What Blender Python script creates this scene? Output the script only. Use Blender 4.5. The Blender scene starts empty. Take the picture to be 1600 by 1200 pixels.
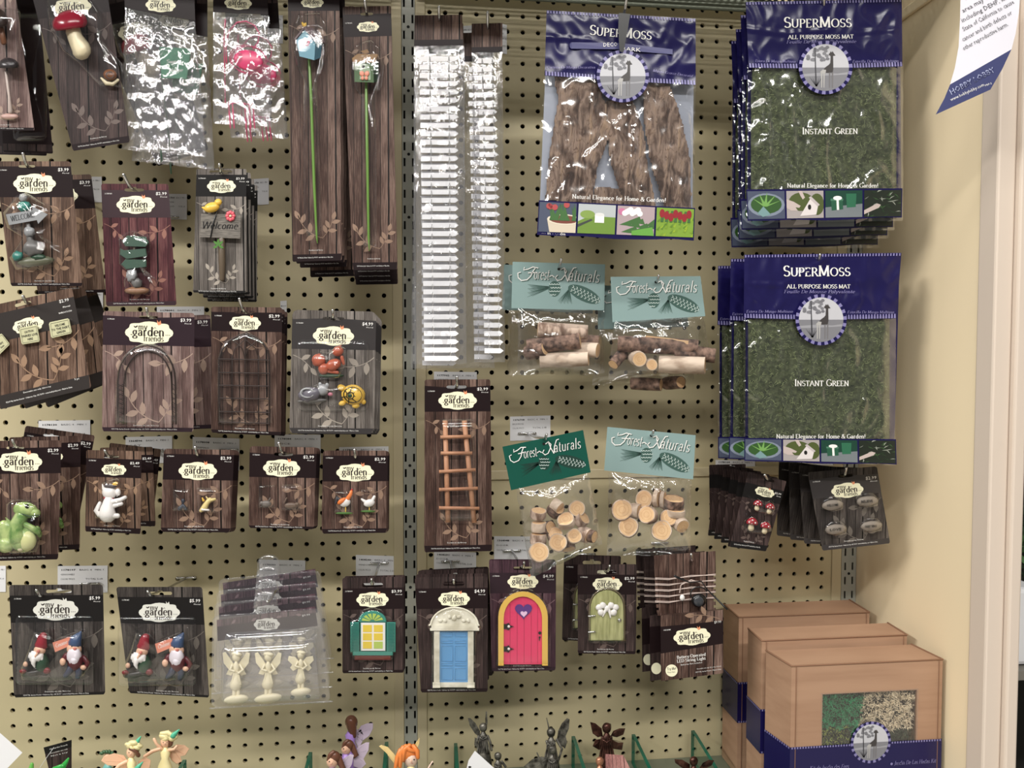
import bpy, math, random
from mathutils import Vector, Matrix, noise
from mathutils.geometry import tessellate_polygon
random.seed(7)
SC = bpy.context.scene
COL = SC.collection
# ------------------------------------------------------------------ camera (from the peg hole grid of the wall)
FPX = 1201.67
YAW, PITCH, ROLL = -0.10945, -0.03954, -0.00145
CAM = Vector((0.24812, -1.27543, 1.5))
MR = Matrix.Rotation(YAW, 3, 'Z') @ Matrix.Rotation(PITCH, 3, 'X') @ Matrix.Rotation(ROLL, 3, 'Y')
cd = bpy.data.cameras.new('camera'); cam = bpy.data.objects.new('camera', cd); COL.objects.link(cam)
cd.sensor_width = 36; cd.lens = FPX / 1600 * 36; cd.clip_start = 0.02
m4 = Matrix.Identity(4)
R_, F_, U_ = MR.col[0], MR.col[1], MR.col[2]
for i in range(3):
    m4[i][0] = R_[i]; m4[i][1] = U_[i]; m4[i][2] = -F_[i]; m4[i][3] = CAM[i]
cam.matrix_world = m4
SC.camera = cam

def P(px, py, d):
    """photo pixel -> point on the plane d metres in front of the pegboard"""
    r = R_ * ((px - 800) / FPX) + U_ * ((600 - py) / FPX) + F_
    t = (-d - CAM.y) / r.y
    return CAM + r * t
def mpp(d): return (1.27543 - d) / FPX       # metres per pixel at that distance

# ------------------------------------------------------------------ materials
MATS = {}
def L(c):  # sRGB 0-255 -> linear
    g_ = .3 * c[0] + .6 * c[1] + .1 * c[2]; c = tuple(v * .9 + g_ * .1 for v in c)
    return tuple(((v / 255) / 12.92 if v / 255 <= .04045 else ((v / 255 + .055) / 1.055) ** 2.4) for v in c) + (1,)
def mat(name, col=(128,)*3, rough=.6, metal=0, spec=.5, build=None, coat=0):
    if name in MATS: return MATS[name]
    m = bpy.data.materials.new(name); m.use_nodes = True
    nt = m.node_tree; b = nt.nodes['Principled BSDF']
    b.inputs['Base Color'].default_value = L(col); b.inputs['Roughness'].default_value = rough
    b.inputs['Metallic'].default_value = metal; b.inputs['Specular IOR Level'].default_value = spec
    b.inputs['Coat Weight'].default_value = coat
    if build: build(nt, b)
    MATS[name] = m
    return m
def N(nt, t, **k):
    n = nt.nodes.new(t)
    for a, v in k.items():
        if a.startswith('i_'):
            key = a[2:]
            n.inputs[int(key) if key.isdigit() else key.replace('_', ' ')].default_value = v
        else: setattr(n, a, v)
    return n
def ramp(nt, stops, interp='LINEAR'):
    r = nt.nodes.new('ShaderNodeValToRGB'); e = r.color_ramp; e.interpolation = interp
    while len(e.elements) > 1: e.elements.remove(e.elements[0])
    e.elements[0].position = stops[0][0]; e.elements[0].color = L(stops[0][1])
    for p, c in stops[1:]:
        x = e.elements.new(p); x.color = L(c)
    return r
def math_(nt, op, a, b=None):
    n = nt.nodes.new('ShaderNodeMath'); n.operation = op
    for i, v in enumerate((a, b)):
        if v is None: continue
        if isinstance(v, (int, float)): n.inputs[i].default_value = v
        else: nt.links.new(v, n.inputs[i])
    return n.outputs[0]
def wood_build(c0, c1, c2, plank=.0125, worn=.5):
    def f(nt, b):
        lk = nt.links.new
        tc = N(nt, 'ShaderNodeTexCoord'); sep = N(nt, 'ShaderNodeSeparateXYZ'); lk(tc.outputs['Object'], sep.inputs[0])
        q = math_(nt, 'DIVIDE', sep.outputs[0], plank)
        wob = N(nt, 'ShaderNodeTexNoise', noise_dimensions='1D', i_Scale=1.7); lk(q, wob.inputs['W'])
        qq = math_(nt, 'ADD', q, math_(nt, 'MULTIPLY', wob.outputs[0], 1.3))
        fl = math_(nt, 'FLOOR', qq); fr = math_(nt, 'FRACT', qq)
        wn = N(nt, 'ShaderNodeTexWhiteNoise', noise_dimensions='1D'); lk(fl, wn.inputs['W'])
        mp = N(nt, 'ShaderNodeMapping'); mp.inputs['Scale'].default_value = (900, 900, 30); lk(tc.outputs['Object'], mp.inputs[0])
        gr = N(nt, 'ShaderNodeTexNoise', i_Scale=1.0, i_Detail=3, i_Roughness=.7); lk(mp.outputs[0], gr.inputs[0])
        mp2 = N(nt, 'ShaderNodeMapping'); mp2.inputs['Scale'].default_value = (60, 60, 14); lk(tc.outputs['Object'], mp2.inputs[0])
        bg = N(nt, 'ShaderNodeTexNoise', i_Scale=1.0, i_Detail=2); lk(mp2.outputs[0], bg.inputs[0])
        v = math_(nt, 'ADD', math_(nt, 'MULTIPLY', gr.outputs[0], .72), math_(nt, 'MULTIPLY', bg.outputs[0], .42))
        v = math_(nt, 'ADD', v, math_(nt, 'MULTIPLY', math_(nt, 'SUBTRACT', wn.outputs[0], .5), .14))
        r = ramp(nt, [(.30, c0), (.52, c1), (.78, c2)]); lk(v, r.inputs[0])
        edge = math_(nt, 'LESS_THAN', fr, .06)
        mx = N(nt, 'ShaderNodeMix', data_type='RGBA'); lk(edge, mx.inputs[0]); lk(r.outputs[0], mx.inputs[6])
        mx.inputs[7].default_value = L(tuple(x * .45 for x in c0)); lk(mx.outputs[2], b.inputs['Base Color'])
        b.inputs['Roughness'].default_value = .45; b.inputs['Specular IOR Level'].default_value = .22
    return f
WOODS = {
 'brown':  wood_build((32, 20, 17), (70, 49, 42), (136, 110, 98)),
 'tan':    wood_build((42, 28, 22), (84, 62, 50), (142, 114, 96)),
 'maroon': wood_build((38, 14, 20), (76, 36, 42), (122, 78, 76)),
 'mauve':  wood_build((60, 42, 40), (106, 82, 78), (164, 140, 132)),
 'grey':   wood_build((54, 49, 46), (92, 85, 80), (142, 134, 127)),
 'slate':  wood_build((26, 23, 22), (50, 45, 43), (100, 92, 86)),
 'purple': wood_build((36, 20, 30), (66, 42, 52), (110, 84, 90)),
 'dark':   wood_build((26, 18, 18), (50, 38, 37), (88, 70, 67)),
}
def W(s): return mat('card_wood_' + s, build=WOODS[s])
def noisy(c0, c1, scale=40, detail=4, rough=.7, bump=0, bscale=None, stretch=None, lo=.35, hi=.65):
    def f(nt, b):
        lk = nt.links.new
        tc = N(nt, 'ShaderNodeTexCoord'); src = tc.outputs['Object']
        if stretch:
            mp = N(nt, 'ShaderNodeMapping'); mp.inputs['Scale'].default_value = stretch; lk(src, mp.inputs[0]); src = mp.outputs[0]
        n = N(nt, 'ShaderNodeTexNoise', i_Scale=scale, i_Detail=detail); lk(src, n.inputs[0])
        r = ramp(nt, [(lo, c0), (hi, c1)]); lk(n.outputs[0], r.inputs[0]); lk(r.outputs[0], b.inputs['Base Color'])
        b.inputs['Roughness'].default_value = rough
        if bump:
            n2 = N(nt, 'ShaderNodeTexNoise', i_Scale=bscale or scale, i_Detail=5); lk(src, n2.inputs[0])
            bp = N(nt, 'ShaderNodeBump', i_Strength=bump, i_Distance=.002); lk(n2.outputs[0], bp.inputs['Height']); lk(bp.outputs[0], b.inputs['Normal'])
    return f
def clear_build(tint, lo, hi, rough, bump, bscale, stretch=(1, 1, 1), haze=0.0):
    """thin clear film: lets light through, mirrors at a glance, creased by a bump"""
    def f(nt, b):
        lk = nt.links.new
        out = nt.nodes['Material Output']; nt.nodes.remove(b)
        tr = N(nt, 'ShaderNodeBsdfTransparent'); tr.inputs[0].default_value = tint
        gl = N(nt, 'ShaderNodeBsdfGlossy'); gl.inputs['Roughness'].default_value = rough; gl.inputs[0].default_value = (1, 1, 1, 1)
        fr = N(nt, 'ShaderNodeLayerWeight'); fr.inputs[0].default_value = .35
        mr = N(nt, 'ShaderNodeMapRange'); mr.inputs['To Min'].default_value = lo; mr.inputs['To Max'].default_value = hi
        lk(fr.outputs['Facing'], mr.inputs['Value'])
        mx = N(nt, 'ShaderNodeMixShader'); lk(mr.outputs[0], mx.inputs[0]); lk(tr.outputs[0], mx.inputs[1]); lk(gl.outputs[0], mx.inputs[2])
        if bump:
            tc = N(nt, 'ShaderNodeTexCoord'); mp = N(nt, 'ShaderNodeMapping'); mp.inputs['Scale'].default_value = stretch; lk(tc.outputs['Object'], mp.inputs[0])
            vo = N(nt, 'ShaderNodeTexNoise', i_Scale=bscale, i_Detail=4, i_Distortion=1.2)
            lk(mp.outputs[0], vo.inputs[0])
            ab = math_(nt, 'ABSOLUTE', math_(nt, 'SUBTRACT', vo.outputs[0], .5))
            bp = N(nt, 'ShaderNodeBump', i_Strength=bump, i_Distance=.004); lk(ab, bp.inputs['Height'])
            lk(bp.outputs[0], gl.inputs['Normal']); lk(bp.outputs[0], fr.inputs['Normal'])
        res = mx
        if haze:
            df = N(nt, 'ShaderNodeBsdfDiffuse'); df.inputs[0].default_value = (.85, .85, .88, 1)
            m2 = N(nt, 'ShaderNodeMixShader'); m2.inputs[0].default_value = haze; lk(mx.outputs[0], m2.inputs[1]); lk(df.outputs[0], m2.inputs[2]); res = m2
        lk(res.outputs[0], out.inputs[0])
    return f
CLEAR = mat('clear_blister_plastic', build=clear_build((.97, .97, .975, 1), .018, .42, .05, .12, 60))
FILM = mat('clear_bag_film', build=clear_build((.975, .975, .98, 1), .045, .7, .09, .55, 30, (1.6, 1, .5)))
FILMX = mat('crinkled_bag_film', build=clear_build((.96, .96, .975, 1), .11, .85, .10, .7, 42, (3.4, 1, .28), .035))
FILMM = mat('smooth_bag_film', build=clear_build((.98, .98, .985, 1), .035, .65, .12, 0, 14))
FILMP = mat('fence_bag_film', build=clear_build((.96, .96, .97, 1), .07, .75, .09, .7, 50, (2.0, 1, .5), .03))
HARD = mat('clear_clamshell_plastic', build=clear_build((.93, .93, .95, 1), .07, .7, .06, .15, 20, haze=.05))
INK = mat('printed_dark_band', (30, 18, 20), .4, spec=.2)
INKB = mat('printed_black_band', (25, 23, 23), .4, spec=.2)
INKP = mat('printed_plum_band', (46, 32, 39), .4, spec=.2)
BLK = mat('black_print', (18, 16, 16), .5)
BLKP = mat('black_plastic', (16, 16, 18), .3)
CREAM = mat('cream_print', (236, 232, 198), .45)
GREYC = mat('pale_badge_print', (212, 212, 202), .45)
WHT = mat('white_print', (232, 230, 226), .5)
TXT = mat('badge_letter_print', (52, 42, 38), .5)
ORG = mat('orange_print', (226, 140, 96), .5)
LEAFS = {'brown': (139, 110, 90), 'tan': (150, 118, 92), 'maroon': (140, 92, 78), 'mauve': (164, 138, 122), 'grey': (158, 148, 136), 'slate': (92, 85, 78), 'purple': (112, 84, 90), 'dark': (92, 76, 70)}
def LF(s): return mat('printed_leaf_' + s, LEAFS[s], .45)
STEEL = mat('bright_steel', (205, 205, 205), .22, 1)
PAPER = mat('white_paper', (222, 222, 224), .7)
PAPERTX = mat('grey_paper_print', (70, 70, 76), .7)
NAVY = mat('navy_print', (24, 20, 74), .24, spec=.4)
LAV = mat('lavender_print', (126, 120, 172), .35)
NAVYL = mat('slate_blue_print', (72, 72, 120), .35)

# ------------------------------------------------------------------ mesh builder
class MB:
    def __init__(s, d=0.0, T=None):
        s.v = []; s.f = []; s.m = []; s.sm = []; s.mats = []; s.d = d; s.s = mpp(d)
        s.T = T or (lambda x, y, h: P(x, y, s.d + h * s.s))
    def mi(s, m):
        if m not in s.mats: s.mats.append(m)
        return s.mats.index(m)
    def add(s, pts, faces, m, smooth=False, raw=False):
        o = len(s.v)
        s.v += [Vector(p) for p in pts] if raw else [s.T(*p) for p in pts]
        i = s.mi(m)
        for f in faces: s.f.append([o + k for k in f]); s.m.append(i); s.sm.append(smooth)
        return s
    def poly(s, pts, h, m):  # pts px
        return s.add([(x, y, h) for x, y in pts], [list(range(len(pts)))], m)
    def poly3(s, pts, m): return s.add(pts, [list(range(len(pts)))], m)
    def prism(s, pts, h0, h1, m, ms=None, inset=0, smooth=False):
        n = len(pts); cx = sum(p[0] for p in pts) / n; cy = sum(p[1] for p in pts) / n
        mx = max(max(abs(p[0]-cx), abs(p[1]-cy)) for p in pts); k = 1 - inset / max(mx, 1e-6)
        a = [(x, y, h0) for x, y in pts]; hm = h1 - min(inset, (h1 - h0) * .5)
        b = [(x, y, hm) for x, y in pts]; c = [(cx + (x - cx) * k, cy + (y - cy) * k, h1) for x, y in pts]
        fs = [[i, (i + 1) % n, n + (i + 1) % n, n + i] for i in range(n)]
        if inset:
            s.add(a + b + c, fs + [[n + i, n + (i + 1) % n, 2 * n + (i + 1) % n, 2 * n + i] for i in range(n)], ms or m, smooth)
            s.add(c, [list(range(n))], m)
        else:
            s.add(a + b, fs, ms or m, smooth); s.add(b, [list(range(n))], m)
        s.add(a, [list(range(n))[::-1]], ms or m)
        return s
    def stroke(s, pts, w, h, m, w1=None, closed=False):
        n = len(pts); o = []
        for i, p in enumerate(pts):
            a = pts[i - 1] if (i or closed) else p; b = pts[(i + 1) % n] if (i < n - 1 or closed) else p
            dx, dy = b[0] - a[0], b[1] - a[1]; l = math.hypot(dx, dy) or 1
            ww = w if w1 is None else w + (w1 - w) * i / max(1, n - 1)
            nx, ny = -dy / l * ww / 2, dx / l * ww / 2
            o += [(p[0] + nx, p[1] + ny, h), (p[0] - nx, p[1] - ny, h)]
        fs = [[2*i, 2*i+1, 2*i+3, 2*i+2] for i in range(n - 1)]
        if closed: fs.append([2*n-2, 2*n-1, 1, 0])
        return s.add(o, fs, m)
    def tube(s, pts, m, n=8, caps=True, smooth=True):
        """pts (x,y,h,r) in px; swept tube with rounded ends"""
        V = [Vector(p[:3]) for p in pts]; Rr = [p[3] for p in pts]
        if caps:
            d0 = (V[0] - V[1]).normalized(); d1 = (V[-1] - V[-2]).normalized()
            V = [V[0] + d0 * Rr[0] * .85, V[0] + d0 * Rr[0] * .5] + V + [V[-1] + d1 * Rr[-1] * .5, V[-1] + d1 * Rr[-1] * .85]
            Rr = [Rr[0] * .4, Rr[0] * .82] + Rr + [Rr[-1] * .82, Rr[-1] * .4]
        o = []; up = None
        for i, p in enumerate(V):
            t = (V[min(i + 1, len(V) - 1)] - V[max(i - 1, 0)])
            t = t.normalized() if t.length > 1e-9 else Vector((0, 1, 0))
            if up is None: up = Vector((0, 0, 1)) if abs(t.z) < .9 else Vector((1, 0, 0))
            a = t.cross(up); a = a.normalized() if a.length > 1e-6 else t.orthogonal().normalized()
            b = a.cross(t); up = b
            for k in range(n):
                c = 2 * math.pi * k / n; q = p + (a * math.cos(c) + b * math.sin(c)) * Rr[i]
                o.append(tuple(q))
        L_ = len(V)
        fs = [[i*n+k, i*n+(k+1) % n, (i+1)*n+(k+1) % n, (i+1)*n+k] for i in range(L_-1) for k in range(n)]
        fs += [list(range(n))[::-1], [(L_-1)*n + k for k in range(n)]]
        return s.add(o, fs, m, smooth)
    def blob(s, x, y, h, rx, ry, rh, m, ang=0, nu=12, nv=8, cut=-1.0, lump=0, seed=0, smooth=True):
        """ellipsoid; cut>-1 keeps the part above cut (dome, local -y is up)"""
        ca, sa = math.cos(math.radians(ang)), math.sin(math.radians(ang)); o = []
        for j in range(nv + 1):
            t = math.pi * j / nv
            yy = max(math.cos(t), cut); rr = math.sin(t) if math.cos(t) >= cut else math.sin(t) * .96
            for i in range(nu):
                a = 2 * math.pi * i / nu; vx, vh = rr * math.cos(a), rr * math.sin(a); k = 1
                if lump: k = 1 + lump * noise.noise(Vector((vx * 2 + seed, yy * 2, vh * 2)))
                lx, ly = vx * rx * k, -yy * ry * k
                o.append((x + lx * ca - ly * sa, y + lx * sa + ly * ca, h + vh * rh * k))
        fs = [[j*nu+i, j*nu+(i+1) % nu, (j+1)*nu+(i+1) % nu, (j+1)*nu+i] for j in range(nv) for i in range(nu)]
        return s.add(o, fs, m, smooth)
    def dome(s, pts, h, m, prof=((1, 0), (.97, .55), (.9, .85), (.78, 1), (.4, 1.0)), wob=0, smooth=True, seed=0):
        """blister bubble on a px outline"""
        n = len(pts); cx = sum(p[0] for p in pts) / n; cy = sum(p[1] for p in pts) / n; o = []
        for k, hh in prof:
            for x, y in pts:
                q = noise.noise(Vector((x * .12 + seed, y * .12, hh))) * wob if wob else 0
                o.append((cx + (x - cx) * k, cy + (y - cy) * k, h * hh * (1 + q)))
        L_ = len(prof); fs = [[j*n+i, j*n+(i+1) % n, (j+1)*n+(i+1) % n, (j+1)*n+i] for j in range(L_-1) for i in range(n)]
        o.append((cx, cy, h * prof[-1][1]))
        fs += [[(L_-1)*n+i, (L_-1)*n+(i+1) % n, L_*n] for i in range(n)]
        return s.add(o, fs, m, smooth)
    def patch(s, poly, step, hf, m, smooth=True, keep=None):
        """grid surface clipped to a px outline, height hf(x,y)"""
        xs = [p[0] for p in poly]; ys = [p[1] for p in poly]; x0, y0 = min(xs), min(ys)
        nx = int((max(xs) - x0) / step) + 1; ny = int((max(ys) - y0) / step) + 1; idx = {}; o = []; fs = []
        def vid(i, j):
            if (i, j) not in idx:
                x = x0 + i * step; y = y0 + j * step; idx[(i, j)] = len(o); o.append((x, y, hf(x, y)))
            return idx[(i, j)]
        for i in range(nx):
            for j in range(ny):
                if inside(x0 + (i + .5) * step, y0 + (j + .5) * step, poly): fs.append([vid(i, j), vid(i+1, j), vid(i+1, j+1), vid(i, j+1)])
        return s.add(o, fs, m, smooth)
    def build(s, name, parent=None, loc=None, **props):
        me = bpy.data.meshes.new(name); org = parent_world(parent) if parent else (loc or Vector((0, 0, 0)))
        me.from_pydata([tuple(v - org) for v in s.v], [], s.f)
        for m in s.mats: me.materials.append(m)
        me.polygons.foreach_set('material_index', s.m); me.polygons.foreach_set('use_smooth', s.sm)
        me.update()
        o = bpy.data.objects.new(name, me); COL.objects.link(o)
        if parent: o.parent = parent
        else: o.location = org
        for k, v in props.items(): o[k] = v
        return o
def inside(x, y, poly):
    c = False; j = len(poly) - 1
    for i in range(len(poly)):
        xi, yi = poly[i]; xj, yj = poly[j]
        if (yi > y) != (yj > y) and x < (xj - xi) * (y - yi) / (yj - yi) + xi: c = not c
        j = i
    return c
def parent_world(p):
    v = Vector((0, 0, 0))
    while p: v = v + p.location; p = p.parent
    return v
def thing(name, label, cat, loc, group=None):
    o = bpy.data.objects.new(name, None); COL.objects.link(o); o.location = loc; o.empty_display_size = .02
    o['label'] = label; o['category'] = cat
    if group: o['group'] = group
    return o
def tagp(label, cat, group=None):
    d = {'label': label, 'category': cat}
    if group: d['group'] = group
    return d
def dup(root, dx, dy, dz, rot, label, group, skip=()):
    r = root.copy(); COL.objects.link(r); r.location = root.location + Vector((dx, dy, dz)); r.rotation_euler = (0, math.radians(rot), 0)
    r['label'] = label; r['group'] = group; root['group'] = group
    for ch in list(root.children):
        if ch.name.split('.')[0] in skip: continue
        c = ch.copy(); COL.objects.link(c); c.parent = r
        for g in list(ch.children):
            e = g.copy(); COL.objects.link(e); e.parent = c
    return r
def lerp(a, b, t): return (a[0] + (b[0] - a[0]) * t, a[1] + (b[1] - a[1]) * t)
def quad(q, u, v): return lerp(lerp(q[0], q[1], u), lerp(q[3], q[2], u), v)
def rrect(x0, y0, x1, y1, r, n=4):
    o = []
    for cx, cy, a in ((x1-r, y0+r, -90), (x1-r, y1-r, 0), (x0+r, y1-r, 90), (x0+r, y0+r, 180)):
        for i in range(n + 1):
            t = math.radians(a + 90 * i / n); o.append((cx + r * math.cos(t), cy + r * math.sin(t)))
    return o
def ell(cx, cy, rx, ry, n=20, ang=0, a0=0, a1=360):
    c, s_ = math.cos(math.radians(ang)), math.sin(math.radians(ang)); o = []
    full = abs(a1 - a0) >= 360
    for i in range(n if full else n + 1):
        t = math.radians(a0 + (a1 - a0) * i / n); x, y = rx * math.cos(t), ry * math.sin(t)
        o.append((cx + x * c - y * s_, cy + x * s_ + y * c))
    return o

# ------------------------------------------------------------------ lettering
def ar(cx, cy, rx, ry, a0, a1, n=9):
    return [(cx + rx * math.cos(math.radians(a0 + (a1 - a0) * i / n)), cy + ry * math.sin(math.radians(a0 + (a1 - a0) * i / n))) for i in range(n + 1)]
X = .62
G = {
'A': (.9, [[(.02, 0), (.43, 1)], [(.43, 1), (.86, 0)], [(.17, .36), (.7, .36)]]),
'B': (.74, [[(.14, 0), (.14, 1)], [(.14, 1), (.4, 1)] + ar(.4, .76, .22, .24, 90, -90) + [(.14, .52)], [(.4, .52)] + ar(.42, .26, .26, .26, 90, -90) + [(.14, 0)]]),
'C': (.84, [ar(.48, .5, .42, .5, 45, 315, 14)]),
'D': (.88, [[(.14, 0), (.14, 1)], [(.14, 1), (.38, 1)] + ar(.38, .5, .44, .5, 90, -90, 12) + [(.14, 0)]]),
'E': (.7, [[(.14, 0), (.14, 1)], [(.1, 1), (.6, 1), (.6, .86)], [(.14, .52), (.5, .52)], [(.1, 0), (.63, 0), (.63, .16)]]),
'F': (.64, [[(.14, 0), (.14, 1)], [(.1, 1), (.6, 1), (.6, .86)], [(.14, .5), (.48, .5)]]),
'G': (.92, [ar(.48, .5, .42, .5, 45, 330, 14), [(.84, .06), (.84, .42)], [(.62, .42), (.92, .42)]]),
'H': (.92, [[(.14, 0), (.14, 1)], [(.76, 0), (.76, 1)], [(.14, .52), (.76, .52)]]),
'I': (.34, [[(.16, 0), (.16, 1)]]),
'J': (.42, [[(.28, 1), (.28, .15)] + ar(.12, .1, .16, .22, 0, -120, 5)]),
'K': (.82, [[(.14, 0), (.14, 1)], [(.14, .42), (.68, 1)], [(.32, .6), (.76, 0)]]),
'L': (.68, [[(.14, 0), (.14, 1)], [(.1, 0), (.62, 0), (.62, .18)]]),
'M': (1.08, [[(.12, 0), (.14, 1)], [(.14, 1), (.52, .06)], [(.52, .06), (.9, 1)], [(.9, 1), (.94, 0)]]),
'N': (.92, [[(.14, 0), (.14, 1)], [(.12, 1), (.78, 0)], [(.78, 0), (.78, 1)]]),
'O': (.96, [ar(.48, .5, .42, .5, 0, 360, 20)]),
'P': (.7, [[(.14, 0), (.14, 1)], [(.14, 1), (.38, 1)] + ar(.38, .74, .25, .26, 90, -90) + [(.14, .48)]]),
'Q': (.96, [ar(.48, .5, .42, .5, 0, 360, 20), [(.5, .25), (.9, -.15)]]),
'R': (.8, [[(.14, 0), (.14, 1)], [(.14, 1), (.38, 1)] + ar(.38, .75, .24, .25, 90, -90) + [(.14, .5)], [(.38, .5), (.76, 0)]]),
'S': (.66, [ar(.34, .75, .25, .25, 25, 270, 10) + ar(.34, .25, .28, .25, 90, -155, 10)]),
'T': (.8, [[(.4, 0), (.4, 1)], [(.04, .84), (.06, 1), (.74, 1), (.76, .84)]]),
'U': (.9, [[(.14, 1), (.14, .35)] + ar(.45, .33, .31, .33, 180, 360, 10) + [(.76, 1)]]),
'V': (.88, [[(.04, 1), (.45, 0)], [(.45, 0), (.84, 1)]]),
'W': (1.2, [[(.04, 1), (.34, 0)], [(.34, 0), (.6, 1)], [(.6, 1), (.88, 0)], [(.88, 0), (1.16, 1)]]),
'X': (.86, [[(.06, 1), (.8, 0)], [(.06, 0), (.78, 1)]]),
'Y': (.84, [[(.04, 1), (.42, .48)], [(.8, 1), (.42, .48)], [(.42, .48), (.42, 0)]]),
'Z': (.76, [[(.08, .86), (.08, 1), (.68, 1)], [(.68, 1), (.06, 0)], [(.06, 0), (.7, 0), (.7, .16)]]),
'a': (.58, [[(.1, .48)] + ar(.27, .44, .17, .18, 150, 0, 6) + [(.44, .08), (.54, .02)], ar(.26, .18, .18, .17, 0, 360, 12)]),
'b': (.64, [[(.12, 0), (.12, 1)], ar(.34, .31, .22, .31, 0, 360, 14)]),
'c': (.54, [ar(.3, .31, .24, .31, 50, 310, 11)]),
'd': (.66, [[(.52, 0), (.52, 1)], ar(.3, .31, .23, .31, 0, 360, 14)]),
'e': (.56, [[(.08, .34), (.52, .34)] + ar(.3, .31, .23, .31, 10, 310, 12)]),
'f': (.38, [[(.18, 0), (.18, .8)] + ar(.33, .82, .15, .17, 180, 50, 5), [(.04, X), (.36, X)]]),
'g': (.6, [ar(.28, .38, .19, .23, 0, 360, 12), [(.24, .14)] + ar(.3, -.14, .24, .15, 100, 440, 12), [(.42, .52), (.56, .6)]]),
'h': (.66, [[(.12, 0), (.12, 1)], ar(.32, .4, .2, .22, 180, 0, 7) + [(.52, 0)]]),
'i': (.3, [[(.15, 0), (.15, X)], [(.14, .84), (.17, .94)]]),
'j': (.3, [[(.17, X), (.17, -.1)] + ar(.03, -.1, .14, .16, 0, -110, 4), [(.16, .84), (.19, .94)]]),
'k': (.62, [[(.12, 0), (.12, 1)], [(.12, .26), (.48, X)], [(.26, .4), (.56, 0)]]),
'l': (.3, [[(.14, 0), (.14, 1)]]),
'm': (.98, [[(.12, 0), (.12, X)], ar(.3, .42, .18, .2, 180, 0, 7) + [(.48, 0)], ar(.66, .42, .18, .2, 180, 0, 7) + [(.84, 0)]]),
'n': (.66, [[(.12, 0), (.12, X)], ar(.32, .4, .2, .22, 180, 0, 7) + [(.52, 0)]]),
'o': (.6, [ar(.3, .31, .24, .31, 0, 360, 14)]),
'p': (.64, [[(.12, -.3), (.12, X)], ar(.34, .31, .22, .31, 0, 360, 14)]),
'q': (.64, [[(.52, -.3), (.52, X)], ar(.3, .31, .22, .31, 0, 360, 14)]),
'r': (.46, [[(.12, 0), (.12, X)], ar(.3, .4, .18, .22, 180, 55, 5)]),
's': (.46, [ar(.23, .46, .16, .16, 25, 270, 7) + ar(.23, .15, .18, .15, 90, -155, 7)]),
't': (.38, [[(.17, .84), (.17, .14)] + ar(.28, .14, .11, .14, 180, 320, 5), [(.03, X), (.34, X)]]),
'u': (.66, [[(.12, X), (.12, .2)] + ar(.31, .2, .19, .2, 180, 360, 7), [(.52, X), (.52, 0)]]),
'v': (.58, [[(.04, X), (.3, 0)], [(.3, 0), (.54, X)]]),
'w': (.86, [[(.04, X), (.25, 0)], [(.25, 0), (.43, X)], [(.43, X), (.62, 0)], [(.62, 0), (.82, X)]]),
'x': (.58, [[(.05, X), (.53, 0)], [(.05, 0), (.52, X)]]),
'y': (.58, [[(.04, X), (.3, 0)], [(.54, X), (.2, -.3), (.06, -.28)]]),
'z': (.52, [[(.06, .52), (.06, X), (.46, X)], [(.46, X), (.05, 0)], [(.05, 0), (.48, 0), (.48, .1)]]),
'&': (.9, [[(.86, .5), (.6, .1)] + ar(.34, .24, .28, .24, -40, -270, 8) + ar(.38, .78, .17, .2, -60, 250, 10) + [(.8, 0)]]),
'!': (.3, [[(.15, .3), (.15, 1)], [(.14, .0), (.16, .1)]]),
'-': (.4, [[(.05, .32), (.34, .32)]]), '.': (.24, [[(.1, 0), (.12, .08)]]), ',': (.24, [[(.13, .08), (.07, -.14)]]), ' ': (.34, []),
}
TCACHE = {}
def serif_geo(s, bold=1.0, ital=0.0, sc=False, serifs=True, mono=False):
    k = (s, bold, ital, sc, serifs, mono)
    if k in TCACHE: return TCACHE[k]
    V = []; Fc = []; pen = 0
    thick, thin = .15 * bold, (.15 if mono else .055) * bold
    for c in s:
        z = 1
        if sc and c.islower(): c = c.upper(); z = .8
        if c not in G: c = '-' if c not in 'é' else 'e'
        adv, strokes = G[c]
        def put(pts):
            n = len(pts); o = len(V)
            for i, p in enumerate(pts):
                a = pts[max(i-1, 0)]; b = pts[min(i+1, n-1)]
                dx, dy = b[0]-a[0], b[1]-a[1]; l = math.hypot(dx, dy) or 1
                w = thin + (thick - thin) * abs(dy / l) ** 1.5
                nx, ny = -dy/l*w/2, dx/l*w/2
                for q in ((p[0]+nx, p[1]+ny), (p[0]-nx, p[1]-ny)):
                    V.append((pen + q[0]*z + ital*q[1]*z, q[1]*z))
            for i in range(n-1): Fc.append([o+2*i, o+2*i+1, o+2*i+3, o+2*i+2])
        for st in strokes:
            put(st)
            if serifs:
                for e, f in ((st[0], st[1]), (st[-1], st[-2])):
                    l = math.hypot(e[0]-f[0], e[1]-f[1]); top = 1 if c.isupper() or c in 'bdhkl' else X
                    if abs(e[1]-f[1]) / (l or 1) > .75 and l > .3 and min(abs(e[1]), abs(e[1]-top), abs(e[1]+.3)) < .03:
                        sw_ = .13 if c.isupper() else .085; put([(e[0]-sw_, e[1]), (e[0]+sw_, e[1])])
        pen += adv * z + .07
    TCACHE[k] = (V, Fc); return TCACHE[k]
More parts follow.
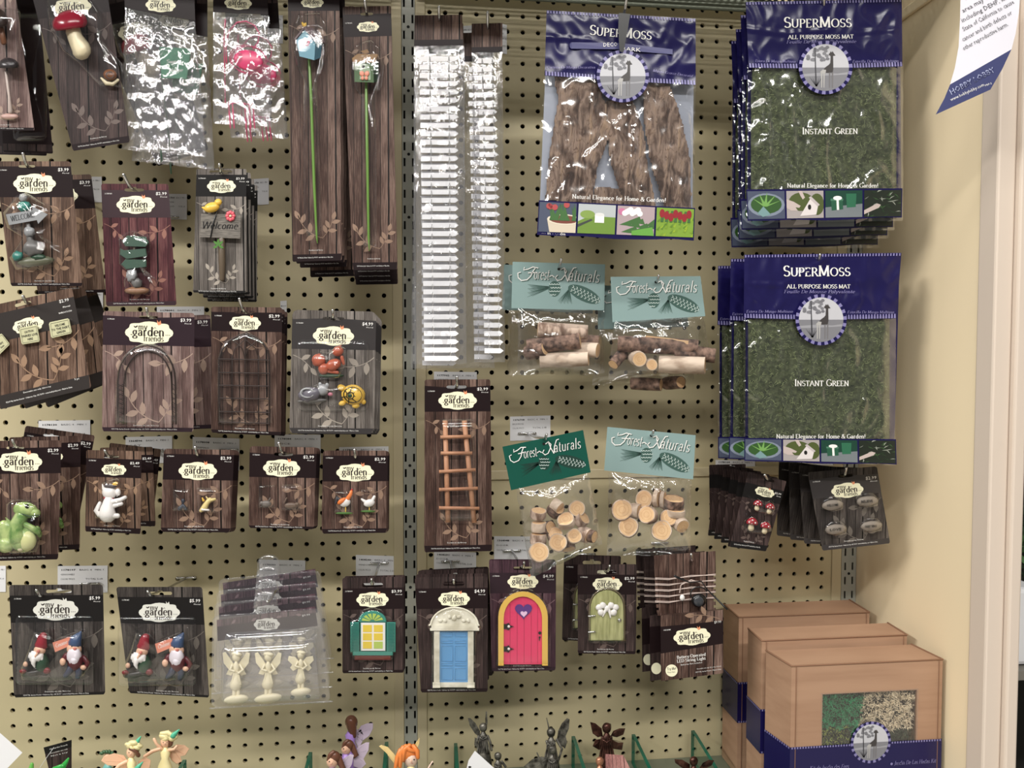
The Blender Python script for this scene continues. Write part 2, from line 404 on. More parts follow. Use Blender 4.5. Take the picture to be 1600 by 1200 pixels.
def sans_geo(s, bold=0.0):
    k = ('sans', s, bold)
    if k in TCACHE: return TCACHE[k]
    c = bpy.data.curves.new('t', 'FONT'); c.body = s; c.size = 1; c.resolution_u = 1; c.offset = bold; c.fill_mode = 'FRONT'
    o = bpy.data.objects.new('t', c); me = bpy.data.meshes.new_from_object(o)
    V = [(v.co.x, v.co.y) for v in me.vertices]; Fc = [list(p.vertices) for p in me.polygons]
    bpy.data.objects.remove(o); bpy.data.curves.remove(c); bpy.data.meshes.remove(me)
    TCACHE[k] = (V, Fc); return TCACHE[k]
def text(mb, geo, x0, y0, x1, y1, cap, h, m, ref=None):
    """baseline runs (x0,y0)->(x1,y1) in px and cap is the height of a capital in px"""
    V, Fc = geo
    if not V: return
    a = min(v[0] for v in V); b = max(v[0] for v in V); w = (b - a) or 1
    dx, dy = x1 - x0, y1 - y0; l = math.hypot(dx, dy); ux, uy = dx / l, dy / l
    k = cap / (ref or 1.0)
    o = []
    for X_, Y_ in V:
        t = (X_ - a) / w; o.append((x0 + dx * t + uy * Y_ * k, y0 + dy * t - ux * Y_ * k, h))
    mb.add(o, Fc, m)
def sans(mb, s, x0, y0, x1, y1, cap, h, m, bold=0.0): text(mb, sans_geo(s, bold), x0, y0, x1, y1, cap, h, m, ref=.73)
def serif(mb, s, x0, y0, x1, y1, cap, h, m, **k): text(mb, serif_geo(s, **k), x0, y0, x1, y1, cap, h, m)
# ------------------------------------------------------------------ carded packs
def leaf(mb, x, y, l, ang, h, m, fat=.46):
    c, s_ = math.cos(math.radians(ang)), math.sin(math.radians(ang)); o = []
    prof = [(0, 0), (.15, .55), (.35, .95), (.55, 1), (.78, .65), (1, 0)]
    pts = [(t, w) for t, w in prof] + [(t, -w) for t, w in prof[-2:0:-1]]
    for t, w in pts:
        a, b = t * l, w * l * fat / 2; o.append((x + a * c - b * s_, y + a * s_ + b * c))
    mb.poly(o, h, m)
def sprig(mb, x, y, l, ang, h, m, n=5, bend=30, ls=.3):
    pts = []; a = math.radians(ang); px_, py_ = x, y; k = 8
    for i in range(k + 1):
        pts.append((px_, py_)); px_ += math.cos(a) * l / k; py_ += math.sin(a) * l / k; a += math.radians(bend / k)
    mb.stroke(pts, l * .022, h, m)
    for i in range(n):
        t = int((i + 2) * k / (n + 1.5)); t = min(t, k); p = pts[t]; q = pts[max(t - 1, 0)]
        an = math.degrees(math.atan2(p[1] - q[1], p[0] - q[0])) + (55 if i % 2 else -55)
        leaf(mb, p[0], p[1], l * ls, an if i < n - 1 else an * .0 + math.degrees(math.atan2(p[1]-q[1], p[0]-q[0])), h, m)
def badge(mb, cx, cy, w, ang, h, cream=None, tx=None):
    cream = cream or CREAM; tx = tx or TXT
    hh = w * .47; ca, sa = math.cos(ang), math.sin(ang)
    def B(u, v): x, y = u * w, v * hh; return (cx + x * ca - y * sa, cy + x * sa + y * ca)
    o = []
    for i in range(48):
        t = 2 * math.pi * i / 48; k = 1.02 + .06 * math.cos(8 * t)
        sx = math.copysign(abs(math.cos(t)) ** .8, math.cos(t)); sy = math.copysign(abs(math.sin(t)) ** .75, math.sin(t))
        o.append(B(.5 * sx * k, .5 * sy * k))
    mb.poly(o, h, cream)
    if w < 20: return
    def tx_(s, u0, u1, v, cap, b):
        p, q = B(u0, v), B(u1, v); serif(mb, s, p[0], p[1], q[0], q[1], cap * hh, h + .12, tx, bold=b)
    tx_('my', -.24, -.04, -.15, .28, 1.25)
    tx_('garden', -.38, .33, .15, .42, 1.4)
    tx_('friends', -.12, .33, .40, .28, 1.25)
    mb.poly([B(-.35, -.33), B(-.31, -.29), B(-.26, -.35), B(-.26, -.27), B(-.31, -.22), B(-.34, -.26)], h + .12, tx)
    p = B(.12, -.2); mb.stroke([B(.06, -.24), B(.1, -.2), B(.13, -.27), B(.15, -.2)], w * .012, h + .12, tx)
    for u in (.36, .40, .44, -.42, -.40):
        mb.poly([B(u, .10), B(u + .02, .07), B(u + .03, .13)], h + .12, tx)
    mb.poly([B(.17, -.62), B(.21, -.5), B(.25, -.6), B(.27, -.42), B(.21, -.36), B(.18, -.42)], h + .05, ORG if cream is CREAM else cream)
def card(name, q, d, sty, label, cat='carded toy', band=(.04, .29), foot=.95, bd=None, price='$2.99', slot=None,
         bandm=None, leaves=True, num='1178080', group=None, corner=.03, fine=True, bdm=None, ramt=1, parts=None):
    """bd=(cx,cy,w) px; slot=(cx,cy,w,h) px; band,foot as fractions or px rows"""
    C = lambda u, v: quad(q, u, v)
    w = math.hypot(q[1][0] - q[0][0], q[1][1] - q[0][1]); hgt = math.hypot(q[3][0] - q[0][0], q[3][1] - q[0][1])
    ang = math.atan2(q[1][1] - q[0][1], q[1][0] - q[0][0])
    ym = (q[0][1] + q[1][1]) / 2; yb = (q[3][1] + q[2][1]) / 2
    fr = lambda y: y if abs(y) < 2 else (y - ym) / (yb - ym)
    b0, b1 = fr(band[0]), fr(band[1]); ft = fr(foot)
    bandm = bandm or INK; wm = W(sty); lm = LF(sty)
    mb = MB(d)
    cu = corner; cv = corner * w / hgt
    out = []
    for (u, v), (du, dv) in (((0, 0), (1, 1)), ((1, 0), (-1, 1)), ((1, 1), (-1, -1)), ((0, 1), (1, -1))):
        a = [C(u + du * cu * (1 - math.cos(t)), v + dv * cv * (1 - math.sin(t))) for t in (0, math.pi / 4, math.pi / 2)]
        if (u, v) in ((1, 0), (0, 1)): a = a[::-1]
        out += a
    if slot is None:
        s0 = C(.5, b0 + .012); slot = (s0[0], s0[1], w * .24, 4.2)
    sx, sy, sw, sh = slot; ca, sa = math.cos(ang), math.sin(ang)
    def S(a, b): return (sx + a * ca - b * sa, sy + a * sa + b * ca)
    hole = []
    for cx_, a0 in ((sw / 2 - sh / 2, -90), (-sw / 2 + sh / 2, 90)):
        for i in range(5):
            t = math.radians(a0 + 45 * i); hole.append(S(cx_ + sh / 2 * math.cos(t), sh / 2 * math.sin(t)))
    # little raised hump in the middle of a euro slot
    hole += [S(-sw * .12, -sh / 2), S(-sw * .08, -sh * .95), S(sw * .08, -sh * .95), S(sw * .12, -sh / 2)]
    allp = out + hole
    tris = tessellate_polygon([[Vector((x, y, 0)) for x, y in out], [Vector((x, y, 0)) for x, y in hole]])
    mb.add([(x, y, 0) for x, y in allp], [list(t) for t in tris], wm)
    edge = mat('card_edge', (120, 104, 92), .8)
    mb.add([(x, y, -.55) for x, y in allp], [list(t) for t in tris], mat('card_back', (150, 140, 130), .8))
    for ring in (out, hole):
        n = len(ring)
        mb.add([(x, y, 0) for x, y in ring] + [(x, y, -.55) for x, y in ring], [[i, (i+1) % n, n+(i+1) % n, n+i] for i in range(n)], edge)
    # dark band, notched round the slot
    e = .0
    bt = [C(e, b0)]
    if abs(fr(sy) - b0) < sh / hgt * .6:
        n_ = 7
        for i in range(n_):
            t = math.radians(180 - 180 * i / (n_ - 1)); bt.append(S(sw / 2 * math.cos(t) * 1.02, (sh / 2 * 1.05) * abs(math.sin(t)) ** .5))
    bt += [C(1 - e, b0), C(1 - e, b1), C(e, b1)]
    mb.poly(bt, .12, bandm)
    mb.poly([C(0, ft), C(1, ft), C(1 - cu * .6, 1), C(cu * .6, 1)], .12, bandm)
    if fine:
        for s, u0, u1, v, cap in (('Decorative use only. Not a toy', .34, .62, ft - .012, 2.1), ('©2017 My Garden Friends • Oklahoma City, OK 73179 • www.hobbylobby.com • Made in China', .1, .82, ft + (1 - ft) * .55, 2.0)):
            a, b = C(u0, v), C(u1, v); sans(mb, s, a[0], a[1], b[0], b[1], cap, .3, WHT)
    if num:
        a, b = C(.05, b0 + .035), C(.05 + min(.14, 11 / w), b0 + .035); sans(mb, num, a[0], a[1], b[0], b[1], 2.2, .3, WHT)
    if price:
        pw = min(.17, 17 / w); cap = min(5.2, w * .045)
        a, b = C(.965 - pw, b0 + 7.5 / hgt), C(.965, b0 + 7.5 / hgt); sans(mb, price, a[0], a[1], b[0], b[1], cap, .3, WHT, .012)
        a, b = C(.965 - pw * .6, b0 + 11.5 / hgt), C(.965, b0 + 11.5 / hgt); sans(mb, 'Floral', a[0], a[1], b[0], b[1], 1.9, .3, WHT)
    if leaves:
        k = w * (1.35 if hgt / w > 3.5 else 1)
        x, y = C(.62, .92 if ft > .9 else ft - .03)
        sprig(mb, x, y, k * .5, -165 + math.degrees(ang), .1, lm, 5, 62, .3)
        sprig(mb, x, y, k * .34, -50 + math.degrees(ang), .1, lm, 5, -30, .38)
        x, y = C(.985, b1 + .06)
        sprig(mb, x, y, k * .42, 140 + math.degrees(ang), .1, lm, 4, 55, .36)
        if hgt / w > 1.25:
            x, y = C(.02, b1 + .05); sprig(mb, x, y, k * .3, 20 + math.degrees(ang), .1, lm, 3, 40, .4)
    if bd:
        badge(mb, bd[0], bd[1], bd[2], ang, .3, bdm)
    t = thing(name, label, cat, P(slot[0], slot[1], d), group)
    t['_'] = 0; del t['_']
    mb.build('backing_card', t)
    return t
def fig(t, name, d, fn, **props):
    mb = MB(d); fn(mb); return mb.build(name, t, **props)
def bubble(t, d, outline, h, wob=.25, m=None, name='clear_blister', seed=1):
    mb = MB(d); mb.dome(outline, h, m or CLEAR, wob=wob, seed=seed); return mb.build(name, t)
IDT = lambda x, y, h: Vector((x, y, h))
def hook(slot, d, tip, label, drop=.012, group=None, ext=.016, base=None):
    S_ = P(slot[0], slot[1] - 1.0, d); T_ = P(tip[0], tip[1], d + ext)
    B_ = Vector((S_.x, -.004, S_.z - drop)) if base is None else P(base[0], base[1], .004)
    t = thing('peg_hook', label, 'hook', B_, group)
    mb = MB(T=IDT); mid = B_.lerp(S_, .5) + Vector((0, 0, -.002))
    pts = [B_, mid, S_, S_.lerp(T_, .5) + Vector((0, 0, -.003)), T_]
    mb.tube([(p.x, p.y, p.z, .0021) for p in pts], STEEL, 8); mb.build('wire_arm', t)
    mb = MB(T=IDT); mb.tube([(B_.x - .014, B_.y + .001, B_.z, .002), (B_.x + .014, B_.y + .001, B_.z, .002)], STEEL, 8)
    mb.tube([(B_.x - .012, .004, B_.z, .002), (B_.x - .012, B_.y, B_.z, .002)], STEEL, 8); mb.tube([(B_.x + .012, .004, B_.z, .002), (B_.x + .012, B_.y, B_.z, .002)], STEEL, 8)
    mb.build('back_bar', t)
    return t
def wlabel(x0, y0, x1, y1, label, lines, d=.0005, tilt=0, group=None):
    mb = MB(d); w, hh = x1 - x0, y1 - y0
    def Q(u, v): return (x0 + u * w, y0 + v * hh + tilt * (u - .5))
    mb.prism([Q(0, 0), Q(1, 0), Q(1, 1), Q(0, 1)], 0, .5, PAPER)
    for i, (s, u0, u1, b) in enumerate(lines):
        v = .18 + .17 * (i // 2 if len(lines) > 3 else i)
        a, c = Q(u0, v), Q(u1, v)
        if v > .95: break
        sans(mb, s, a[0], a[1], c[0], c[1], min(2.6, hh * .12), .7, BLK if b else PAPERTX, .03 if b else 0)
    mb.build('price_label', None, P((x0+x1)/2, (y0+y1)/2, d), **tagp(label, 'label', group))
LT = lambda a, b: [(a, .08, .36, 1), ('BASIC: 4   MIN: 1', .44, .92, 0), (b, .06, .34, 0), ('', .4, .5, 0), ('COLOR: MULTI', .06, .34, 0), ('TOTAL 2.68', .56, .9, 0)]
def back_copies(t, n, dd, dx=0, dz=0, rot=0, jit=1.2, label='', group='', seed=0, skip=('clear_blister',), d0=0):
    rnd = random.Random(seed + 11)
    for i in range(1, n + 1):
        dup(t, dx * i, dd * i + d0, dz * i, rot * i + rnd.uniform(-jit, jit), label, group, skip)
# ------------------------------------------------------------------ the shop wall
PEG = mat('pegboard_paint', (182, 169, 130), .55, build=noisy((180, 167, 129), (190, 177, 139), 6, 2, .5))
TAN = mat('fixture_paint', (236, 216, 178), .5); POST = mat('post_paint_dimmed', (206, 190, 174), .5)  # post: pinker than the panel, and darkened to offset strong light on its front
TANR = mat('fixture_rail_paint', (186, 172, 136), .5)
UPR = mat('slotted_upright_paint', (150, 150, 138), .45)
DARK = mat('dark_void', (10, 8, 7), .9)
p = 0.0254
def pegboard(name, x0, x1, z0, z1, hx, hz, label):
    """sheet with real holes of an inch pitch; (hx,hz) one hole centre"""
    V = []; Fc = []; r = .0038
    i0 = math.floor((x0 - hx) / p + .5); i1 = math.ceil((x1 - hx) / p - .5); j0 = math.floor((z0 - hz) / p + .5); j1 = math.ceil((z1 - hz) / p - .5)
    for i in range(i0, i1 + 1):
        for j in range(j0, j1 + 1):
            a0 = max(x0, hx + (i - .5) * p) if i > i0 else x0; a1 = hx + (i + .5) * p if i < i1 else x1
            b0 = hz + (j - .5) * p if j > j0 else z0; b1 = hz + (j + .5) * p if j < j1 else z1
            cx, cz = hx + i * p, hz + j * p; o = len(V)
            def cl(v, lo, hi): return min(max(v, lo), hi)
            if not (a0 + r < cx < a1 - r and b0 + r < cz < b1 - r):
                V += [(a0, 0, b0), (a1, 0, b0), (a1, 0, b1), (a0, 0, b1)]; Fc.append([o, o+1, o+2, o+3]); continue
            sq = [(a1, cz), (a1, b1), (cx, b1), (a0, b1), (a0, cz), (a0, b0), (cx, b0), (a1, b0)]
            n = 16
            ci = [(cx + r * math.cos(2 * math.pi * k / n), cz + r * math.sin(2 * math.pi * k / n)) for k in range(n)]
            V += [(x, 0, z) for x, z in sq] + [(x, 0, z) for x, z in ci] + [(x, .005, z) for x, z in ci]
            for k in range(8):
                Fc.append([o+k, o+(k+1) % 8, o+8+(2*k+2) % n, o+8+2*k+1, o+8+2*k])
            for k in range(n): Fc.append([o+8+k, o+8+(k+1) % n, o+8+n+(k+1) % n, o+8+n+k])
    me = bpy.data.meshes.new(name); me.from_pydata(V, [], Fc); me.materials.append(PEG); me.update()
    o = bpy.data.objects.new(name, me); COL.objects.link(o); o['kind'] = 'structure'; o['label'] = label
    return o
ZA = 1.84835           # height of the first hole row
XB, ZB, ZC = .35445, ZA + .20424, ZA - .557
XL = P(614, 600, 0).x; XR0 = P(666, 600, 0).x; XT1 = P(629.5, 600, 0).x; XT2 = P(650.5, 600, 0).x; XR1 = P(1302, 700, 0).x; XW = P(1341, 700, 0).x
ZS = ZB + .012; ZSPLIT = P(900, 740, 0).z
pegboard('wall_back', -1.0, XL, .35, ZS + .35, 0, ZA, 'beige pegboard behind the left packs')
pegboard('wall_back', XR0, XR1, ZSPLIT + .008, ZS + .35, XB, ZB, 'beige pegboard behind the moss bags')
pegboard('wall_back', XR0, XR1, .35, ZSPLIT - .008, XB, ZC, 'beige pegboard behind the small doors')
def box(name, x0, x1, y0, y1, z0, z1, m, bev=0, parent=None, kind='structure', **pr):
    me = bpy.data.meshes.new(name)
    V = [(x, y, z) for x in (x0, x1) for y in (y0, y1) for z in (z0, z1)]
    org = parent_world(parent)
    V = [(a - org.x, b - org.y, c - org.z) for a, b, c in V]
    me.from_pydata(V, [], [(0, 1, 3, 2), (4, 6, 7, 5), (0, 4, 5, 1), (2, 3, 7, 6), (0, 2, 6, 4), (1, 5, 7, 3)])
    me.materials.append(m); o = bpy.data.objects.new(name, me); COL.objects.link(o)
    if parent: o.parent = parent
    if bev:
        b = o.modifiers.new('b', 'BEVEL'); b.width = bev; b.segments = 2
    if kind: o['kind'] = kind
    for k, v in pr.items(): o[k] = v
    return o
box('wall_core', -1.0, XW, .03, .04, .35, ZS + .35, DARK)
# thin vertical lips of the board frames beside the uprights, and the rail between the two right boards
box('trim_1', XL, XT1, -.003, .02, .35, ZS + .35, TANR, .001)
box('trim_2', XT2, XR0, -.003, .02, .35, ZS + .35, TANR, .001)
box('trim_3', XR1, XR1 + .0175, -.003, .02, .35, ZS + .35, TANR, .001)
box('trim_4', XR0, XR1, -.004, .02, ZSPLIT - .008, ZSPLIT + .008, TANR, .0015)
def upright(name, xc, w, z0, z1):
    """steel post with two columns of real slots"""
    V = []; Fc = []; pitch = .0254; sw = .0032; sh = .0135; cols = (-.0068, .0068)
    xs = sorted([-w/2, w/2] + [c + s_ * sw / 2 for c in cols for s_ in (-1, 1)])
    n = int((z1 - z0) / pitch)
    for j in range(n):
        zb = z0 + j * pitch; zs = [zb, zb + (pitch - sh) / 2, zb + (pitch + sh) / 2, zb + pitch]
        for a in range(5):
            for b in range(3):
                if a in (1, 3) and b == 1:
                    o = len(V); A = [(xs[a], zs[b]), (xs[a+1], zs[b]), (xs[a+1], zs[b+1]), (xs[a], zs[b+1])]
                    V += [(x, 0, z) for x, z in A] + [(x, .003, z) for x, z in A]
                    Fc += [[o+k, o+(k+1) % 4, o+4+(k+1) % 4, o+4+k] for k in range(4)]; continue
                o = len(V); V += [(xs[a], 0, zs[b]), (xs[a+1], 0, zs[b]), (xs[a+1], 0, zs[b+1]), (xs[a], 0, zs[b+1])]; Fc.append([o, o+1, o+2, o+3])
    o = len(V)
    for x in (-w/2, w/2):
        V += [(x, 0, z0), (x, .03, z0), (x, .03, z0 + n*pitch), (x, 0, z0 + n*pitch)]; Fc.append([o, o+1, o+2, o+3]); o += 4
    # small round screw holes every 4 slots
    for j in range(2, n, 4):
        zc = z0 + j * pitch; o = len(V)
        V += [(.0025 * math.cos(k * math.pi / 5), -.0004, zc + .0025 * math.sin(k * math.pi / 5)) for k in range(10)]; Fc.append(list(range(o, o + 10)))
    me = bpy.data.meshes.new(name); me.from_pydata(V, [], Fc); me.materials.append(UPR); me.materials.append(DARK)
    for f in list(me.polygons)[-((n - 3) // 4 + 1):]:
        if len(f.vertices) == 10: f.material_index = 1
    me.update(); ob = bpy.data.objects.new(name, me); COL.objects.link(ob); ob.location = (xc, -.002, 0); ob['kind'] = 'structure'
    return ob
XU = P(640, 600, 0).x
upright('trim_5', (XT1 + XT2) / 2, XT2 - XT1 - .001, .35, ZS + .35)
upright('trim_6', (XR1 + .0175 + XW) / 2, XW - XR1 - .019, .35, ZS + .35)
# right end panel with its folded front edge and top rail
DP = .305
def panel():
    xf = P(1531, 700, DP).x
    box('wall_right', XW, XW + .004, -DP, .03, .35, ZS + .5, TAN)
    box('trim_7', XW - .004, XW + .022, -DP - .02, -DP + .014, .35, ZS + .5, POST, .003)
    box('trim_8', XW + .0225, XW + .040, -DP - .028, -DP + .014, .35, ZS + .5, POST, .003)
    box('trim_9', XW - .006, XW, -DP + .0141, -.003, P(1409, 26, .11).z - .004, P(1409, 26, .11).z + .012, TAN, .002)
panel()
box('floor', -3, 4, -4, 1.2, -.02, 0, mat('shop_floor', (176, 168, 156), .35), kind='structure')
# perforated metal shelf overhead
def perf_shelf(name, x0, x1, y0, y1, z, m, label, cell=.0115, hx=.0068, hy=.0044, t=.0012, lip=.02, rot=.32):
    V = []; Fc = []; nx = int((x1 - x0) / cell); ny = int((y1 - y0) / cell); cell_x = (x1 - x0) / nx; cell_y = (y1 - y0) / ny
    for i in range(nx):
        for j in range(ny):
            a, b = x0 + i * cell_x, y0 + j * cell_y; cx, cy = a + cell_x / 2, b + cell_y / 2; o = len(V)
            sq = [(a + cell_x, cy), (a + cell_x, b + cell_y), (cx, b + cell_y), (a, b + cell_y), (a, cy), (a, b), (cx, b), (a + cell_x, b)]
            ho = []
            for k in range(8):
                t_ = math.pi / 4 * k; u, v = hx / 2 * math.cos(t_), hy / 2 * math.sin(t_)
                ho.append((cx + u * math.cos(rot) - v * math.sin(rot), cy + u * math.sin(rot) + v * math.cos(rot)))
            V += [(x, y, z) for x, y in sq] + [(x, y, z) for x, y in ho]
            Fc += [[o+k, o+(k+1) % 8, o+8+(k+1) % 8, o+8+k] for k in range(8)]
    me = bpy.data.meshes.new(name); me.from_pydata(V, [], Fc); me.materials.append(m); me.update()
    th = thing(name, label, 'shelf', Vector(((x0+x1)/2, y1, z)))
    me.transform(Matrix.Translation(-th.location)); o = bpy.data.objects.new('perforated_deck', me); COL.objects.link(o); o.parent = th
    box('rear_flange', x0, x1, y1 - .002, y1, z - lip, z, m, parent=th, kind=None)
    box('front_flange', x0, x1, y0, y0 + .002, z - .012, z + .03, m, parent=th, kind=None)
    return th
SHM = mat('shelf_metal', (116, 122, 104), .4, .25)
perf_shelf('wall_shelf', XU + .012, XW - .01, -.33, -.012, ZB + .040, SHM, 'perforated metal shelf above the bagged moss')
perf_shelf('wall_shelf', -.95, XU - .002, -.33, -.012, ZB + .044, SHM, 'perforated metal shelf above the left packs')
# lower shelf, off frame but it carries the boxes and figurines
ZSH = .80
box('display_shelf', -1.0, XU - .002, -.36, -.006, ZSH - .018, ZSH, SHM, .002, kind=None, **tagp('shelf under the coloured fairy figurines', 'shelf'))
box('display_shelf', XU, XW - .006, -.36, -.006, ZSH - .018, ZSH, SHM, .002, kind=None, **tagp('shelf under the kraft boxes and metal fairies', 'shelf'))
# green glass bin dividers on the lower shelf
GLS = mat('green_glass', (205, 225, 215), .05)
def _gl(nt, b):
    nt.nodes.remove(b); out = nt.nodes['Material Output']
    tr = N(nt, 'ShaderNodeBsdfTransparent'); tr.inputs[0].default_value = (.86, .93, .89, 1)
    gl = N(nt, 'ShaderNodeBsdfGlossy'); gl.inputs['Roughness'].default_value = .03
    mx = N(nt, 'ShaderNodeMixShader'); mx.inputs[0].default_value = .1
    nt.links.new(tr.outputs[0], mx.inputs[1]); nt.links.new(gl.outputs[0], mx.inputs[2]); nt.links.new(mx.outputs[0], out.inputs[0])
GLF = mat('green_glass_face', build=_gl)
GLE = mat('green_glass_edge', (18, 92, 70), .2, coat=.5)
def divider(x, ytop, xt2, label):
    A = P(x, ytop, .02); zt = A.z; X0, X1 = A.x - .0028, A.x + .0028
    # the sloped top edge runs down to the front of the shelf
    y0, y1 = -.018, -.34; prof = [(y0, ZSH + .001), (y1, ZSH + .001), (y1, ZSH + .03), (y0 - .012, zt), (y0, zt)]
    V = [(X0, y, z) for y, z in prof] + [(X1, y, z) for y, z in prof]; n = 5
    th = thing('glass_divider', label, 'divider', Vector((A.x, y0, ZSH)))
    V = [tuple(Vector(v) - th.location) for v in V]
    me = bpy.data.meshes.new('glass_pane'); me.from_pydata(V, [], [list(range(5)), list(range(5, 10))]); me.materials.append(GLF)
    o = bpy.data.objects.new('glass_pane', me); COL.objects.link(o); o.parent = th
    me = bpy.data.meshes.new('glass_edge'); me.from_pydata(V, [], [[i, (i+1) % n, n+(i+1) % n, n+i] for i in range(n)]); me.materials.append(GLE)
    o = bpy.data.objects.new('glass_edge', me); COL.objects.link(o); o.parent = th
divider(485, 1176, 0, 'green glass divider left of the purple fairies')
divider(604, 1160, 0, 'green glass divider behind the orange haired fairy')
divider(712, 1162, 0, 'green glass divider left of the grey fairies')
divider(896, 1151, 0, 'green glass divider between grey and copper fairies')
divider(990, 1148, 0, 'green glass divider right of the copper fairy')
divider(1083, 1142, 0, 'green glass divider beside the kraft boxes')
divider(288, 1188, 0, 'green glass divider right of the flower fairies')
# ------------------------------------------------------------------ paints of the little figures
def PT(n, c, r=.35, **k): return mat('paint_' + n, c, r, **k)
RED = PT('red', (160, 24, 40)); CRM = PT('cream', (214, 200, 164)); BRN = PT('brown', (118, 72, 44)); DBR = PT('dark_brown', (52, 34, 28))
TEAL = PT('teal', (32, 122, 108)); GRN = PT('green', (74, 124, 50)); DGR = PT('dark_green', (34, 66, 44)); BLU = PT('blue', (92, 150, 178)); WHI = PT('white', (232, 228, 224))
GRY = PT('grey', (104, 102, 100)); YEL = PT('yellow', (226, 180, 60)); PNK = PT('pink', (230, 70, 120), .3); SIL = PT('silver', (150, 152, 154), .2); SKN = PT('skin', (226, 178, 148)); ROP = PT('brown_grey', (92, 78, 62))
BLACKP = PT('black', (18, 18, 20), .3)
MUSH = 'figurines on tall cards'
# 1 mushroom stake card at the far left
t = card('toy_pack', [(-62, -60), (17, -60), (54, 204), (-40, 203)], .165, 'mauve', 'pale brown card with dark mushroom stakes, cut by the left edge', band=(-55, -28), foot=199, bd=None, price=None, slot=(-30, -52, 18, 4), num=None)
def f(mb):
    mb.blob(-6, 36, 12, 19, 24, 12, DBR, cut=-.2); mb.tube([(2, 45, 9, 4), (6, 66, 8, 5)], BRN)
    mb.blob(13, 103, 10, 17, 13, 10, mat('paint_charcoal', (46, 40, 42), .25), cut=-.25, lump=.12)
    mb.tube([(9, 112, 7, 2.2), (14, 150, 6, 2.2), (16, 174, 5, 4)], PT('pale_stem', (196, 178, 168)))
    mb.blob(15, 182, 4, 14, 5, 4, PT('pale_base', (190, 150, 140)))
fig(t, 'mushroom_figurines', .165, f)
bubble(t, .165, rrect(-40, 10, 33, 190, 10), 22)
hook((-30, -52), .165, (-34, -62), 'steel peg hook above the far left mushroom card')
DK = 'black edged cards behind the mushroom packs'
t2 = card('toy_pack', [(-10, -50), (55, -50), (83, 240), (5, 238)], .13, 'dark', 'dark clear-fronted card hanging second behind the far left mushroom card', band=(-45, 225), foot=236, bd=None, price=None, slot=(15, -42, 15, 4), num=None, leaves=False, fine=False, group=DK)
bubble(t2, .13, rrect(20, 20, 74, 222, 8), 10)
dup(t2, -.022, .03, .004, 0, 'black card hanging furthest back behind the far left mushroom card', DK)
# 2 red mushroom and snail
t = card('toy_pack', [(38, -52), (160, -62), (203, 222), (114, 236)], .17, 'dark', 'tall brown card with red capped mushroom and small snail', band=(-40, 24), foot=.965, bd=(113, 11, 56), price=None, slot=(98, -48, 24, 4))
def f(mb):
    mb.blob(109, 36, 16, 28, 21, 16, PT('cap_crimson', (146, 24, 46), .2), ang=-8, cut=-.45, nu=20, nv=12)
    mb.tube([(114, 48, 13, 12), (118, 60, 13, 12), (126, 74, 12, 14.5), (128, 80, 11, 15)], CRM, 12)
fig(t, 'mushroom_figurine', .17, f)
def f(mb):
    mb.blob(172, 117, 8, 11, 9, 6, BRN, ang=10); mb.stroke(ell(172, 117, 6, 5, 14, a0=0, a1=300), 1.3, 14.5, DBR)
    mb.tube([(158, 122, 5, 1.5), (166, 130, 6, 3.6), (176, 131, 6, 3.6), (184, 125, 6, 2.5)], CRM)
fig(t, 'snail_figurine', .17, f)
bubble(t, .17, [(70, -8), (135, -12), (160, 20), (160, 62), (192, 100), (194, 138), (158, 140), (120, 100), (95, 80), (74, 40)], 24)
def f(mb): mb.stroke([(106, 118), (116, 128), (128, 122)], .9, 1, CLEAR)
hook((98, -48), .17, (94, -58), 'steel peg hook above the red mushroom card')
dup(t, .040, .05, -.010, -9, 'plum backed card peeking out below the red mushroom card', 'red mushroom cards').location.x += .015
t['group'] = 'red mushroom cards'
# 3 bags with header cards at the top -------------------------------------------------
def header(name, q, d, m, label, cat, bd=None, slot=None, group=None, extra=None, foot=None):
    mb = MB(d); mb.prism(q, -.6, 0, m)
    t = thing(name, label, cat, P(slot[0], slot[1], d), group)
    if foot: mb.poly([quad(q, 0, foot), quad(q, 1, foot), q[2], q[3]], .12, INK)
    if bd: badge(mb, bd[0], bd[1], bd[2], math.atan2(q[1][1]-q[0][1], q[1][0]-q[0][0]), .3)
    if extra: extra(mb)
    mb.build('header_card', t)
    return t
def film(t, d, q, m, puff=9, nx=26, ny=40, amp=2.2, freq=.09, seed=0, name='film_bag', back=True, base=0.0, edge=None, sx=1.0):
    """creased clear bag over a px quad: front and back sheets"""
    mb = MB(d)
    for side in ((1, -1) if back else (1,)):
        o = []
        for j in range(ny + 1):
            for i in range(nx + 1):
                u, v = i / nx, j / ny; x, y = quad(q, u, v)
                pr = (max(0, math.sin(math.pi * u)) ** .5) * (min(1, v * 5, (1 - v) * 7)) ** .6
                n1 = abs(noise.noise(Vector((x * freq * sx + seed, y * freq * .6, seed * 1.7)))); n2 = noise.noise(Vector((x * freq * 2.3 + seed, y * freq * 1.4, 4.2 + side)))
                cr = (1 - n1 * 3.2) * amp + n2 * amp * .5
                ex = noise.noise(Vector((y * .08, seed + i * .0, 3))) * 1.6 if i in (0, nx) else 0
                ey = noise.noise(Vector((x * .08, seed, 7))) * 2.0 if j == ny else 0
                hh = base + side * (puff * pr) * (1 if side > 0 else .45) + cr * (.25 + pr) * (1 if side > 0 else .3)
                o.append((x + ex, y + ey, hh))
        W_ = nx + 1
        mb.add(o, [[j*W_+i, j*W_+i+1, (j+1)*W_+i+1, (j+1)*W_+i] for j in range(ny) for i in range(nx)], m, True)
    return mb.build(name, t)
HG = 'bagged garden stakes on the top row'
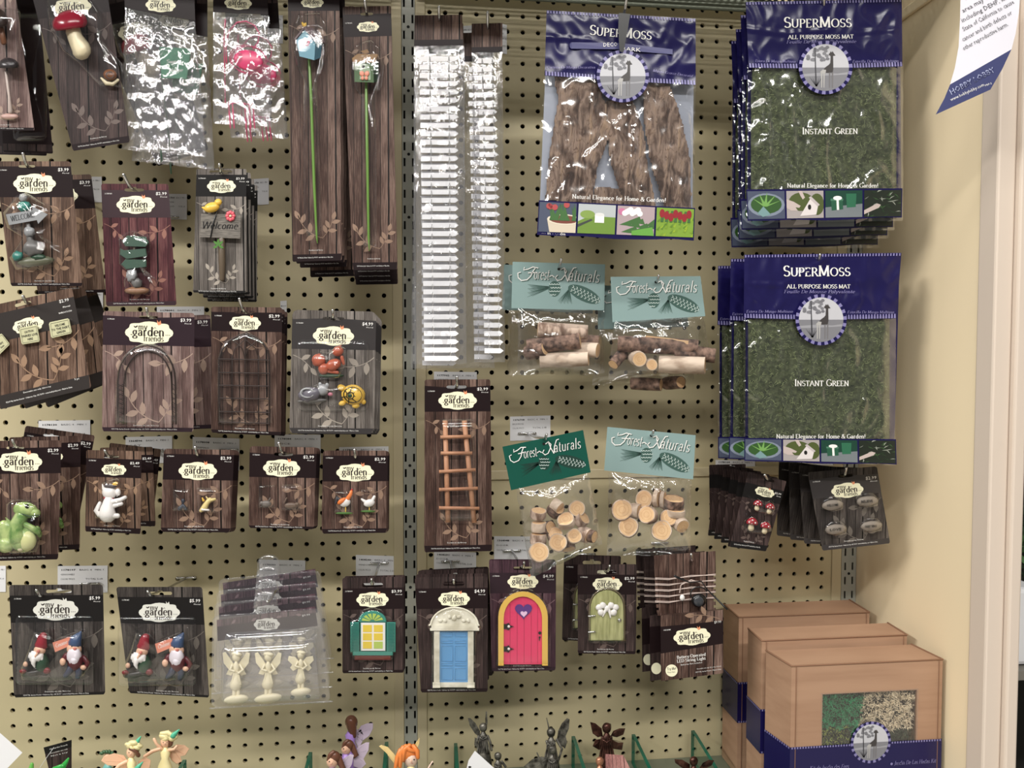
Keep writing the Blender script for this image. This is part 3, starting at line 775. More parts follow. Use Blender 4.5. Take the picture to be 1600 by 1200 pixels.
t = header('toy_pack', [(193, -42), (303, -38), (305, 33), (195, 12)], .16, W('dark'), 'crinkled clear bag with green hanging plaque under a dark header', 'bagged toy', (251, 8, 44), (250, -30), HG, foot=None,
    extra=lambda mb: mb.poly([(193, -25), (303, -20), (305, 33), (195, 12)], .12, INK))
def f(mb):
    mb.prism([(249, 73), (299, 76), (292, 124), (252, 122)], 3, 5.5, PT('plaque_green', (52, 132, 96), .35), inset=1)
    serif(mb, 'Sweet', 260, 99, 283, 99, 6, 5.7, WHI, ital=.2, serifs=False); serif(mb, 'Home', 264, 112, 286, 112, 6, 5.7, WHI, ital=.2, serifs=False)
fig(t, 'garden_plaque', .16, f)
fig(t, 'wire_stem', .16, lambda mb: (mb.tube([(253, 123, 4, .9), (260, 180, 3, .9), (266, 236, 3, .9)], DGR, 6), mb.tube([(x, y, 5, .8) for x, y in ell(237, 61, 13, 4, 14)], BLACKP, 5), mb.tube([(250, 62, 5, 1), (256, 66, 5, 1), (262, 73, 5, 1)], DGR, 5), mb.tube([(251, 234, 2, 1.6), (253, 252, 2, 1.2)], DGR, 6)))
film(t, .16, [(195, 12), (305, 34), (322, 245), (190, 233)], FILMX, 10, 34, 50, 3.2, .075, 3)
dup(t, .012, .02, -.012, 1.5, 'crinkled clear bag with green plaque hanging second in the stack', HG)
hook((250, -30), .16, (246, -40), 'steel peg hook above the green plaque bag')
t = header('toy_pack', [(333, -34), (418, -30), (419, 23), (333, 19)], .15, W('dark'), 'clear bag with pink wire garden chair', 'bagged toy', (372, 5, 40), (375, -25), HG, extra=lambda mb: mb.poly([(333, -20), (418, -18), (419, 23), (333, 19)], .12, INK))
def f(mb):
    W1 = PT('pink_wire', (214, 74, 116), .3)
    mb.tube([(354, 98, 6, 1), (353, 70, 6, 1), (358, 48, 6, 1), (370, 35, 6, 1), (384, 33, 6, 1), (398, 40, 6, 1), (405, 52, 6, 1), (403, 66, 6, 1), (396, 76, 6, 1)], W1, 6)
    for k in range(3): mb.tube([(x, y, 5 + k, .5) for x, y in ell(388, 93, 26 + k * 2, 20 + k, 22, 8 * k)], W1, 5)
    mb.tube([(352, 30, 5, 1), (350, 60, 5, 1), (352, 160, 5, .8)], W1, 5)
    for x in (360, 366, 385, 392, 398): mb.tube([(x - 3, 161, 5, 1), (x, 200, 4, 1)], W1, 5)
    mb.tube([(357, 163, 5, 1), (372, 160, 5, 1), (392, 164, 5, 1)], W1, 5)
fig(t, 'wire_frame', .15, f)
fig(t, 'chair_seat', .15, lambda mb: mb.blob(388, 94, 5, 24, 16, 4, PNK, ang=10))
film(t, .15, [(333, 19), (420, 24), (425, 198), (333, 193)], FILMX, 7, 26, 44, 2.6, .08, 9)
dup(t, .010, .02, -.012, -2.5, 'clear bag with pink wire chair hanging second in the stack', HG)
hook((375, -25), .15, (372, -36), 'steel peg hook above the pink chair bag')
# 4 birdhouse picks ---------------------------------------------------------------
BH = 'birdhouse stake cards'
t = card('toy_pack', [(449, -42), (530, -42), (534, 407), (457, 409)], .16, 'brown', 'tall brown card with light blue birdhouse on a green stake', band=(-35, 17), foot=397, bd=(488, 4, 33), price=None, slot=(489, -34, 20, 4))
def f(mb):
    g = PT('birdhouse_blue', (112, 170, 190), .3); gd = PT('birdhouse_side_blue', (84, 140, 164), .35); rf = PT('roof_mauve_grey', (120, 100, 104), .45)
    F = [(463, 63), (476, 46), (493, 64), (491, 94), (468, 88)]
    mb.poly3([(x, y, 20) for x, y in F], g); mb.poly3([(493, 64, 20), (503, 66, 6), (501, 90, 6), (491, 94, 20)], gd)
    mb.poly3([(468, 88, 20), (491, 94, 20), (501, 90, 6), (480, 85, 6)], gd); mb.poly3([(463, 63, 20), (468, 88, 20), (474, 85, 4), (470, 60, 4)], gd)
    mb.poly3([(476, 41, 23), (460, 60, 22), (461, 63, 22), (476, 45, 22)], rf); mb.poly3([(476, 41, 23), (494, 64, 22), (493, 67, 22), (475, 45, 22)], rf)
    mb.poly3([(476, 41, 23), (489, 44, 3), (508, 66, 3), (495, 66, 22)], rf); mb.poly3([(476, 41, 23), (460, 62, 22), (470, 62, 3), (489, 44, 3)], rf)
    for k in range(6):
        a = k * math.pi / 3; mb.blob(478 + 4 * math.cos(a), 66 + 4 * math.sin(a), 20.5, 2.6, 2.6, .7, PT('petal_pink', (226, 120, 150)), nu=8, nv=5)
    mb.blob(478, 66, 21, 2.8, 2.8, .8, BLACKP, nu=8, nv=5); mb.blob(476.5, 39, 20, 2.5, 4, 1.5, YEL, 25, 8, 5); mb.blob(473.5, 38, 20, 2, 4, 1.5, YEL, -25, 8, 5)
fig(t, 'birdhouse_figurine', .16, f)
fig(t, 'stake', .16, lambda mb: mb.tube([(483, 93, 6, 2.2), (486, 150, 6, 2.3), (491, 290, 5, 2.3), (495, 372, 4, 1.6), (496, 380, 4, .5)], PT('stake_green', (104, 148, 60), .3), 8))
bubble(t, .16, [(466, 20), (500, 18), (514, 36), (516, 78), (505, 96), (497, 108), (500, 230), (504, 370), (488, 384), (474, 370), (472, 230), (470, 108), (460, 92), (455, 60), (458, 34)], 24, .08)
for i in range(3): dup(t, .0015 * (i + 1) + (.01 if i == 2 else 0), .0225 * (i + 1), -.0035 * i - (.008 if i == 2 else 0), 0, 'brown birdhouse stake card behind the light blue birdhouse card', BH, ('clear_blister',))
hook((489, -34), .16, (487, -46), 'steel peg hook above the light blue birdhouse')
t = card('toy_pack', [(535, 11), (611, 9), (621, 421), (551, 422)], .155, 'brown', 'tall dark card with green butterfly birdhouse on a green stake', band=(22, 57), foot=410, bd=(575, 42, 32), price=None, slot=(573, 22, 20, 4))
def f(mb):
    g = PT('birdhouse_green', (62, 96, 48), .35); rf = PT('roof_wood', (150, 112, 68), .5)
    mb.poly3([(553, 97, 18), (583, 98, 18), (584, 129, 18), (554, 128, 18)], g); mb.poly3([(583, 98, 18), (592, 97, 5), (591, 127, 5), (584, 129, 18)], DGR)
    mb.poly3([(554, 128, 18), (584, 129, 18), (591, 127, 5), (562, 126, 5)], DGR)
    mb.prism([(550, 91), (559, 84), (591, 85), (587, 95), (585, 98), (551, 97)], 4, 21, rf, inset=1)
    mb.prism([(563, 80), (574, 77), (577, 82), (570, 84)], 10, 16, rf)
    mb.prism([(562, 100), (576, 100), (579, 112), (579, 125), (562, 124)], 18, 18.6, PT('window_sage', (150, 172, 140))); mb.blob(567.5, 104, 19, 2.6, 2.2, .8, BLACKP, nu=8, nv=5)
    for s_ in (-1, 1):
        mb.blob(569.5 + s_ * 4, 115, 19.5, 4, 4.4, .8, PT('peach', (236, 150, 124)), s_ * 20, 8, 5); mb.blob(569.5 + s_ * 3, 122, 19.5, 2.8, 3.2, .8, PT('peach', (236, 150, 124)), 0, 8, 5)
fig(t, 'birdhouse_figurine', .155, f)
fig(t, 'stake', .155, lambda mb: mb.tube([(572, 129, 6, 2.2), (574, 250, 6, 2.3), (576, 370, 5, 2), (577, 392, 4, .6)], PT('stake_green', (104, 148, 60), .3), 8))
bubble(t, .155, [(556, 66), (580, 60), (594, 70), (602, 92), (600, 130), (590, 142), (590, 260), (588, 392), (566, 394), (564, 260), (562, 142), (550, 130), (545, 100), (548, 78)], 22, .08, seed=4)
for i in range(3): dup(t, -.0006 * (i + 1), .022 * (i + 1), -.005 * (i + 1), 0, 'dark birdhouse stake card behind the green butterfly birdhouse', BH, ('clear_blister',))
hook((573, 22), .155, (570, 2), 'steel peg hook above the green birdhouse')
# leaf sprigs at the foot of both tall cards are printed: one thin print on each
for (x, y) in ():
    pass
# 5 picket fences -----------------------------------------------------------------
FEN = PT('fence_white', (236, 236, 238), .5)
def fence(q, d, bq, x0, x1, x0b, x1b, ya, yb, n, label, hookt, slot, wire, seed, dz):
    hq = q
    t = header('picket_fence_pack', hq, d, W('brown'), label, 'picket fence', None, slot, 'rolled white picket fences', foot=.8)
    def f(mb):
        for i in range(n):
            v = i / (n - 1); y = ya + (yb - ya) * v; a = x0 + (x0b - x0) * v; b = x1 + (x1b - x1) * v; s_ = random.uniform(-.8, .8); hh = random.uniform(4.5, 6.5)
            mb.prism([(a, y - 3.9), (b - 5, y - 3.9 + s_ * .3), (b, y + s_ * .3), (b - 5, y + 3.9 + s_ * .3), (a, y + 3.9)], hh - 1.6, hh, FEN, inset=.5)
    fig(t, 'pickets', d, f)
    def f(mb):
        for k in wire:
            for o_ in (-1.2, 1.2):
                pts = []
                for i in range(n * 2):
                    v = i / (n * 2 - 1); a = x0 + (x0b - x0) * v; b = x1 + (x1b - x1) * v
                    pts.append((a + (b - a) * k + o_ * (1 if i % 2 else -1), ya - 4 + (yb - ya + 8) * v, 5.5 + (2.2 if (i % 2) else -1.5), .45))
                mb.tube(pts, STEEL, 5, smooth=False)
    fig(t, 'tie_wires', d, f)
    film(t, d, bq, FILMP, 8, 16, 110, 1.6, .11, seed, sx=2.0)
    return t
t = fence([(648, 24), (722, 23), (724, 71), (647, 72)], .14, [(647, 72), (725, 71), (729, 568), (645, 569)], 655, 716, 663, 717, 92, 560, 37, 'wide white picket fence in a long clear bag', 0, (686, 32), (.27, .76), 21, 0)
dup(t, .002, .012, -.007, .6, 'wide white picket fence bag hidden behind the first one', 'rolled white picket fences')
hook((686, 33), .14, (686, 11), 'steel peg hook holding the wide picket fence')
t = fence([(737, 37), (785, 36), (785, 82), (737, 83)], .13, [(737, 82), (785, 81), (789, 566), (741, 566)], 746, 775, 757, 787, 95, 548, 35, 'narrow white picket fence in a long clear bag', 0, (762, 44), (.25, .8), 33, 0)
dup(t, -.012, .012, -.009, .3, 'narrow white picket fence bag hanging behind and lower left', 'rolled white picket fences')
hook((762, 46), .13, (762, 19), 'steel peg hook holding the narrow picket fence')
# 6 row of signs -------------------------------------------------------------------
WOODSIGN = PT('sign_grey_wood', (98, 94, 88), .5)
t = card('toy_pack', [(-8, 252), (110, 252), (129, 447), (17, 447)], .17, 'tan', 'brown card with grey arrow sign over stones', band=(260, 308), foot=442, bd=(54, 287, 62), price='$3.99', slot=(42, 260, 26, 4))
def f(mb):
    mb.prism([(9, 335), (51, 328), (50, 322), (75, 335), (60, 350), (58, 344), (14, 352)], 8, 12, SIL, inset=1.2)
    serif(mb, 'WELCOME', 17, 346, 54, 339, 8, 12.3, BLACKP); mb.blob(38, 322, 9, 11, 8, 7, TEAL, lump=.3); mb.blob(36, 309, 9, 7, 7, 6, SIL, lump=.2, seed=3)
    mb.tube([(44, 352, 6, 4), (46, 370, 7, 5), (50, 392, 8, 7)], GRY); mb.blob(52, 388, 9, 16, 13, 9, GRY, lump=.4, seed=5); mb.blob(46, 362, 9, 9, 8, 7, SIL, lump=.4, seed=2)
    mb.blob(28, 400, 8, 9, 7, 6, TEAL, lump=.5); mb.blob(56, 408, 6, 30, 8, 8, PT('mossy_base', (96, 98, 76)), -4, lump=.2); mb.blob(60, 402, 9, 12, 5, 6, DGR, lump=.4, seed=7)
fig(t, 'arrow_sign_figurine', .17, f)
bubble(t, .17, [(24, 306), (40, 300), (60, 310), (98, 330), (92, 348), (70, 360), (72, 380), (110, 395), (96, 410), (70, 424), (24, 424), (14, 404), (34, 372), (10, 356), (4, 332)], 26, .6, seed=5)
for i in range(1): dup(t, .004, .055, -.006, -1.5, 'dark brown sign card behind the grey arrow sign card', 'arrow sign cards', ('clear_blister', 'arrow_sign_figurine'))
hook((43, 261), .17, (36, 240), 'steel peg hook holding the arrow sign cards')
t = card('toy_pack', [(158, 287), (263, 287.5), (276, 477), (166, 478.5)], .15, 'maroon', 'maroon card with stacked green arrow boards', band=(297, 340), foot=471, bd=(212, 320, 56), price='$2.99', slot=(210, 297, 31, 5), bandm=mat('printed_wine_band', (48, 24, 32), .38))
def f(mb):
    g = PT('board_green', (66, 92, 78), .3)
    for q in ([(190, 376), (199, 368), (228, 370), (233, 379), (228, 386), (196, 385)], [(188, 388), (194, 391), (228, 388), (230, 400), (198, 405), (187, 398)], [(189, 413), (196, 405), (229, 406), (229, 417), (197, 421)]):
        mb.prism(q, 6, 10, g, inset=1.5)
    mb.tube([(210, 366, 5, 2), (209, 425, 5, 3), (211, 450, 5, 4)], ROP); mb.blob(206, 430, 8, 9, 9, 6, SIL, lump=.6)
    mb.blob(213, 442, 7, 9, 8, 6, GRY, lump=.5, seed=3); mb.blob(214, 454, 5, 20, 6, 7, PT('base_brown', (140, 96, 66)), lump=.15)
fig(t, 'sign_stack_figurine', .15, f)
bubble(t, .15, [(206, 358), (232, 366), (241, 378), (232, 400), (232, 420), (226, 432), (252, 442), (236, 462), (194, 462), (190, 440), (200, 428), (184, 412), (184, 370)], 20, .6, seed=8)
hook((208, 297), .15, (193, 273), 'steel peg hook holding the maroon arrow board card')
t = card('toy_pack', [(307, 264), (385, 264), (384, 458), (301.5, 457)], .16, 'grey', 'grey card with small Welcome sign, yellow bird and pink flower', band=(273, 307), foot=454, bd=(346, 291, 42), price='$3.99', slot=(345, 269, 36, 6), bandm=INKB)
def f(mb):
    mb.prism([(314, 334), (377, 335), (376, 373), (312, 371)], 5, 9, mat('sign_board', build=noisy((78, 72, 66), (120, 113, 104), 90, 3, .6, stretch=(1, 1, 8))), inset=.8)
    serif(mb, 'Welcome', 317, 357, 372, 358, 11, 9.4, BLACKP, ital=.25, serifs=False, bold=.9)
    mb.tube([(338, 333, 10, 1.1), (333, 350, 10.5, 1.1), (329, 371, 9.5, 1.1)], BLACKP, 6)
    mb.tube([(346, 372, 4, 5.5), (347, 410, 4, 5.5), (347, 436, 3, 4)], ROP, 8)
fig(t, 'sign_board', .16, f)
def f(mb):
    mb.blob(331, 324, 10, 13, 8, 7, YEL, -14); mb.blob(341, 316, 11, 6, 5.5, 5, YEL); mb.tube([(320, 326, 9, 3), (316, 324, 9, 1)], YEL); mb.blob(346, 316, 12, 2, 1, 1, DBR, nu=6, nv=4)
fig(t, 'bird_figurine', .16, f)
def f(mb):
    for k in range(8):
        a = k * math.pi / 4; mb.blob(360 + 5 * math.cos(a), 337.5 + 5.5 * math.sin(a), 11, 3.2, 3.2, 1.8, PT('flower_pink', (222, 82, 96)), nu=8, nv=5)
    mb.blob(360, 337.5, 12.5, 2.2, 2.2, 1.4, CRM, nu=8, nv=5)
fig(t, 'flower_figurine', .16, f)
def f(mb):
    for a in (-40, -90, -140, 30, 150): leaf(mb, 341, 383, 10, a, 9.6 + a * .001, GRN, .4)
fig(t, 'leaf_sprig', .16, f)
for i in range(3): dup(t, .001, .022 * (i + 1), -.004 * i, 0, 'grey card behind the Welcome sign card', 'Welcome sign cards', ('clear_blister', 'bird_figurine', 'flower_figurine', 'leaf_sprig'))
hook((345, 270), .16, (343, 257), 'steel peg hook holding the Welcome sign cards')
# three little cream signs
q = [(-24, 480), (112.5, 449.5), (143, 606), (-1, 640)]
t = card('toy_pack', q, .17, 'tan', 'tilted brown card with three cream fairy garden signs', band=(.09, .36), foot=.87, bd=(44, 508, 46), price=None, slot=(36, 475, 26, 5), num=None, bandm=mat('printed_charcoal_band', (46, 40, 38), .35), fine=False)
def f(mb):
    g = PT('sign_cream', (192, 190, 150), .35)
    for qq, lines in (([(29, 513), (58, 507), (63, 534), (34, 539)], ('CAUTION', 'FAIRIES LIVE', 'HERE')), ([(76, 504), (108, 497), (113, 521), (80, 529)], ('WELCOME', 'TO THE FAIRY', 'GARDEN')), ([(-12, 528), (3, 521), (16, 538), (-2, 556)], ('', 'Fairy', 'Home'))):
        mb.prism([quad(qq, .06, 0), quad(qq, .94, 0), quad(qq, 1, .1), quad(qq, 1, .9), quad(qq, .94, 1), quad(qq, .06, 1), quad(qq, 0, .9), quad(qq, 0, .1)], 2, 7, g, inset=1)
        r = [quad(qq, a, b) for a, b in ((.08, .1), (.92, .1), (.92, .9), (.08, .9))]; mb.stroke(r, .6, 7.2, BLK, closed=True)
        for i, s_ in enumerate(lines):
            if s_: a, b = quad(qq, .5 - .035 * len(s_), .36 + .22 * i), quad(qq, .5 + .035 * len(s_), .36 + .22 * i); sans(mb, s_, a[0], a[1], b[0], b[1], 3.6, 7.3, BLK, .02)
fig(t, 'sign_figurines', .17, f)
if 1:
    for s_, u0, u1, v, c in (('$2.99', .83, .94, .12, 5), ('Floral', .86, .94, .175, 2.6), ('WK013130', .80, .95, .225, 2.6), ('Decorative use only. Not a toy', .28, .58, .90, 2.4), ('3 pc', .84, .89, .89, 3), ('©2017 My Garden Friends • Oklahoma City, OK 73179 • www.hobbylobby.com • Made in China', .08, .80, .955, 2.4)):
        a, b = quad(q, u0, v), quad(q, u1, v); mb = MB(.17); sans(mb, s_, a[0], a[1], b[0], b[1], c, .4, WHT, .01); mb.build('printed_line', t)
for i in range(2): dup(t, .001, .04 * (i + 1), .0, -4.5 * (i + 1), 'brown card leaning behind the tilted card of cream signs', 'cream sign cards', ('clear_blister', 'sign_figurines', 'printed_line'))
hook((45, 475), .17, (36, 463), 'steel peg hook holding the tilted cream sign card')
# 7 arch, trellis, squirrel ------------------------------------------------------------
IRON = PT('dark_bronze', (58, 46, 42), .35, metal=.4)
t = card('toy_pack', [(161, 486), (304, 489), (302, 675), (159.5, 674)], .165, 'mauve', 'wide mauve brown card with dark wire garden arch', band=(494, 540), foot=668, bd=(233, 520, 70), price='$3.99', slot=(232, 496, 30, 4.5), bandm=INKP)
def f(mb):
    A = [(184, 662), (184, 600)] + ell(229, 595, 45, 56, 14, 0, 180, 360) + [(275, 662)]
    Bq = [(193, 662), (193, 602)] + ell(231, 598, 37, 50, 14, 0, 180, 360) + [(270, 662)]
    mb.tube([(x, y, 7, 1.5) for x, y in A], IRON, 6); mb.tube([(x, y, 3, 1.2) for x, y in Bq], IRON, 6)
    for k in range(9):
        y = 600 + k * 7; mb.tube([(184, y, 6, .7), (193, y + 5, 4, .7)], IRON, 5); mb.tube([(193, y, 4, .6), (184, y + 5, 6, .6)], IRON, 5)
        mb.tube([(270, y, 4, .6), (275, y + 5, 6, .6)], IRON, 5)
fig(t, 'garden_arch', .165, f)
bubble(t, .165, [(178, 666), (178, 596)] + ell(231, 594, 52, 58, 14, 0, 180, 360) + [(283, 600), (283, 666)], 20, .15)
dup(t, .008, .05, -.003, -3, 'brown arch card leaning out behind the garden arch card', 'garden arch cards', ('garden_arch', 'clear_blister')); t['group'] = 'garden arch cards'
hook((233, 496), .165, (229, 482), 'steel peg hook holding the garden arch card')
t = card('toy_pack', [(330, 479), (441, 480.5), (439, 680), (330, 676)], .155, 'brown', 'brown card with dark wire arched window trellis', band=(488, 518), foot=673, bd=(383, 505, 46), price='$2.99', slot=(382, 488, 32, 4.5))
def f(mb):
    o = [(342, 662), (342, 562), (346, 548), (356, 534), (370, 526), (384, 521), (398, 526), (411, 536), (419, 548), (421, 562), (421, 664)]
    mb.tube([(x, y, 4, 1.4) for x, y in o], IRON, 6)
    for x, y0 in ((363, 556), (383, 522), (404, 556)): mb.tube([(x, y0, 4, 1.1), (x, 662, 4, 1.1)], IRON, 6)
    for y in (561, 582, 602, 622, 643, 660): mb.tube([(342, y, 4.5, 1), (421, y + 1.5, 4.5, 1)], IRON, 6)
    for x0, x1, xm in ((342, 383, 363), (383, 421, 404), (363, 404, 383)):
        mb.tube([(x0, 561, 4, .8), (x0 + 4, 545, 4, .8), (xm, 530, 4, .8)], IRON, 5); mb.tube([(x1, 561, 4, .8), (x1 - 4, 545, 4, .8), (xm, 530, 4, .8)], IRON, 5)
fig(t, 'trellis', .155, f)
bubble(t, .155, [(340, 664), (338, 560), (350, 534), (384, 516), (414, 532), (426, 560), (427, 664)], 8, .15)
back_copies(t, 2, .015, .001, -.002, 0, .8, 'brown trellis card behind the wire window trellis card', 'trellis cards', 3, ('clear_blister', 'trellis')); t['group'] = 'trellis cards'
hook((382, 488), .155, (374, 467), 'steel peg hook holding the trellis card')
t = card('toy_pack', [(457, 484), (588, 487), (584, 678), (452, 677)], .165, 'grey', 'grey brown card with squirrel, hedgehog and turtle', band=(500, 546), foot=669, bd=(521, 525, 60), price='$4.99', slot=(521, 498, 34, 5), corner=.06, bandm=mat('printed_grey_band', (50, 46, 46), .35))
def f(mb):
    g = PT('squirrel_orange', (176, 84, 58), .3)
    mb.blob(498, 563, 8, 11, 10, 7, g, 20, lump=.25); mb.blob(506, 576, 8, 9, 9, 7, g, lump=.2, seed=2); mb.blob(521, 570, 10, 13, 9, 8, g, -25, lump=.15); mb.blob(528, 549, 10, 9, 7.5, 7, g, -20)
    mb.tube([(524, 544, 9, 2), (533, 540, 9, 1)], g); mb.tube([(534, 558, 10, 3), (537, 568, 10, 2.5)], g); mb.tube([(512, 580, 9, 3), (527, 582, 9, 3)], g); mb.blob(533, 549, 14, 1, 1, 1, BLACKP, nu=6, nv=4)
    mb.blob(518, 587, 5, 20, 3.5, 6, DGR, lump=.2)
fig(t, 'squirrel_figurine', .165, f)
def f(mb):
    g = PT('hedgehog_grey', (104, 100, 110), .25)
    mb.blob(484, 616, 8, 18, 11, 9, g, -8, lump=.2, nu=16, nv=10); mb.tube([(x, y, 15.5, 1.6) for x, y in ell(480, 614, 10, 7, 14, 0, 30, 330)], SIL, 6)
    mb.blob(505, 609, 9, 9, 9, 7, SIL, lump=.15); mb.blob(500, 601, 9, 3, 4, 2, SIL); mb.blob(511, 602, 9, 3, 4, 2, SIL); mb.blob(516, 616, 9, 4, 3, 3, PT('nose_pink', (200, 120, 140)))
    mb.blob(488, 626, 5, 24, 3.5, 5, GRY, -3)
fig(t, 'hedgehog_figurine', .165, f)
def f(mb):
    mb.blob(552, 617, 4, 19, 16, 13, YEL, 10, 18, 10); mb.blob(534, 606, 7, 7, 5, 5, YEL, 20); mb.blob(535, 630, 5, 6, 4, 4, YEL, -20); mb.blob(556, 634, 5, 6, 4, 4, YEL); mb.blob(568, 628, 5, 4, 4, 4, YEL)
    mb.tube([(x, y, 16.7, .9) for x, y in ell(547, 618, 6, 5.5, 7)] + [(553, 618, 16.7, .9)], BLACKP, 5)
    for k in range(7):
        a = k * 2 * math.pi / 7 + .2
        mb.tube([(547 + 6 * math.cos(a), 618 + 5.5 * math.sin(a), 16.6, .8), (550 + 13 * math.cos(a), 617.5 + 11 * math.sin(a), 13.6, .8), (552 + 18.5 * math.cos(a), 617 + 15.5 * math.sin(a), 5, .8)], BLACKP, 5)
    mb.tube([(x, y, 12.6, .8) for x, y in ell(551, 617, 14.2, 12, 18, 10)] + [(565, 619.5, 12.6, .8)], BLACKP, 5); mb.blob(547, 618, 16, 4, 3.6, 1.4, DGR, nu=8, nv=5)
fig(t, 'turtle_figurine', .165, f)
bubble(t, .165, rrect(464, 531, 576, 643, 10), 5, .2); bubble(t, .165, [(486, 562), (500, 548), (512, 550), (530, 538), (543, 545), (541, 570), (530, 592), (500, 594), (492, 580)], 24, .5, name='clear_bubble')
bubble(t, .165, [(466, 624), (476, 606), (496, 598), (516, 604), (540, 600), (566, 604), (574, 624), (560, 640), (532, 636), (500, 632), (472, 634)], 22, .5, name='clear_bubble', seed=6)
back_copies(t, 4, .012, .0012, -.0015, 0, .3, 'grey brown card stacked behind the squirrel and turtle card', 'squirrel and turtle cards', 4, ('clear_blister', 'clear_bubble', 'squirrel_figurine', 'hedgehog_figurine', 'turtle_figurine'))
hook((520, 498), .165, (520, 485), 'steel peg hook holding the squirrel and turtle cards')
# 8 dragon, cat, minis ------------------------------------------------------------------
t = card('toy_pack', [(-22, 689), (96, 688), (91, 874), (-24, 877)], .17, 'brown', 'brown card with green baby dragon', band=(699, 740), foot=867, bd=(31, 722, 65), price='$2.99', slot=(24, 700, 28, 4))
def f(mb):
    g = mat('dragon_green', build=noisy((92, 134, 62), (176, 196, 120), 60, 3, .25)); gb = PT('dragon_belly', (204, 206, 140), .3)
    mb.blob(40, 797, 14, 20, 13, 11, g, 8); mb.blob(52, 801, 15, 12, 8, 9, g, 5); mb.tube([(34, 806, 13, 11), (26, 820, 13, 12), (28, 840, 14, 17)], g, 12)
    mb.blob(36, 843, 14, 22, 20, 15, g); mb.blob(42, 845, 20, 15, 16, 11, gb); mb.blob(10, 832, 9, 16, 20, 7, g, -20); mb.tube([(40, 820, 18, 5), (52, 826, 21, 5), (60, 832, 18, 5)], g); mb.tube([(58, 826, 16, 5), (62, 836, 14, 4)], g)
    mb.blob(8, 852, 11, 14, 12, 8, g); mb.blob(32, 858, 20, 5, 4, 4, CRM); mb.blob(42, 791, 24, 3.4, 3.8, 3, BLACKP); mb.tube([(34, 803, 23, .8), (46, 807, 25, .8), (60, 805, 22, .8)], DGR, 5)
    for x, y in ((14, 815), (8, 822), (3, 830)): mb.tube([(x, y, 8, 3), (x - 5, y - 6, 8, 1)], g)
fig(t, 'dragon_figurine', .17, f)
bubble(t, .17, [(8, 785), (20, 777), (50, 778), (66, 786), (68, 806), (60, 820), (68, 842), (58, 864), (20, 866), (-6, 862), (-10, 830), (8, 812)], 36, .35, seed=2)
for i in range(2): dup(t, [.004, .012][i], [.05, .075][i], [0, .008][i], [-1, 9][i], 'dark dragon card behind the front green dragon card', 'dragon cards', ('clear_blister', 'clear_bubble') if i < 1 else ('clear_blister', 'dragon_figurine'))
hook((28, 700), .17, (20, 688), 'steel peg hook holding the dragon cards')
t = card('toy_pack', [(135, 703), (221, 705), (220, 834.5), (133, 830.5)], .165, 'tan', 'small brown card with white cat wearing a red collar', band=(717, 746), foot=824, bd=(178, 734, 36), price='$2.49', slot=(174, 714, 24, 4))
def f(mb):
    mb.blob(171, 770, 11, 12, 10, 9, WHI, 15); mb.tube([(162, 764, 9, 3), (160, 757, 8, 1)], WHI); mb.blob(184, 769, 13, 5, 6, 5, WHI); mb.blob(172, 760, 14, 10, 4, 5, PT('cat_grey', (74, 66, 68)), 5)
    mb.blob(180, 756, 15, 5, 3, 3, YEL, -20); mb.tube([(163, 778, 12, 2), (176, 779, 14, 2)], RED, 6)
    mb.tube([(170, 782, 12, 8), (168, 796, 12, 12), (168, 804, 12, 14)], WHI, 12); mb.tube([(176, 784, 17, 4), (188, 781, 18, 3.4), (196, 777, 17, 3)], WHI); mb.tube([(178, 790, 16, 4), (190, 787, 17, 3)], WHI)
    mb.tube([(156, 804, 8, 5), (150, 798, 7, 4), (156, 786, 6, 3)], WHI); mb.tube([(158, 798, 13, 1.8), (161, 788, 12, 2.2)], PT('cat_grey', (74, 66, 68))); mb.tube([(170, 806, 18, 4.5), (184, 806, 18, 4)], WHI)
fig(t, 'cat_figurine', .165, f)
bubble(t, .165, [(158, 752), (184, 746), (192, 754), (188, 770), (202, 776), (200, 788), (188, 796), (190, 812), (146, 812), (146, 790), (158, 778)], 28, .4)
for i in range(2): dup(t, [0, .004][i], [.045, .065][i], -.001, [-2.5, 6][i], 'dark cat card fanned out behind the white cat card', 'cat cards', ('clear_blister', 'cat_figurine'))
hook((174, 714), .165, (164, 704), 'steel peg hook holding the cat cards')
def minis(q, d, label, bands, bd, price, slot, figs, bubs, tip, hl, n=5, back='', grp=''):
    t = card('toy_pack', q, d, 'brown', label, band=bands[:2], foot=bands[2], bd=bd, price=price, slot=slot, corner=.05)
    for nm, fn in figs: fig(t, nm, d, fn)
    for b in bubs: bubble(t, d, b, 14, .15, name='clear_bubble')
    if n: back_copies(t, n, .005, .0006, -.0008, 0, .3, back, grp, 5, ('clear_bubble',) + tuple(a for a, b_ in figs))
    hook(slot[:2], d, tip, hl)
    return t
def f1(mb): mb.tube([(280, 795, 5, 3), (286, 790, 6, 4), (290, 795, 5, 3)], PT('blue_dark', (44, 52, 66))); mb.blob(286, 783, 6, 3, 4, 3, PT('blue_dark', (44, 52, 66)))
def f2(mb):
    c = PT('pale_yellow', (222, 200, 130)); mb.tube([(314, 798, 6, 3), (320, 792, 7, 5), (324, 785, 7, 4), (328, 781, 7, 4)], c); mb.tube([(328, 782, 8, 3), (336, 780, 8, 2)], c); mb.tube([(325, 780, 8, 1.5), (322, 776, 8, .8)], c); mb.tube([(318, 782, 8, 2), (316, 778, 8, 1)], YEL); mb.tube([(316, 796, 9, 2), (326, 797, 9, 1.5)], WHI)
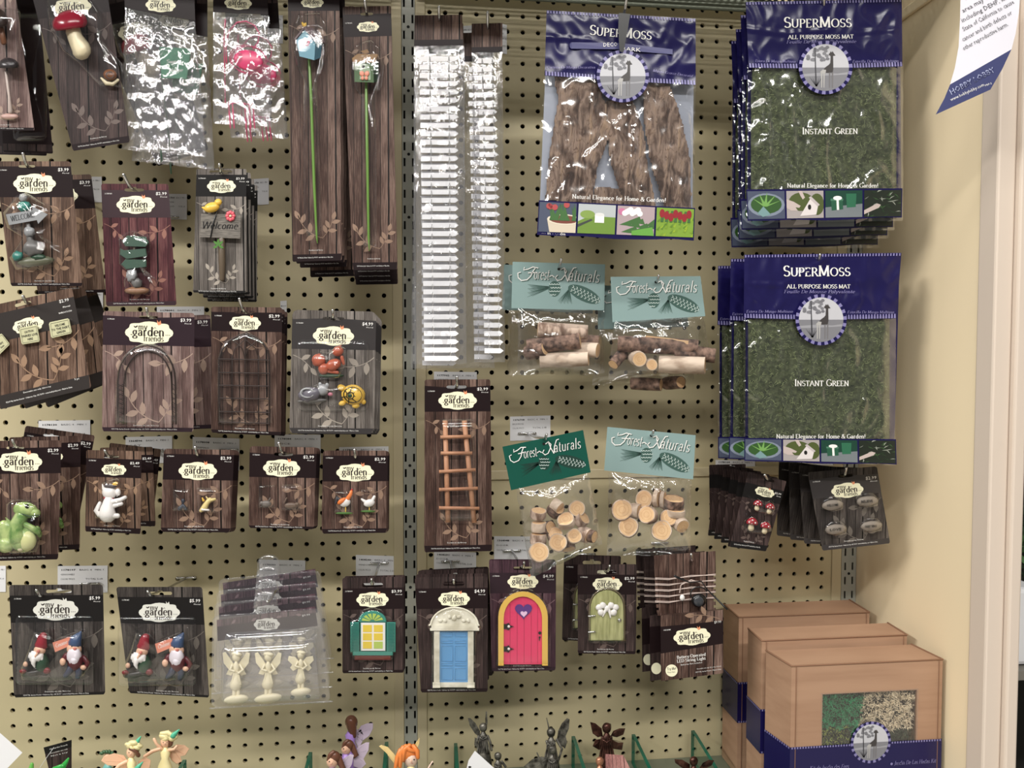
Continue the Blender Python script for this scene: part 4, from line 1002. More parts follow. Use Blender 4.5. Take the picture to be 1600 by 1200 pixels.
minis([(256, 701), (366, 703), (360, 832), (251, 831)], .165, 'brown card with tiny yellow and blue animals', (710, 750, 825), (309, 736, 56), '$2.99', (310, 713, 32, 5), [('blue_animal_figurine', f1), ('yellow_animal_figurine', f2)], [rrect(268, 763, 298, 800, 3), rrect(306, 761, 343, 802, 3)], (305, 699), 'steel peg hook holding the tiny yellow animal cards', 4, 'brown card stacked behind the tiny yellow and blue animals', 'tiny animal cards')
def f1(mb):
    c = PT('mouse_grey', (112, 104, 98)); mb.blob(416, 787, 5, 8, 5, 4, c); mb.blob(409, 786, 5, 3, 3, 3, c); mb.tube([(420, 782, 5, 1), (422, 778, 5, .7)], c)
def f2(mb):
    c = PT('mouse_brown', (104, 84, 70)); mb.blob(455, 790, 5, 11, 5, 4, c); mb.tube([(444, 786, 5, 1.5), (448, 778, 5, 1)], c); mb.blob(464, 788, 6, 4, 3, 3, c)
minis([(390, 697), (495, 699), (490.5, 827), (388.5, 825)], .165, 'brown card with two tiny grey animals', (708, 746, 822), (440, 731.5, 54), '$2.99', (443, 710, 30, 5), [('grey_animal_figurine', f1), ('brown_animal_figurine', f2)], [rrect(402, 757, 431, 795, 3), rrect(438, 756, 473, 799, 3)], (435.5, 692), 'steel peg hook holding the tiny grey animal cards', 4, 'brown card stacked behind the two tiny grey animals', 'tiny grey animal cards')
def f1(mb):
    mb.blob(539, 785, 7, 9, 7, 5, WHI, -20); mb.tube([(543, 780, 7, 4), (548, 772, 7, 3), (549, 768, 7, 2.5)], PT('rooster_orange', (232, 120, 50))); mb.blob(534, 783, 9, 8, 4, 4, PT('rooster_orange', (232, 120, 50)), -35)
    mb.tube([(532, 784, 6, 3), (527, 778, 6, 4), (525, 786, 5, 2)], PT('tail_black', (50, 52, 60))); mb.tube([(540, 791, 6, 1), (540, 800, 6, .9)], YEL, 5); mb.blob(550, 765, 7, 2, 1.5, 1, RED, nu=6, nv=4); mb.blob(538, 802, 5, 14, 2, 4, GRN)
def f2(mb):
    mb.blob(577, 786, 7, 9, 6, 5, WHI, -15); mb.tube([(571, 784, 7, 3), (565, 780, 6, 1.5)], WHI); mb.tube([(582, 782, 7, 3), (585, 776, 7, 2.2)], WHI); mb.tube([(577, 791, 6, .9), (577, 798, 6, .9)], YEL, 5); mb.blob(575, 799, 5, 12, 2, 4, GRN)
minis([(504.5, 704), (606, 704), (605, 832.5), (502.5, 834)], .16, 'brown card with tiny rooster and white hen', (712, 752, 826), (555, 738.5, 55), '$2.99', (556, 717, 34, 5), [('rooster_figurine', f1), ('hen_figurine', f2)], [rrect(520, 766, 553, 803, 3), rrect(562, 764, 589, 800, 3)], (554, 703), 'steel peg hook holding the rooster and hen cards', 3, 'brown card stacked behind the rooster and hen', 'rooster and hen cards')
# 9 ladder ------------------------------------------------------------------------------
t = card('toy_pack', [(663.5, 593), (766, 592.5), (769, 861), (663, 863)], .15, 'brown', 'tall brown card with wooden ladder', band=(602.6, 643), foot=852, bd=(715, 626, 56), price='$2.99', slot=(714, 605, 33, 5))
LW = mat('ladder_wood', build=noisy((164, 110, 78), (194, 140, 104), 30, 3, .55, stretch=(1, 1, .2)))
for nm, a in (('ladder_rail', [(695.5, 657, 6, 3.9), (700, 816, 6, 3.9)]), ('ladder_rail', [(725.5, 657, 6, 3.9), (741, 817, 6, 3.9)])):
    fig(t, nm, .15, lambda mb: mb.tube(a, LW, 10, False))
for a in ([(688, 683), (736, 682)], [(688.5, 708), (738, 708)], [(686, 737), (743, 734)], [(686, 765), (746.5, 763)], [(686, 793.5), (749, 794.5)]):
    fig(t, 'ladder_rung', .15, lambda mb: mb.tube([(a[0][0], a[0][1], 11.5, 2.7), (a[1][0], a[1][1], 11.5, 2.7)], LW, 8, False))
bubble(t, .15, rrect(686, 653, 744, 818, 5), 17, .08)
back_copies(t, 4, .01, .0002, -.0004, 0, .25, 'brown card stacked behind the ladder card', 'ladder cards', 6, ('clear_blister', 'ladder_rung', 'ladder_rail'))
hook((714, 605), .15, (714, 589), 'steel peg hook holding the ladder cards')
# 10 gnome cards ---------------------------------------------------------------------
def gnome_l(mb, o):
    W_ = lambda x, y: (x + o[0], y + o[1])
    def T(pts): return [(p[0] + o[0], p[1] + o[1], p[2], p[3]) for p in pts]
    mb.tube(T([(63, 1026, 9, 10), (66, 1034, 9, 12), (64, 1042, 9, 12)]), DGR, 12)
    mb.tube(T([(50, 1030, 9, 5), (44, 1038, 10, 4)]), BLACKP); mb.blob(*W_(40, 1038), 12, 4, 4.5, 4, SKN)
    mb.blob(*W_(57, 1026), 14, 13, 9, 8, WHI, 10, lump=.5); mb.tube(T([(53, 1030, 18, 5), (52, 1037, 18, 3.5), (54, 1042, 17, 1.5)]), WHI); mb.tube(T([(64, 1028, 18, 4), (66, 1034, 17, 2)]), WHI)
    mb.blob(*W_(62, 1016), 14, 9.5, 8, 8, SKN); mb.tube(T([(58, 1021, 21, 2), (55, 1026, 21, 1.4)]), SKN); mb.blob(*W_(60, 1018), 22, 2.6, 2.6, 2.6, PT('nose_red', (200, 110, 96)))
    mb.blob(*W_(61, 1011), 20, 1, 1, .6, BLACKP, nu=6, nv=4); mb.blob(*W_(68, 1011), 20, 1, 1, .6, BLACKP, nu=6, nv=4)
    mb.tube(T([(36, 1053, 12, 4.5), (48, 1053, 13, 5.5), (60, 1050, 12, 5)]), BLACKP); mb.tube(T([(72, 1052, 12, 4), (66, 1050, 12, 5), (56, 1046, 12, 5)]), BLACKP); mb.blob(*W_(36, 1049), 15, 6, 4, 5, PT('shoe_red', (116, 34, 40))); mb.blob(*W_(73, 1048), 15, 6.5, 5.5, 5, PT('shoe_red', (116, 34, 40)))
def gnome_r(mb, o):
    W_ = lambda x, y: (x + o[0], y + o[1])
    def T(pts): return [(p[0] + o[0], p[1] + o[1], p[2], p[3]) for p in pts]
    vest = PT('vest_wine', (92, 24, 34))
    mb.tube(T([(117, 1018, 10, 10), (118, 1028, 10, 13), (117, 1038, 10, 12)]), vest, 12)
    mb.tube(T([(104, 1024, 11, 5), (98, 1034, 12, 5), (98, 1038, 12, 4)]), vest); mb.blob(*W_(98, 1034), 15, 5, 6, 4, SKN)
    mb.tube(T([(130, 1028, 11, 5), (137, 1036, 12, 4.5), (132, 1044, 14, 4)]), vest); mb.blob(*W_(130, 1043), 16, 5, 4, 4, SKN)
    mb.blob(*W_(116, 1014), 13, 12, 10, 9, SKN); mb.blob(*W_(117, 1014), 21, 3, 2.6, 2.6, PT('nose_red', (200, 110, 96)))
    mb.blob(*W_(112, 1010), 21, 1.1, 1, .7, BLACKP, nu=6, nv=4); mb.blob(*W_(122, 1010), 21, 1.1, 1, .7, BLACKP, nu=6, nv=4)
    mb.tube(T([(111, 1044, 11, 6.5), (106, 1052, 12, 5), (102, 1056, 12, 4)]), PT('trouser_navy', (44, 52, 74))); mb.tube(T([(122, 1044, 11, 6.5), (123, 1053, 12, 5), (121, 1058, 12, 4)]), PT('trouser_navy', (44, 52, 74)))
def gnomes(t, d, o):
    g = fig(t, 'gnome_figurine', d, lambda mb: gnome_l(mb, o))
    h = MB(d); X = lambda a: [(p[0] + o[0], p[1] + o[1], p[2], p[3]) for p in a]
    h.tube(X([(64, 1009, 12, 10.5), (65, 1004, 12, 9), (66, 997, 12, 7.5), (68, 993, 12, 6)]), PT('hat_red', (140, 28, 42), .25), 12); h.build('hat', g)
    g = fig(t, 'gnome_figurine', d, lambda mb: gnome_r(mb, o))
    h = MB(d); h.tube(X([(117, 1006, 12, 11), (119, 999, 12, 9), (124, 992, 12, 5), (126, 988, 12, 2)]), PT('hat_blue', (54, 76, 112)), 12); h.build('hat', g)
    h = MB(d); h.blob(116 + o[0], 1025 + o[1], 16, 12, 14, 9, PT('beard_white', (222, 214, 222)), lump=.2); h.tube(X([(116, 1032, 18, 8), (117, 1040, 16, 3)]), PT('beard_white', (222, 214, 222))); h.build('beard', g)
    h = MB(d); q = [(82 + o[0], 1004 + o[1]), (109 + o[0], 995 + o[1]), (112 + o[0], 1008 + o[1]), (86 + o[0], 1019 + o[1])]
    h.prism(q, 9, 12, PT('sign_coral', (226, 138, 112))); serif(h, 'Gnome', 88 + o[0], 1012 + o[1], 106 + o[0], 1005 + o[1], 6, 12.3, WHI, ital=.2); h.build('sign', g)
    bubble(t, d, [(p[0] + o[0], p[1] + o[1]) for p in [(50, 985), (72, 986), (84, 998), (108, 988), (122, 984), (134, 992), (140, 1020), (144, 1042), (134, 1060), (100, 1066), (60, 1068), (32, 1064), (30, 1046), (42, 1016)]], 27, .4, seed=o[0])
    bubble(t, d, [(p[0] + o[0], p[1] + o[1]) for p in rrect(24, 962, 146, 1070, 8)], 3, .1, name='clear_flange')
t = card('toy_pack', [(14, 914), (161, 913), (164.5, 1085), (22, 1090)], .178, 'slate', 'dark card with two garden gnomes, the left one of the pair', band=(930, 972), foot=1083, bd=(87, 953, 66), price='$5.99', slot=(92, 924, 40, 5), bandm=INKB, bdm=GREYC)
gnomes(t, .178, (0, 0)); t['group'] = 'gnome cards'
hook((66, 932), .178, (57, 922), 'steel peg hook holding the left gnome card', base=(140, 912), drop=.002)
t = card('toy_pack', [(181.5, 917), (316, 917), (327, 1090), (202, 1083)], .17, 'slate', 'dark card with two garden gnomes, right of the other gnome card', band=(933, 975), foot=1083, bd=(249, 957, 60), price='$5.99', slot=(250, 927, 38, 5), bandm=INKB, bdm=GREYC, group='gnome cards')
gnomes(t, .17, (160, 2))
hook((238, 930), .17, (231, 924), 'steel peg hook holding the right gnome card', base=(291, 903))
# 11 clamshell of fairies --------------------------------------------------------------
IV = PT('ivory', (232, 222, 184), .4)
def clam(label, q, d, group):
    t = thing('fairy_clamshell_pack', label, 'clamshell pack', P((q[0][0]+q[1][0])/2, q[0][1] - 20, d), group)
    hq = [quad(q, .04, .05), quad(q, .955, -.02), quad(q, .96, .185), quad(q, .05, .28)]
    mb = MB(d); mb.prism(hq, 0, .6, W('purple')); mb.poly([quad(hq, 0, .32), quad(hq, 1, .32), hq[2], hq[3]], .8, INKP)
    c = quad(hq, .5, .55); badge(mb, c[0], c[1], 38, -.03, 1.0, GREYC)
    a, b = quad(hq, .86, .42), quad(hq, .94, .42); sans(mb, '$9.99', a[0], a[1], b[0], b[1], 3, 1.0, WHT)
    lm = LF('purple')
    for u in (.15, .35, .6, .8): x, y = quad(hq, u, .28); leaf(mb, x, y, 9, -60 + u * 80, .9, lm)
    mb.build('card_insert', t)
    mb = MB(d); out = rrect(0, 0, 1, 1, .06); body = [quad(q, x, y) for x, y in out]
    mb.dome(body, 3, HARD, prof=((1, 0), (1, .8), (.985, 1), (.95, .6), (.5, .6)))
    mb.dome([quad(q, x, y) for x, y in rrect(.08, .33, .93, .97, .06)], 26, HARD, prof=((1, 0), (.98, .8), (.95, 1), (.5, 1)), wob=.06)
    # wavy foot seam and hanging tab
    mb.tube([(q[3][0] - 2, q[3][1] + 1, 2, 1.4), (q[2][0] + 2, q[2][1] - 1, 2, 1.4)], HARD, 6)
    tab = [quad(q, .5 + .11 * math.cos(a_), -.14 + .09 * math.sin(a_)) for a_ in [math.pi * (1 + i / 8) for i in range(9)]] + [quad(q, .62, 0), quad(q, .38, 0)]
    mb.dome(tab, 2, HARD, prof=((1, 0), (1, 1), (.4, 1)))
    mb.build('clear_shell', t); return t
def fairy(mb, x, y, s, m, wing='up', big=1):
    h = 10
    mb.blob(x, y, h - 2, 20 * s * big, 8 * s, 9, m, -8, nu=16); mb.tube([(x - 3 * s, y - 3 * s, h, 3.6 * s), (x - 3 * s, y - 16 * s, h, 3 * s), (x - 2 * s, y - 30 * s, h, 3.4 * s)], m); mb.tube([(x + 3 * s, y - 3 * s, h, 3.6 * s), (x + 3 * s, y - 16 * s, h, 3 * s), (x + 2 * s, y - 30 * s, h, 3.4 * s)], m); mb.tube([(x, y - 46 * s, h, 4.2 * s), (x, y - 54 * s, h, 5.4 * s), (x, y - 59 * s, h, 2.6 * s)], m, 12)
    mb.tube([(x - 1, y - 22 * s, h, 9.5 * s), (x, y - 27 * s, h, 9 * s), (x, y - 34 * s, h, 6.6 * s), (x, y - 45 * s, h, 4.4 * s)], m, 12)
    mb.blob(x, y - 68 * s, h, 6.5 * s, 7.5 * s, 6, m); mb.blob(x + 1, y - 72 * s, h, 9 * s, 4 * s, 7, m, 8, lump=.3)
    mb.tube([(x - 6 * s, y - 55 * s, h, 2.4 * s), (x - 10 * s, y - 47 * s, h + 3, 2.2 * s), (x - 3 * s, y - 45 * s, h + 8, 2 * s)], m); mb.tube([(x + 6 * s, y - 55 * s, h, 2.4 * s), (x + 11 * s, y - 47 * s, h + 3, 2.2 * s), (x + 4 * s, y - 42 * s, h + 8, 2 * s)], m)
    for s_ in (-1, 1):
        w = [(0, -50), (6, -60), (17, -76), (22, -74), (20, -58), (12, -48), (16, -40), (8, -38)] if wing == 'up' else [(0, -52), (10, -64), (22, -66), (24, -58), (16, -50), (20, -44), (14, -38), (4, -44)]
        mb.prism([(x + s_ * a * s, y + b * s) for a, b in w], h - 4, h - 1.5, m, inset=.6)
    for k in range(5): mb.tube([(x + (k - 2) * 3.4 * s, y - 24 * s, h + 5, 1.6 * s), (x + (k - 2) * 1.5 * s, y - 44 * s, h + 4, 1.2 * s)], m, 6)
CQ = [(332, 962), (500, 950), (517, 1097), (330, 1106)]
t = clam('clear clamshell with three ivory fairies, front of its stack', CQ, .20, 'fairy clamshells')
fig(t, 'fairy_figurine', .20, lambda mb: fairy(mb, 369, 1093, .98, IV)); fig(t, 'fairy_figurine', .20, lambda mb: fairy(mb, 419, 1091, .95, IV, big=1.15)); fig(t, 'fairy_figurine', .20, lambda mb: fairy(mb, 470, 1081, .85, IV, 'side', .95))
for i in range(3): dup(t, -.003 * (i + 1), .022 * (i + 1), .011 * (i + 1), -.6 * i, 'clear clamshell of fairies stacked behind the front one', 'fairy clamshells')
hook((430, 925), .19, (418, 940), 'steel peg hook holding the fairy clamshells', base=(455, 904))
# 12 window and doors -------------------------------------------------------------------
def prism_(mb, pts, a, b, m, inset=0): mb.prism(pts, a, b, m, inset=inset)
R4 = lambda x0, y0, x1, y1: [(x0, y0), (x1, y0), (x1, y1), (x0, y1)]
t = card('toy_pack', [(535, 903), (631.5, 901), (631, 1051), (535, 1052)], .16, 'dark', 'brown card with teal shuttered window', cat='carded window', band=(919, 952), foot=1047, bd=(582, 937, 47), price='$3.99', slot=(582, 914, 33, 6))
TL_ = PT('shutter_teal', (52, 138, 122), .4); WY = PT('pane_yellow', (226, 196, 56), .3); WG = PT('pane_green', (172, 196, 84), .3)
def f(mb):
    prism_(mb, R4(562, 971, 604, 1020), 2, 6, TL_, 1)
    o = [(561, 972)] + ell(582, 971, 22, 17, 12, 0, 180, 360) + [(604, 972)]
    prism_(mb, o, 2, 8, TL_, 1.2)
    for k in range(6):
        a0, a1 = math.radians(186 + k * 28.5), math.radians(186 + k * 28.5 + 20)
        prism_(mb, [(582 + 4 * math.cos(a0), 971 + 3 * math.sin(a0)), (582 + 17 * math.cos(a0), 971 + 12.5 * math.sin(a0)), (582 + 17 * math.cos(a1), 971 + 12.5 * math.sin(a1)), (582 + 4 * math.cos(a1), 971 + 3 * math.sin(a1))], 8, 8.8, WG)
    prism_(mb, R4(551, 1018, 614, 1024), 2, 10, TL_, 1)
fig(t, 'window_surround', .16, f)
fig(t, 'window_box', .16, lambda mb: prism_(mb, R4(554, 1024.5, 611, 1031), 2, 9, PT('brick_red', (104, 34, 30)), 1))
for nm, x0, x1 in (('shutter', 547.5, 561), ('shutter', 604.5, 618)):
    def f(mb):
        prism_(mb, R4(x0, 972, x1, 1019), 6, 9, TL_, .8); prism_(mb, R4(x0 + 1.8, 974, x1 - 1.8, 1017.5), 8.8, 9.1, PT('shutter_dark_teal', (24, 84, 76), .5))
        for k in range(19): prism_(mb, R4(x0 + 2, 975 + k * 2.25, x1 - 2, 976.3 + k * 2.25), 9, 10.4, TL_)
    fig(t, nm, .16, f)
w_ = fig(t, 'window_frame', .16, lambda mb: (prism_(mb, R4(564, 973, 602, 1017), 7, 9, WHI, .5),))
for i in range(2):
    for j in range(3):
        mb = MB(.16); a = 567 + i * 17; b = 976.5 + j * 13; mb.prism(R4(a, b, a + 14, b + 11), 9, 9.5, WY if (i + j) % 3 else WG if i else WY); mb.build('pane', w_)
bubble(t, .16, [(546, 968), (558, 966), (564, 952), (582, 948), (600, 952), (606, 966), (619, 968), (619, 1021), (613, 1033), (552, 1033), (546, 1021)], 13, .15)
back_copies(t, 1, .012, .0015, -.001, .0, .1, 'brown card directly behind the teal window card', 'teal window cards', 7, ('clear_blister', 'window_surround', 'shutter', 'window_box', 'window_frame'))
hook((582, 914), .16, (580.5, 905), 'steel peg hook holding the teal window card')
t = card('toy_pack', [(648, 902), (762, 900.5), (762, 1081), (657.5, 1082)], .165, 'dark', 'brown card with blue panelled door in cream frame', cat='carded door', band=(919, 951), foot=1076, bd=(709.5, 936, 46), price='$4.99', slot=(709, 912, 34, 6))
DF = mat('door_frame_cream', build=noisy((196, 190, 168), (226, 222, 204), 60, 2, .5)); DB = PT('door_blue', (88, 150, 202), .35)
def f(mb):
    prism_(mb, R4(678, 986, 687, 1074), 2, 9, DF, .5); prism_(mb, R4(731, 986, 740, 1074), 2, 9, DF, .5)
    for x in (680, 682.5, 685, 733, 735.5, 738): prism_(mb, R4(x - .6, 990, x + .6, 1066), 9, 10, DF)
    prism_(mb, R4(676, 1066, 688, 1075), 2, 10.5, DF, .6); prism_(mb, R4(730, 1066, 742, 1075), 2, 10.5, DF, .6); prism_(mb, R4(686, 1066, 732, 1074), 2, 8, DF, .5)
    prism_(mb, R4(672, 981, 749, 985.5), 2, 12, DF, .8); prism_(mb, R4(674, 977, 747, 981), 2, 11, DF, .6)
    o = [(670.5, 978)] + ell(710, 978, 38, 30, 16, 0, 190, 350) + [(749, 978)]
    prism_(mb, o, 2, 9, DF, 1.5)
    mb.tube([(x, y, 9.5, 1.6) for x, y in [(671, 977)] + ell(710, 978, 37, 28.5, 16, 0, 185, 355) + [(748, 977)]], DF, 8)
    for k in range(7): mb.blob(688 + k * 7.3, 970 - (6 if k in (2, 3, 4) else 0), 10, 3.6, 2.8, 1.6, DF, k * 40, 8, 5)
    mb.blob(709.5, 966, 10.5, 4, 4, 2, DF, nu=8, nv=5)
fig(t, 'door_frame', .165, f)
def f(mb):
    prism_(mb, R4(686, 986, 732, 1067), 2, 6, DB)
    for y0, y1 in ((989, 994.5), (1001, 1005), (1009, 1033), (1036, 1040), (1044, 1062)):
        for x0, x1 in ((690, 707), (711, 728)):
            mb.tube([(x, y, 6.2, .7) for x, y in (R4(x0, y0, x1, y1) + [(x0, y0)])], DB, 6)
fig(t, 'door_leaf', .165, f)
bubble(t, .165, [(668, 980), (680, 958), (708, 946), (740, 958), (753, 980), (746, 992), (745, 1078), (672, 1078), (672, 992)], 13, .1)
for i in range(3): dup(t, .001 + .003 * i, .022 * (i + 1), -.002 if i < 2 else -.006, -.6 * i if i < 2 else -2.2, 'brown door card behind the blue panelled door', 'blue door cards', ('clear_blister', 'door_frame', 'door_leaf'))
hook((709, 912), .165, (709, 906), 'steel peg hook holding the blue door cards')
t = card('toy_pack', [(764, 876), (869, 876), (868, 1047.5), (768.5, 1049)], .15, 'purple', 'plum card with pink arched door in a yellow frame', cat='carded door', band=(895, 927), foot=1043, bd=(817, 909, 45), price='$4.99', slot=(817, 888, 30, 5), bandm=INKP)
PF = PT('door_frame_yellow', (222, 178, 74), .45); PD = PT('door_pink', (228, 52, 100), .35)
def arch(xl, xr, yb, ys, yt, n=14, pw=1.0): return [(xl, yb), (xl, ys)] + [((xl + xr) / 2 - (xr - xl) / 2 * math.cos(math.pi * i / n), ys - (ys - yt) * math.sin(math.pi * i / n) ** pw) for i in range(1, n)] + [(xr, ys), (xr, yb)]
def f(mb):
    o = arch(778.5, 856, 1039, 964, 924); i_ = arch(787, 847, 1039, 966, 932); n = len(o)
    pts = [(x, y, 9) for x, y in o] + [(x, y, 9) for x, y in i_]
    mb.add(pts, [[k, k + 1, n + k + 1, n + k] for k in range(n - 1)], PF)
    mb.add([(x, y, 1) for x, y in o] + [(x, y, 9) for x, y in o], [[k, k + 1, n + k + 1, n + k] for k in range(n - 1)], PF); mb.add([(x, y, 1) for x, y in i_] + [(x, y, 9) for x, y in i_], [[k, k + 1, n + k + 1, n + k] for k in range(n - 1)], PF)
    mb.prism(R4(778.5, 1037, 787, 1040), 1, 9, PF); mb.prism(R4(847, 1037, 856, 1040), 1, 9, PF)
fig(t, 'door_frame', .15, f)
def f(mb):
    mb.prism(arch(786.5, 847.5, 1038, 966, 931), 1, 5, PD)
    for x in (797, 808, 819, 830, 840): mb.stroke([(x, 944), (x, 1036)], .7, 5.2, PT('door_groove', (176, 30, 72)))
fig(t, 'door_leaf', .15, f)
def heart(cx, cy, s): return [(cx + s * .062 * 16 * math.sin(a) ** 3, cy - s * .062 * (13 * math.cos(a) - 5 * math.cos(2 * a) - 2 * math.cos(3 * a) - math.cos(4 * a))) for a in [2 * math.pi * k / 28 for k in range(28)]]
fig(t, 'heart_ornament', .15, lambda mb: (mb.prism(heart(818, 954, 13.5), 5, 6.5, PT('heart_purple', (88, 44, 128))), mb.prism(heart(818.5, 959, 5.4), 6.5, 7.5, PT('heart_pale', (226, 190, 220)))))
for y in (979, 1014):
    def f(mb):
        mb.prism([(787, y - 4), (791, y - 4), (795, y - 6), (797, y - 2), (803, y), (797, y + 2), (795, y + 6), (791, y + 4), (787, y + 4)], 5, 7, BLACKP); mb.blob(795, y, 7.4, 2.2, 2.2, 1, WHI, nu=8, nv=5)
    fig(t, 'hinge', .15, f)
fig(t, 'keyhole', .15, lambda mb: (mb.prism(ell(843.5, 989, 2.5, 2.5, 10), 5, 6.5, BLACKP), mb.prism([(841.5, 995), (844, 994), (845, 996), (843.6, 998), (843.4, 1001), (842, 1001), (842, 997)], 5, 6, BLACKP)))
bubble(t, .15, arch(774, 860, 1043, 962, 918), 13, .1)
dup(t, .001, .011, -.001, .3, 'plum card directly behind the pink arched door card', 'pink door cards'); t['group'] = 'pink door cards'
hook((817, 888), .15, (819, 879), 'steel peg hook holding the pink door cards')
t = card('toy_pack', [(902.5, 881.5), (995, 881.5), (993.5, 1022), (902.7, 1021)], .15, 'dark', 'brown card with small sage green door and white bow', cat='carded door', band=(898, 929), foot=1017, bd=(949, 913, 43), price='$2.99', slot=(948, 894, 30, 6))
def f(mb): mb.prism(arch(922.5, 974.5, 1001, 955, 922, pw=.8), 1, 6, mat('door_sage', build=noisy((138, 140, 84), (180, 180, 122), 60, 3, .45, bump=.6, bscale=90, stretch=(3, 1, .4))), inset=1.2)
fig(t, 'door_leaf', .15, f)
fig(t, 'door_arch', .15, lambda mb: mb.tube([(x, y, 3, 1.3) for x, y in arch(921, 976, 1000, 955, 920, pw=.8)], PT('arch_brown', (104, 92, 66)), 6))
def f(mb):
    for k, (a, b) in enumerate(((936, 949), (942, 946), (955, 946), (962, 949), (939, 957), (959, 957), (949, 951))): mb.blob(a, b, 8, 5.5, 5, 3, WHI, 20 * k, 10, 6, lump=.3, seed=k)
    mb.tube([(946, 954, 8, 2.5), (942, 963, 8, 1)], WHI); mb.tube([(952, 954, 8, 2.5), (954, 965, 8, 1)], WHI)
fig(t, 'bow_ornament', .15, f)
fig(t, 'door_fittings', .15, lambda mb: (mb.tube([(920, 963, 8, 1.5), (930, 962, 8, 1.2)], STEEL), mb.tube([(920, 988, 8, 1.5), (930, 987, 8, 1.2)], STEEL), mb.blob(968, 969, 8, 3, 3, 2, STEEL, nu=10, nv=6)))
bubble(t, .15, arch(917, 980, 1006, 952, 916, pw=.8), 12, .1)
dup(t, -.012, .05, .001, 1.5, 'brown card leaning out behind the small green door card', 'green door cards'); t['group'] = 'green door cards'
hook((948, 894), .15, (952.5, 884), 'steel peg hook holding the green door cards')
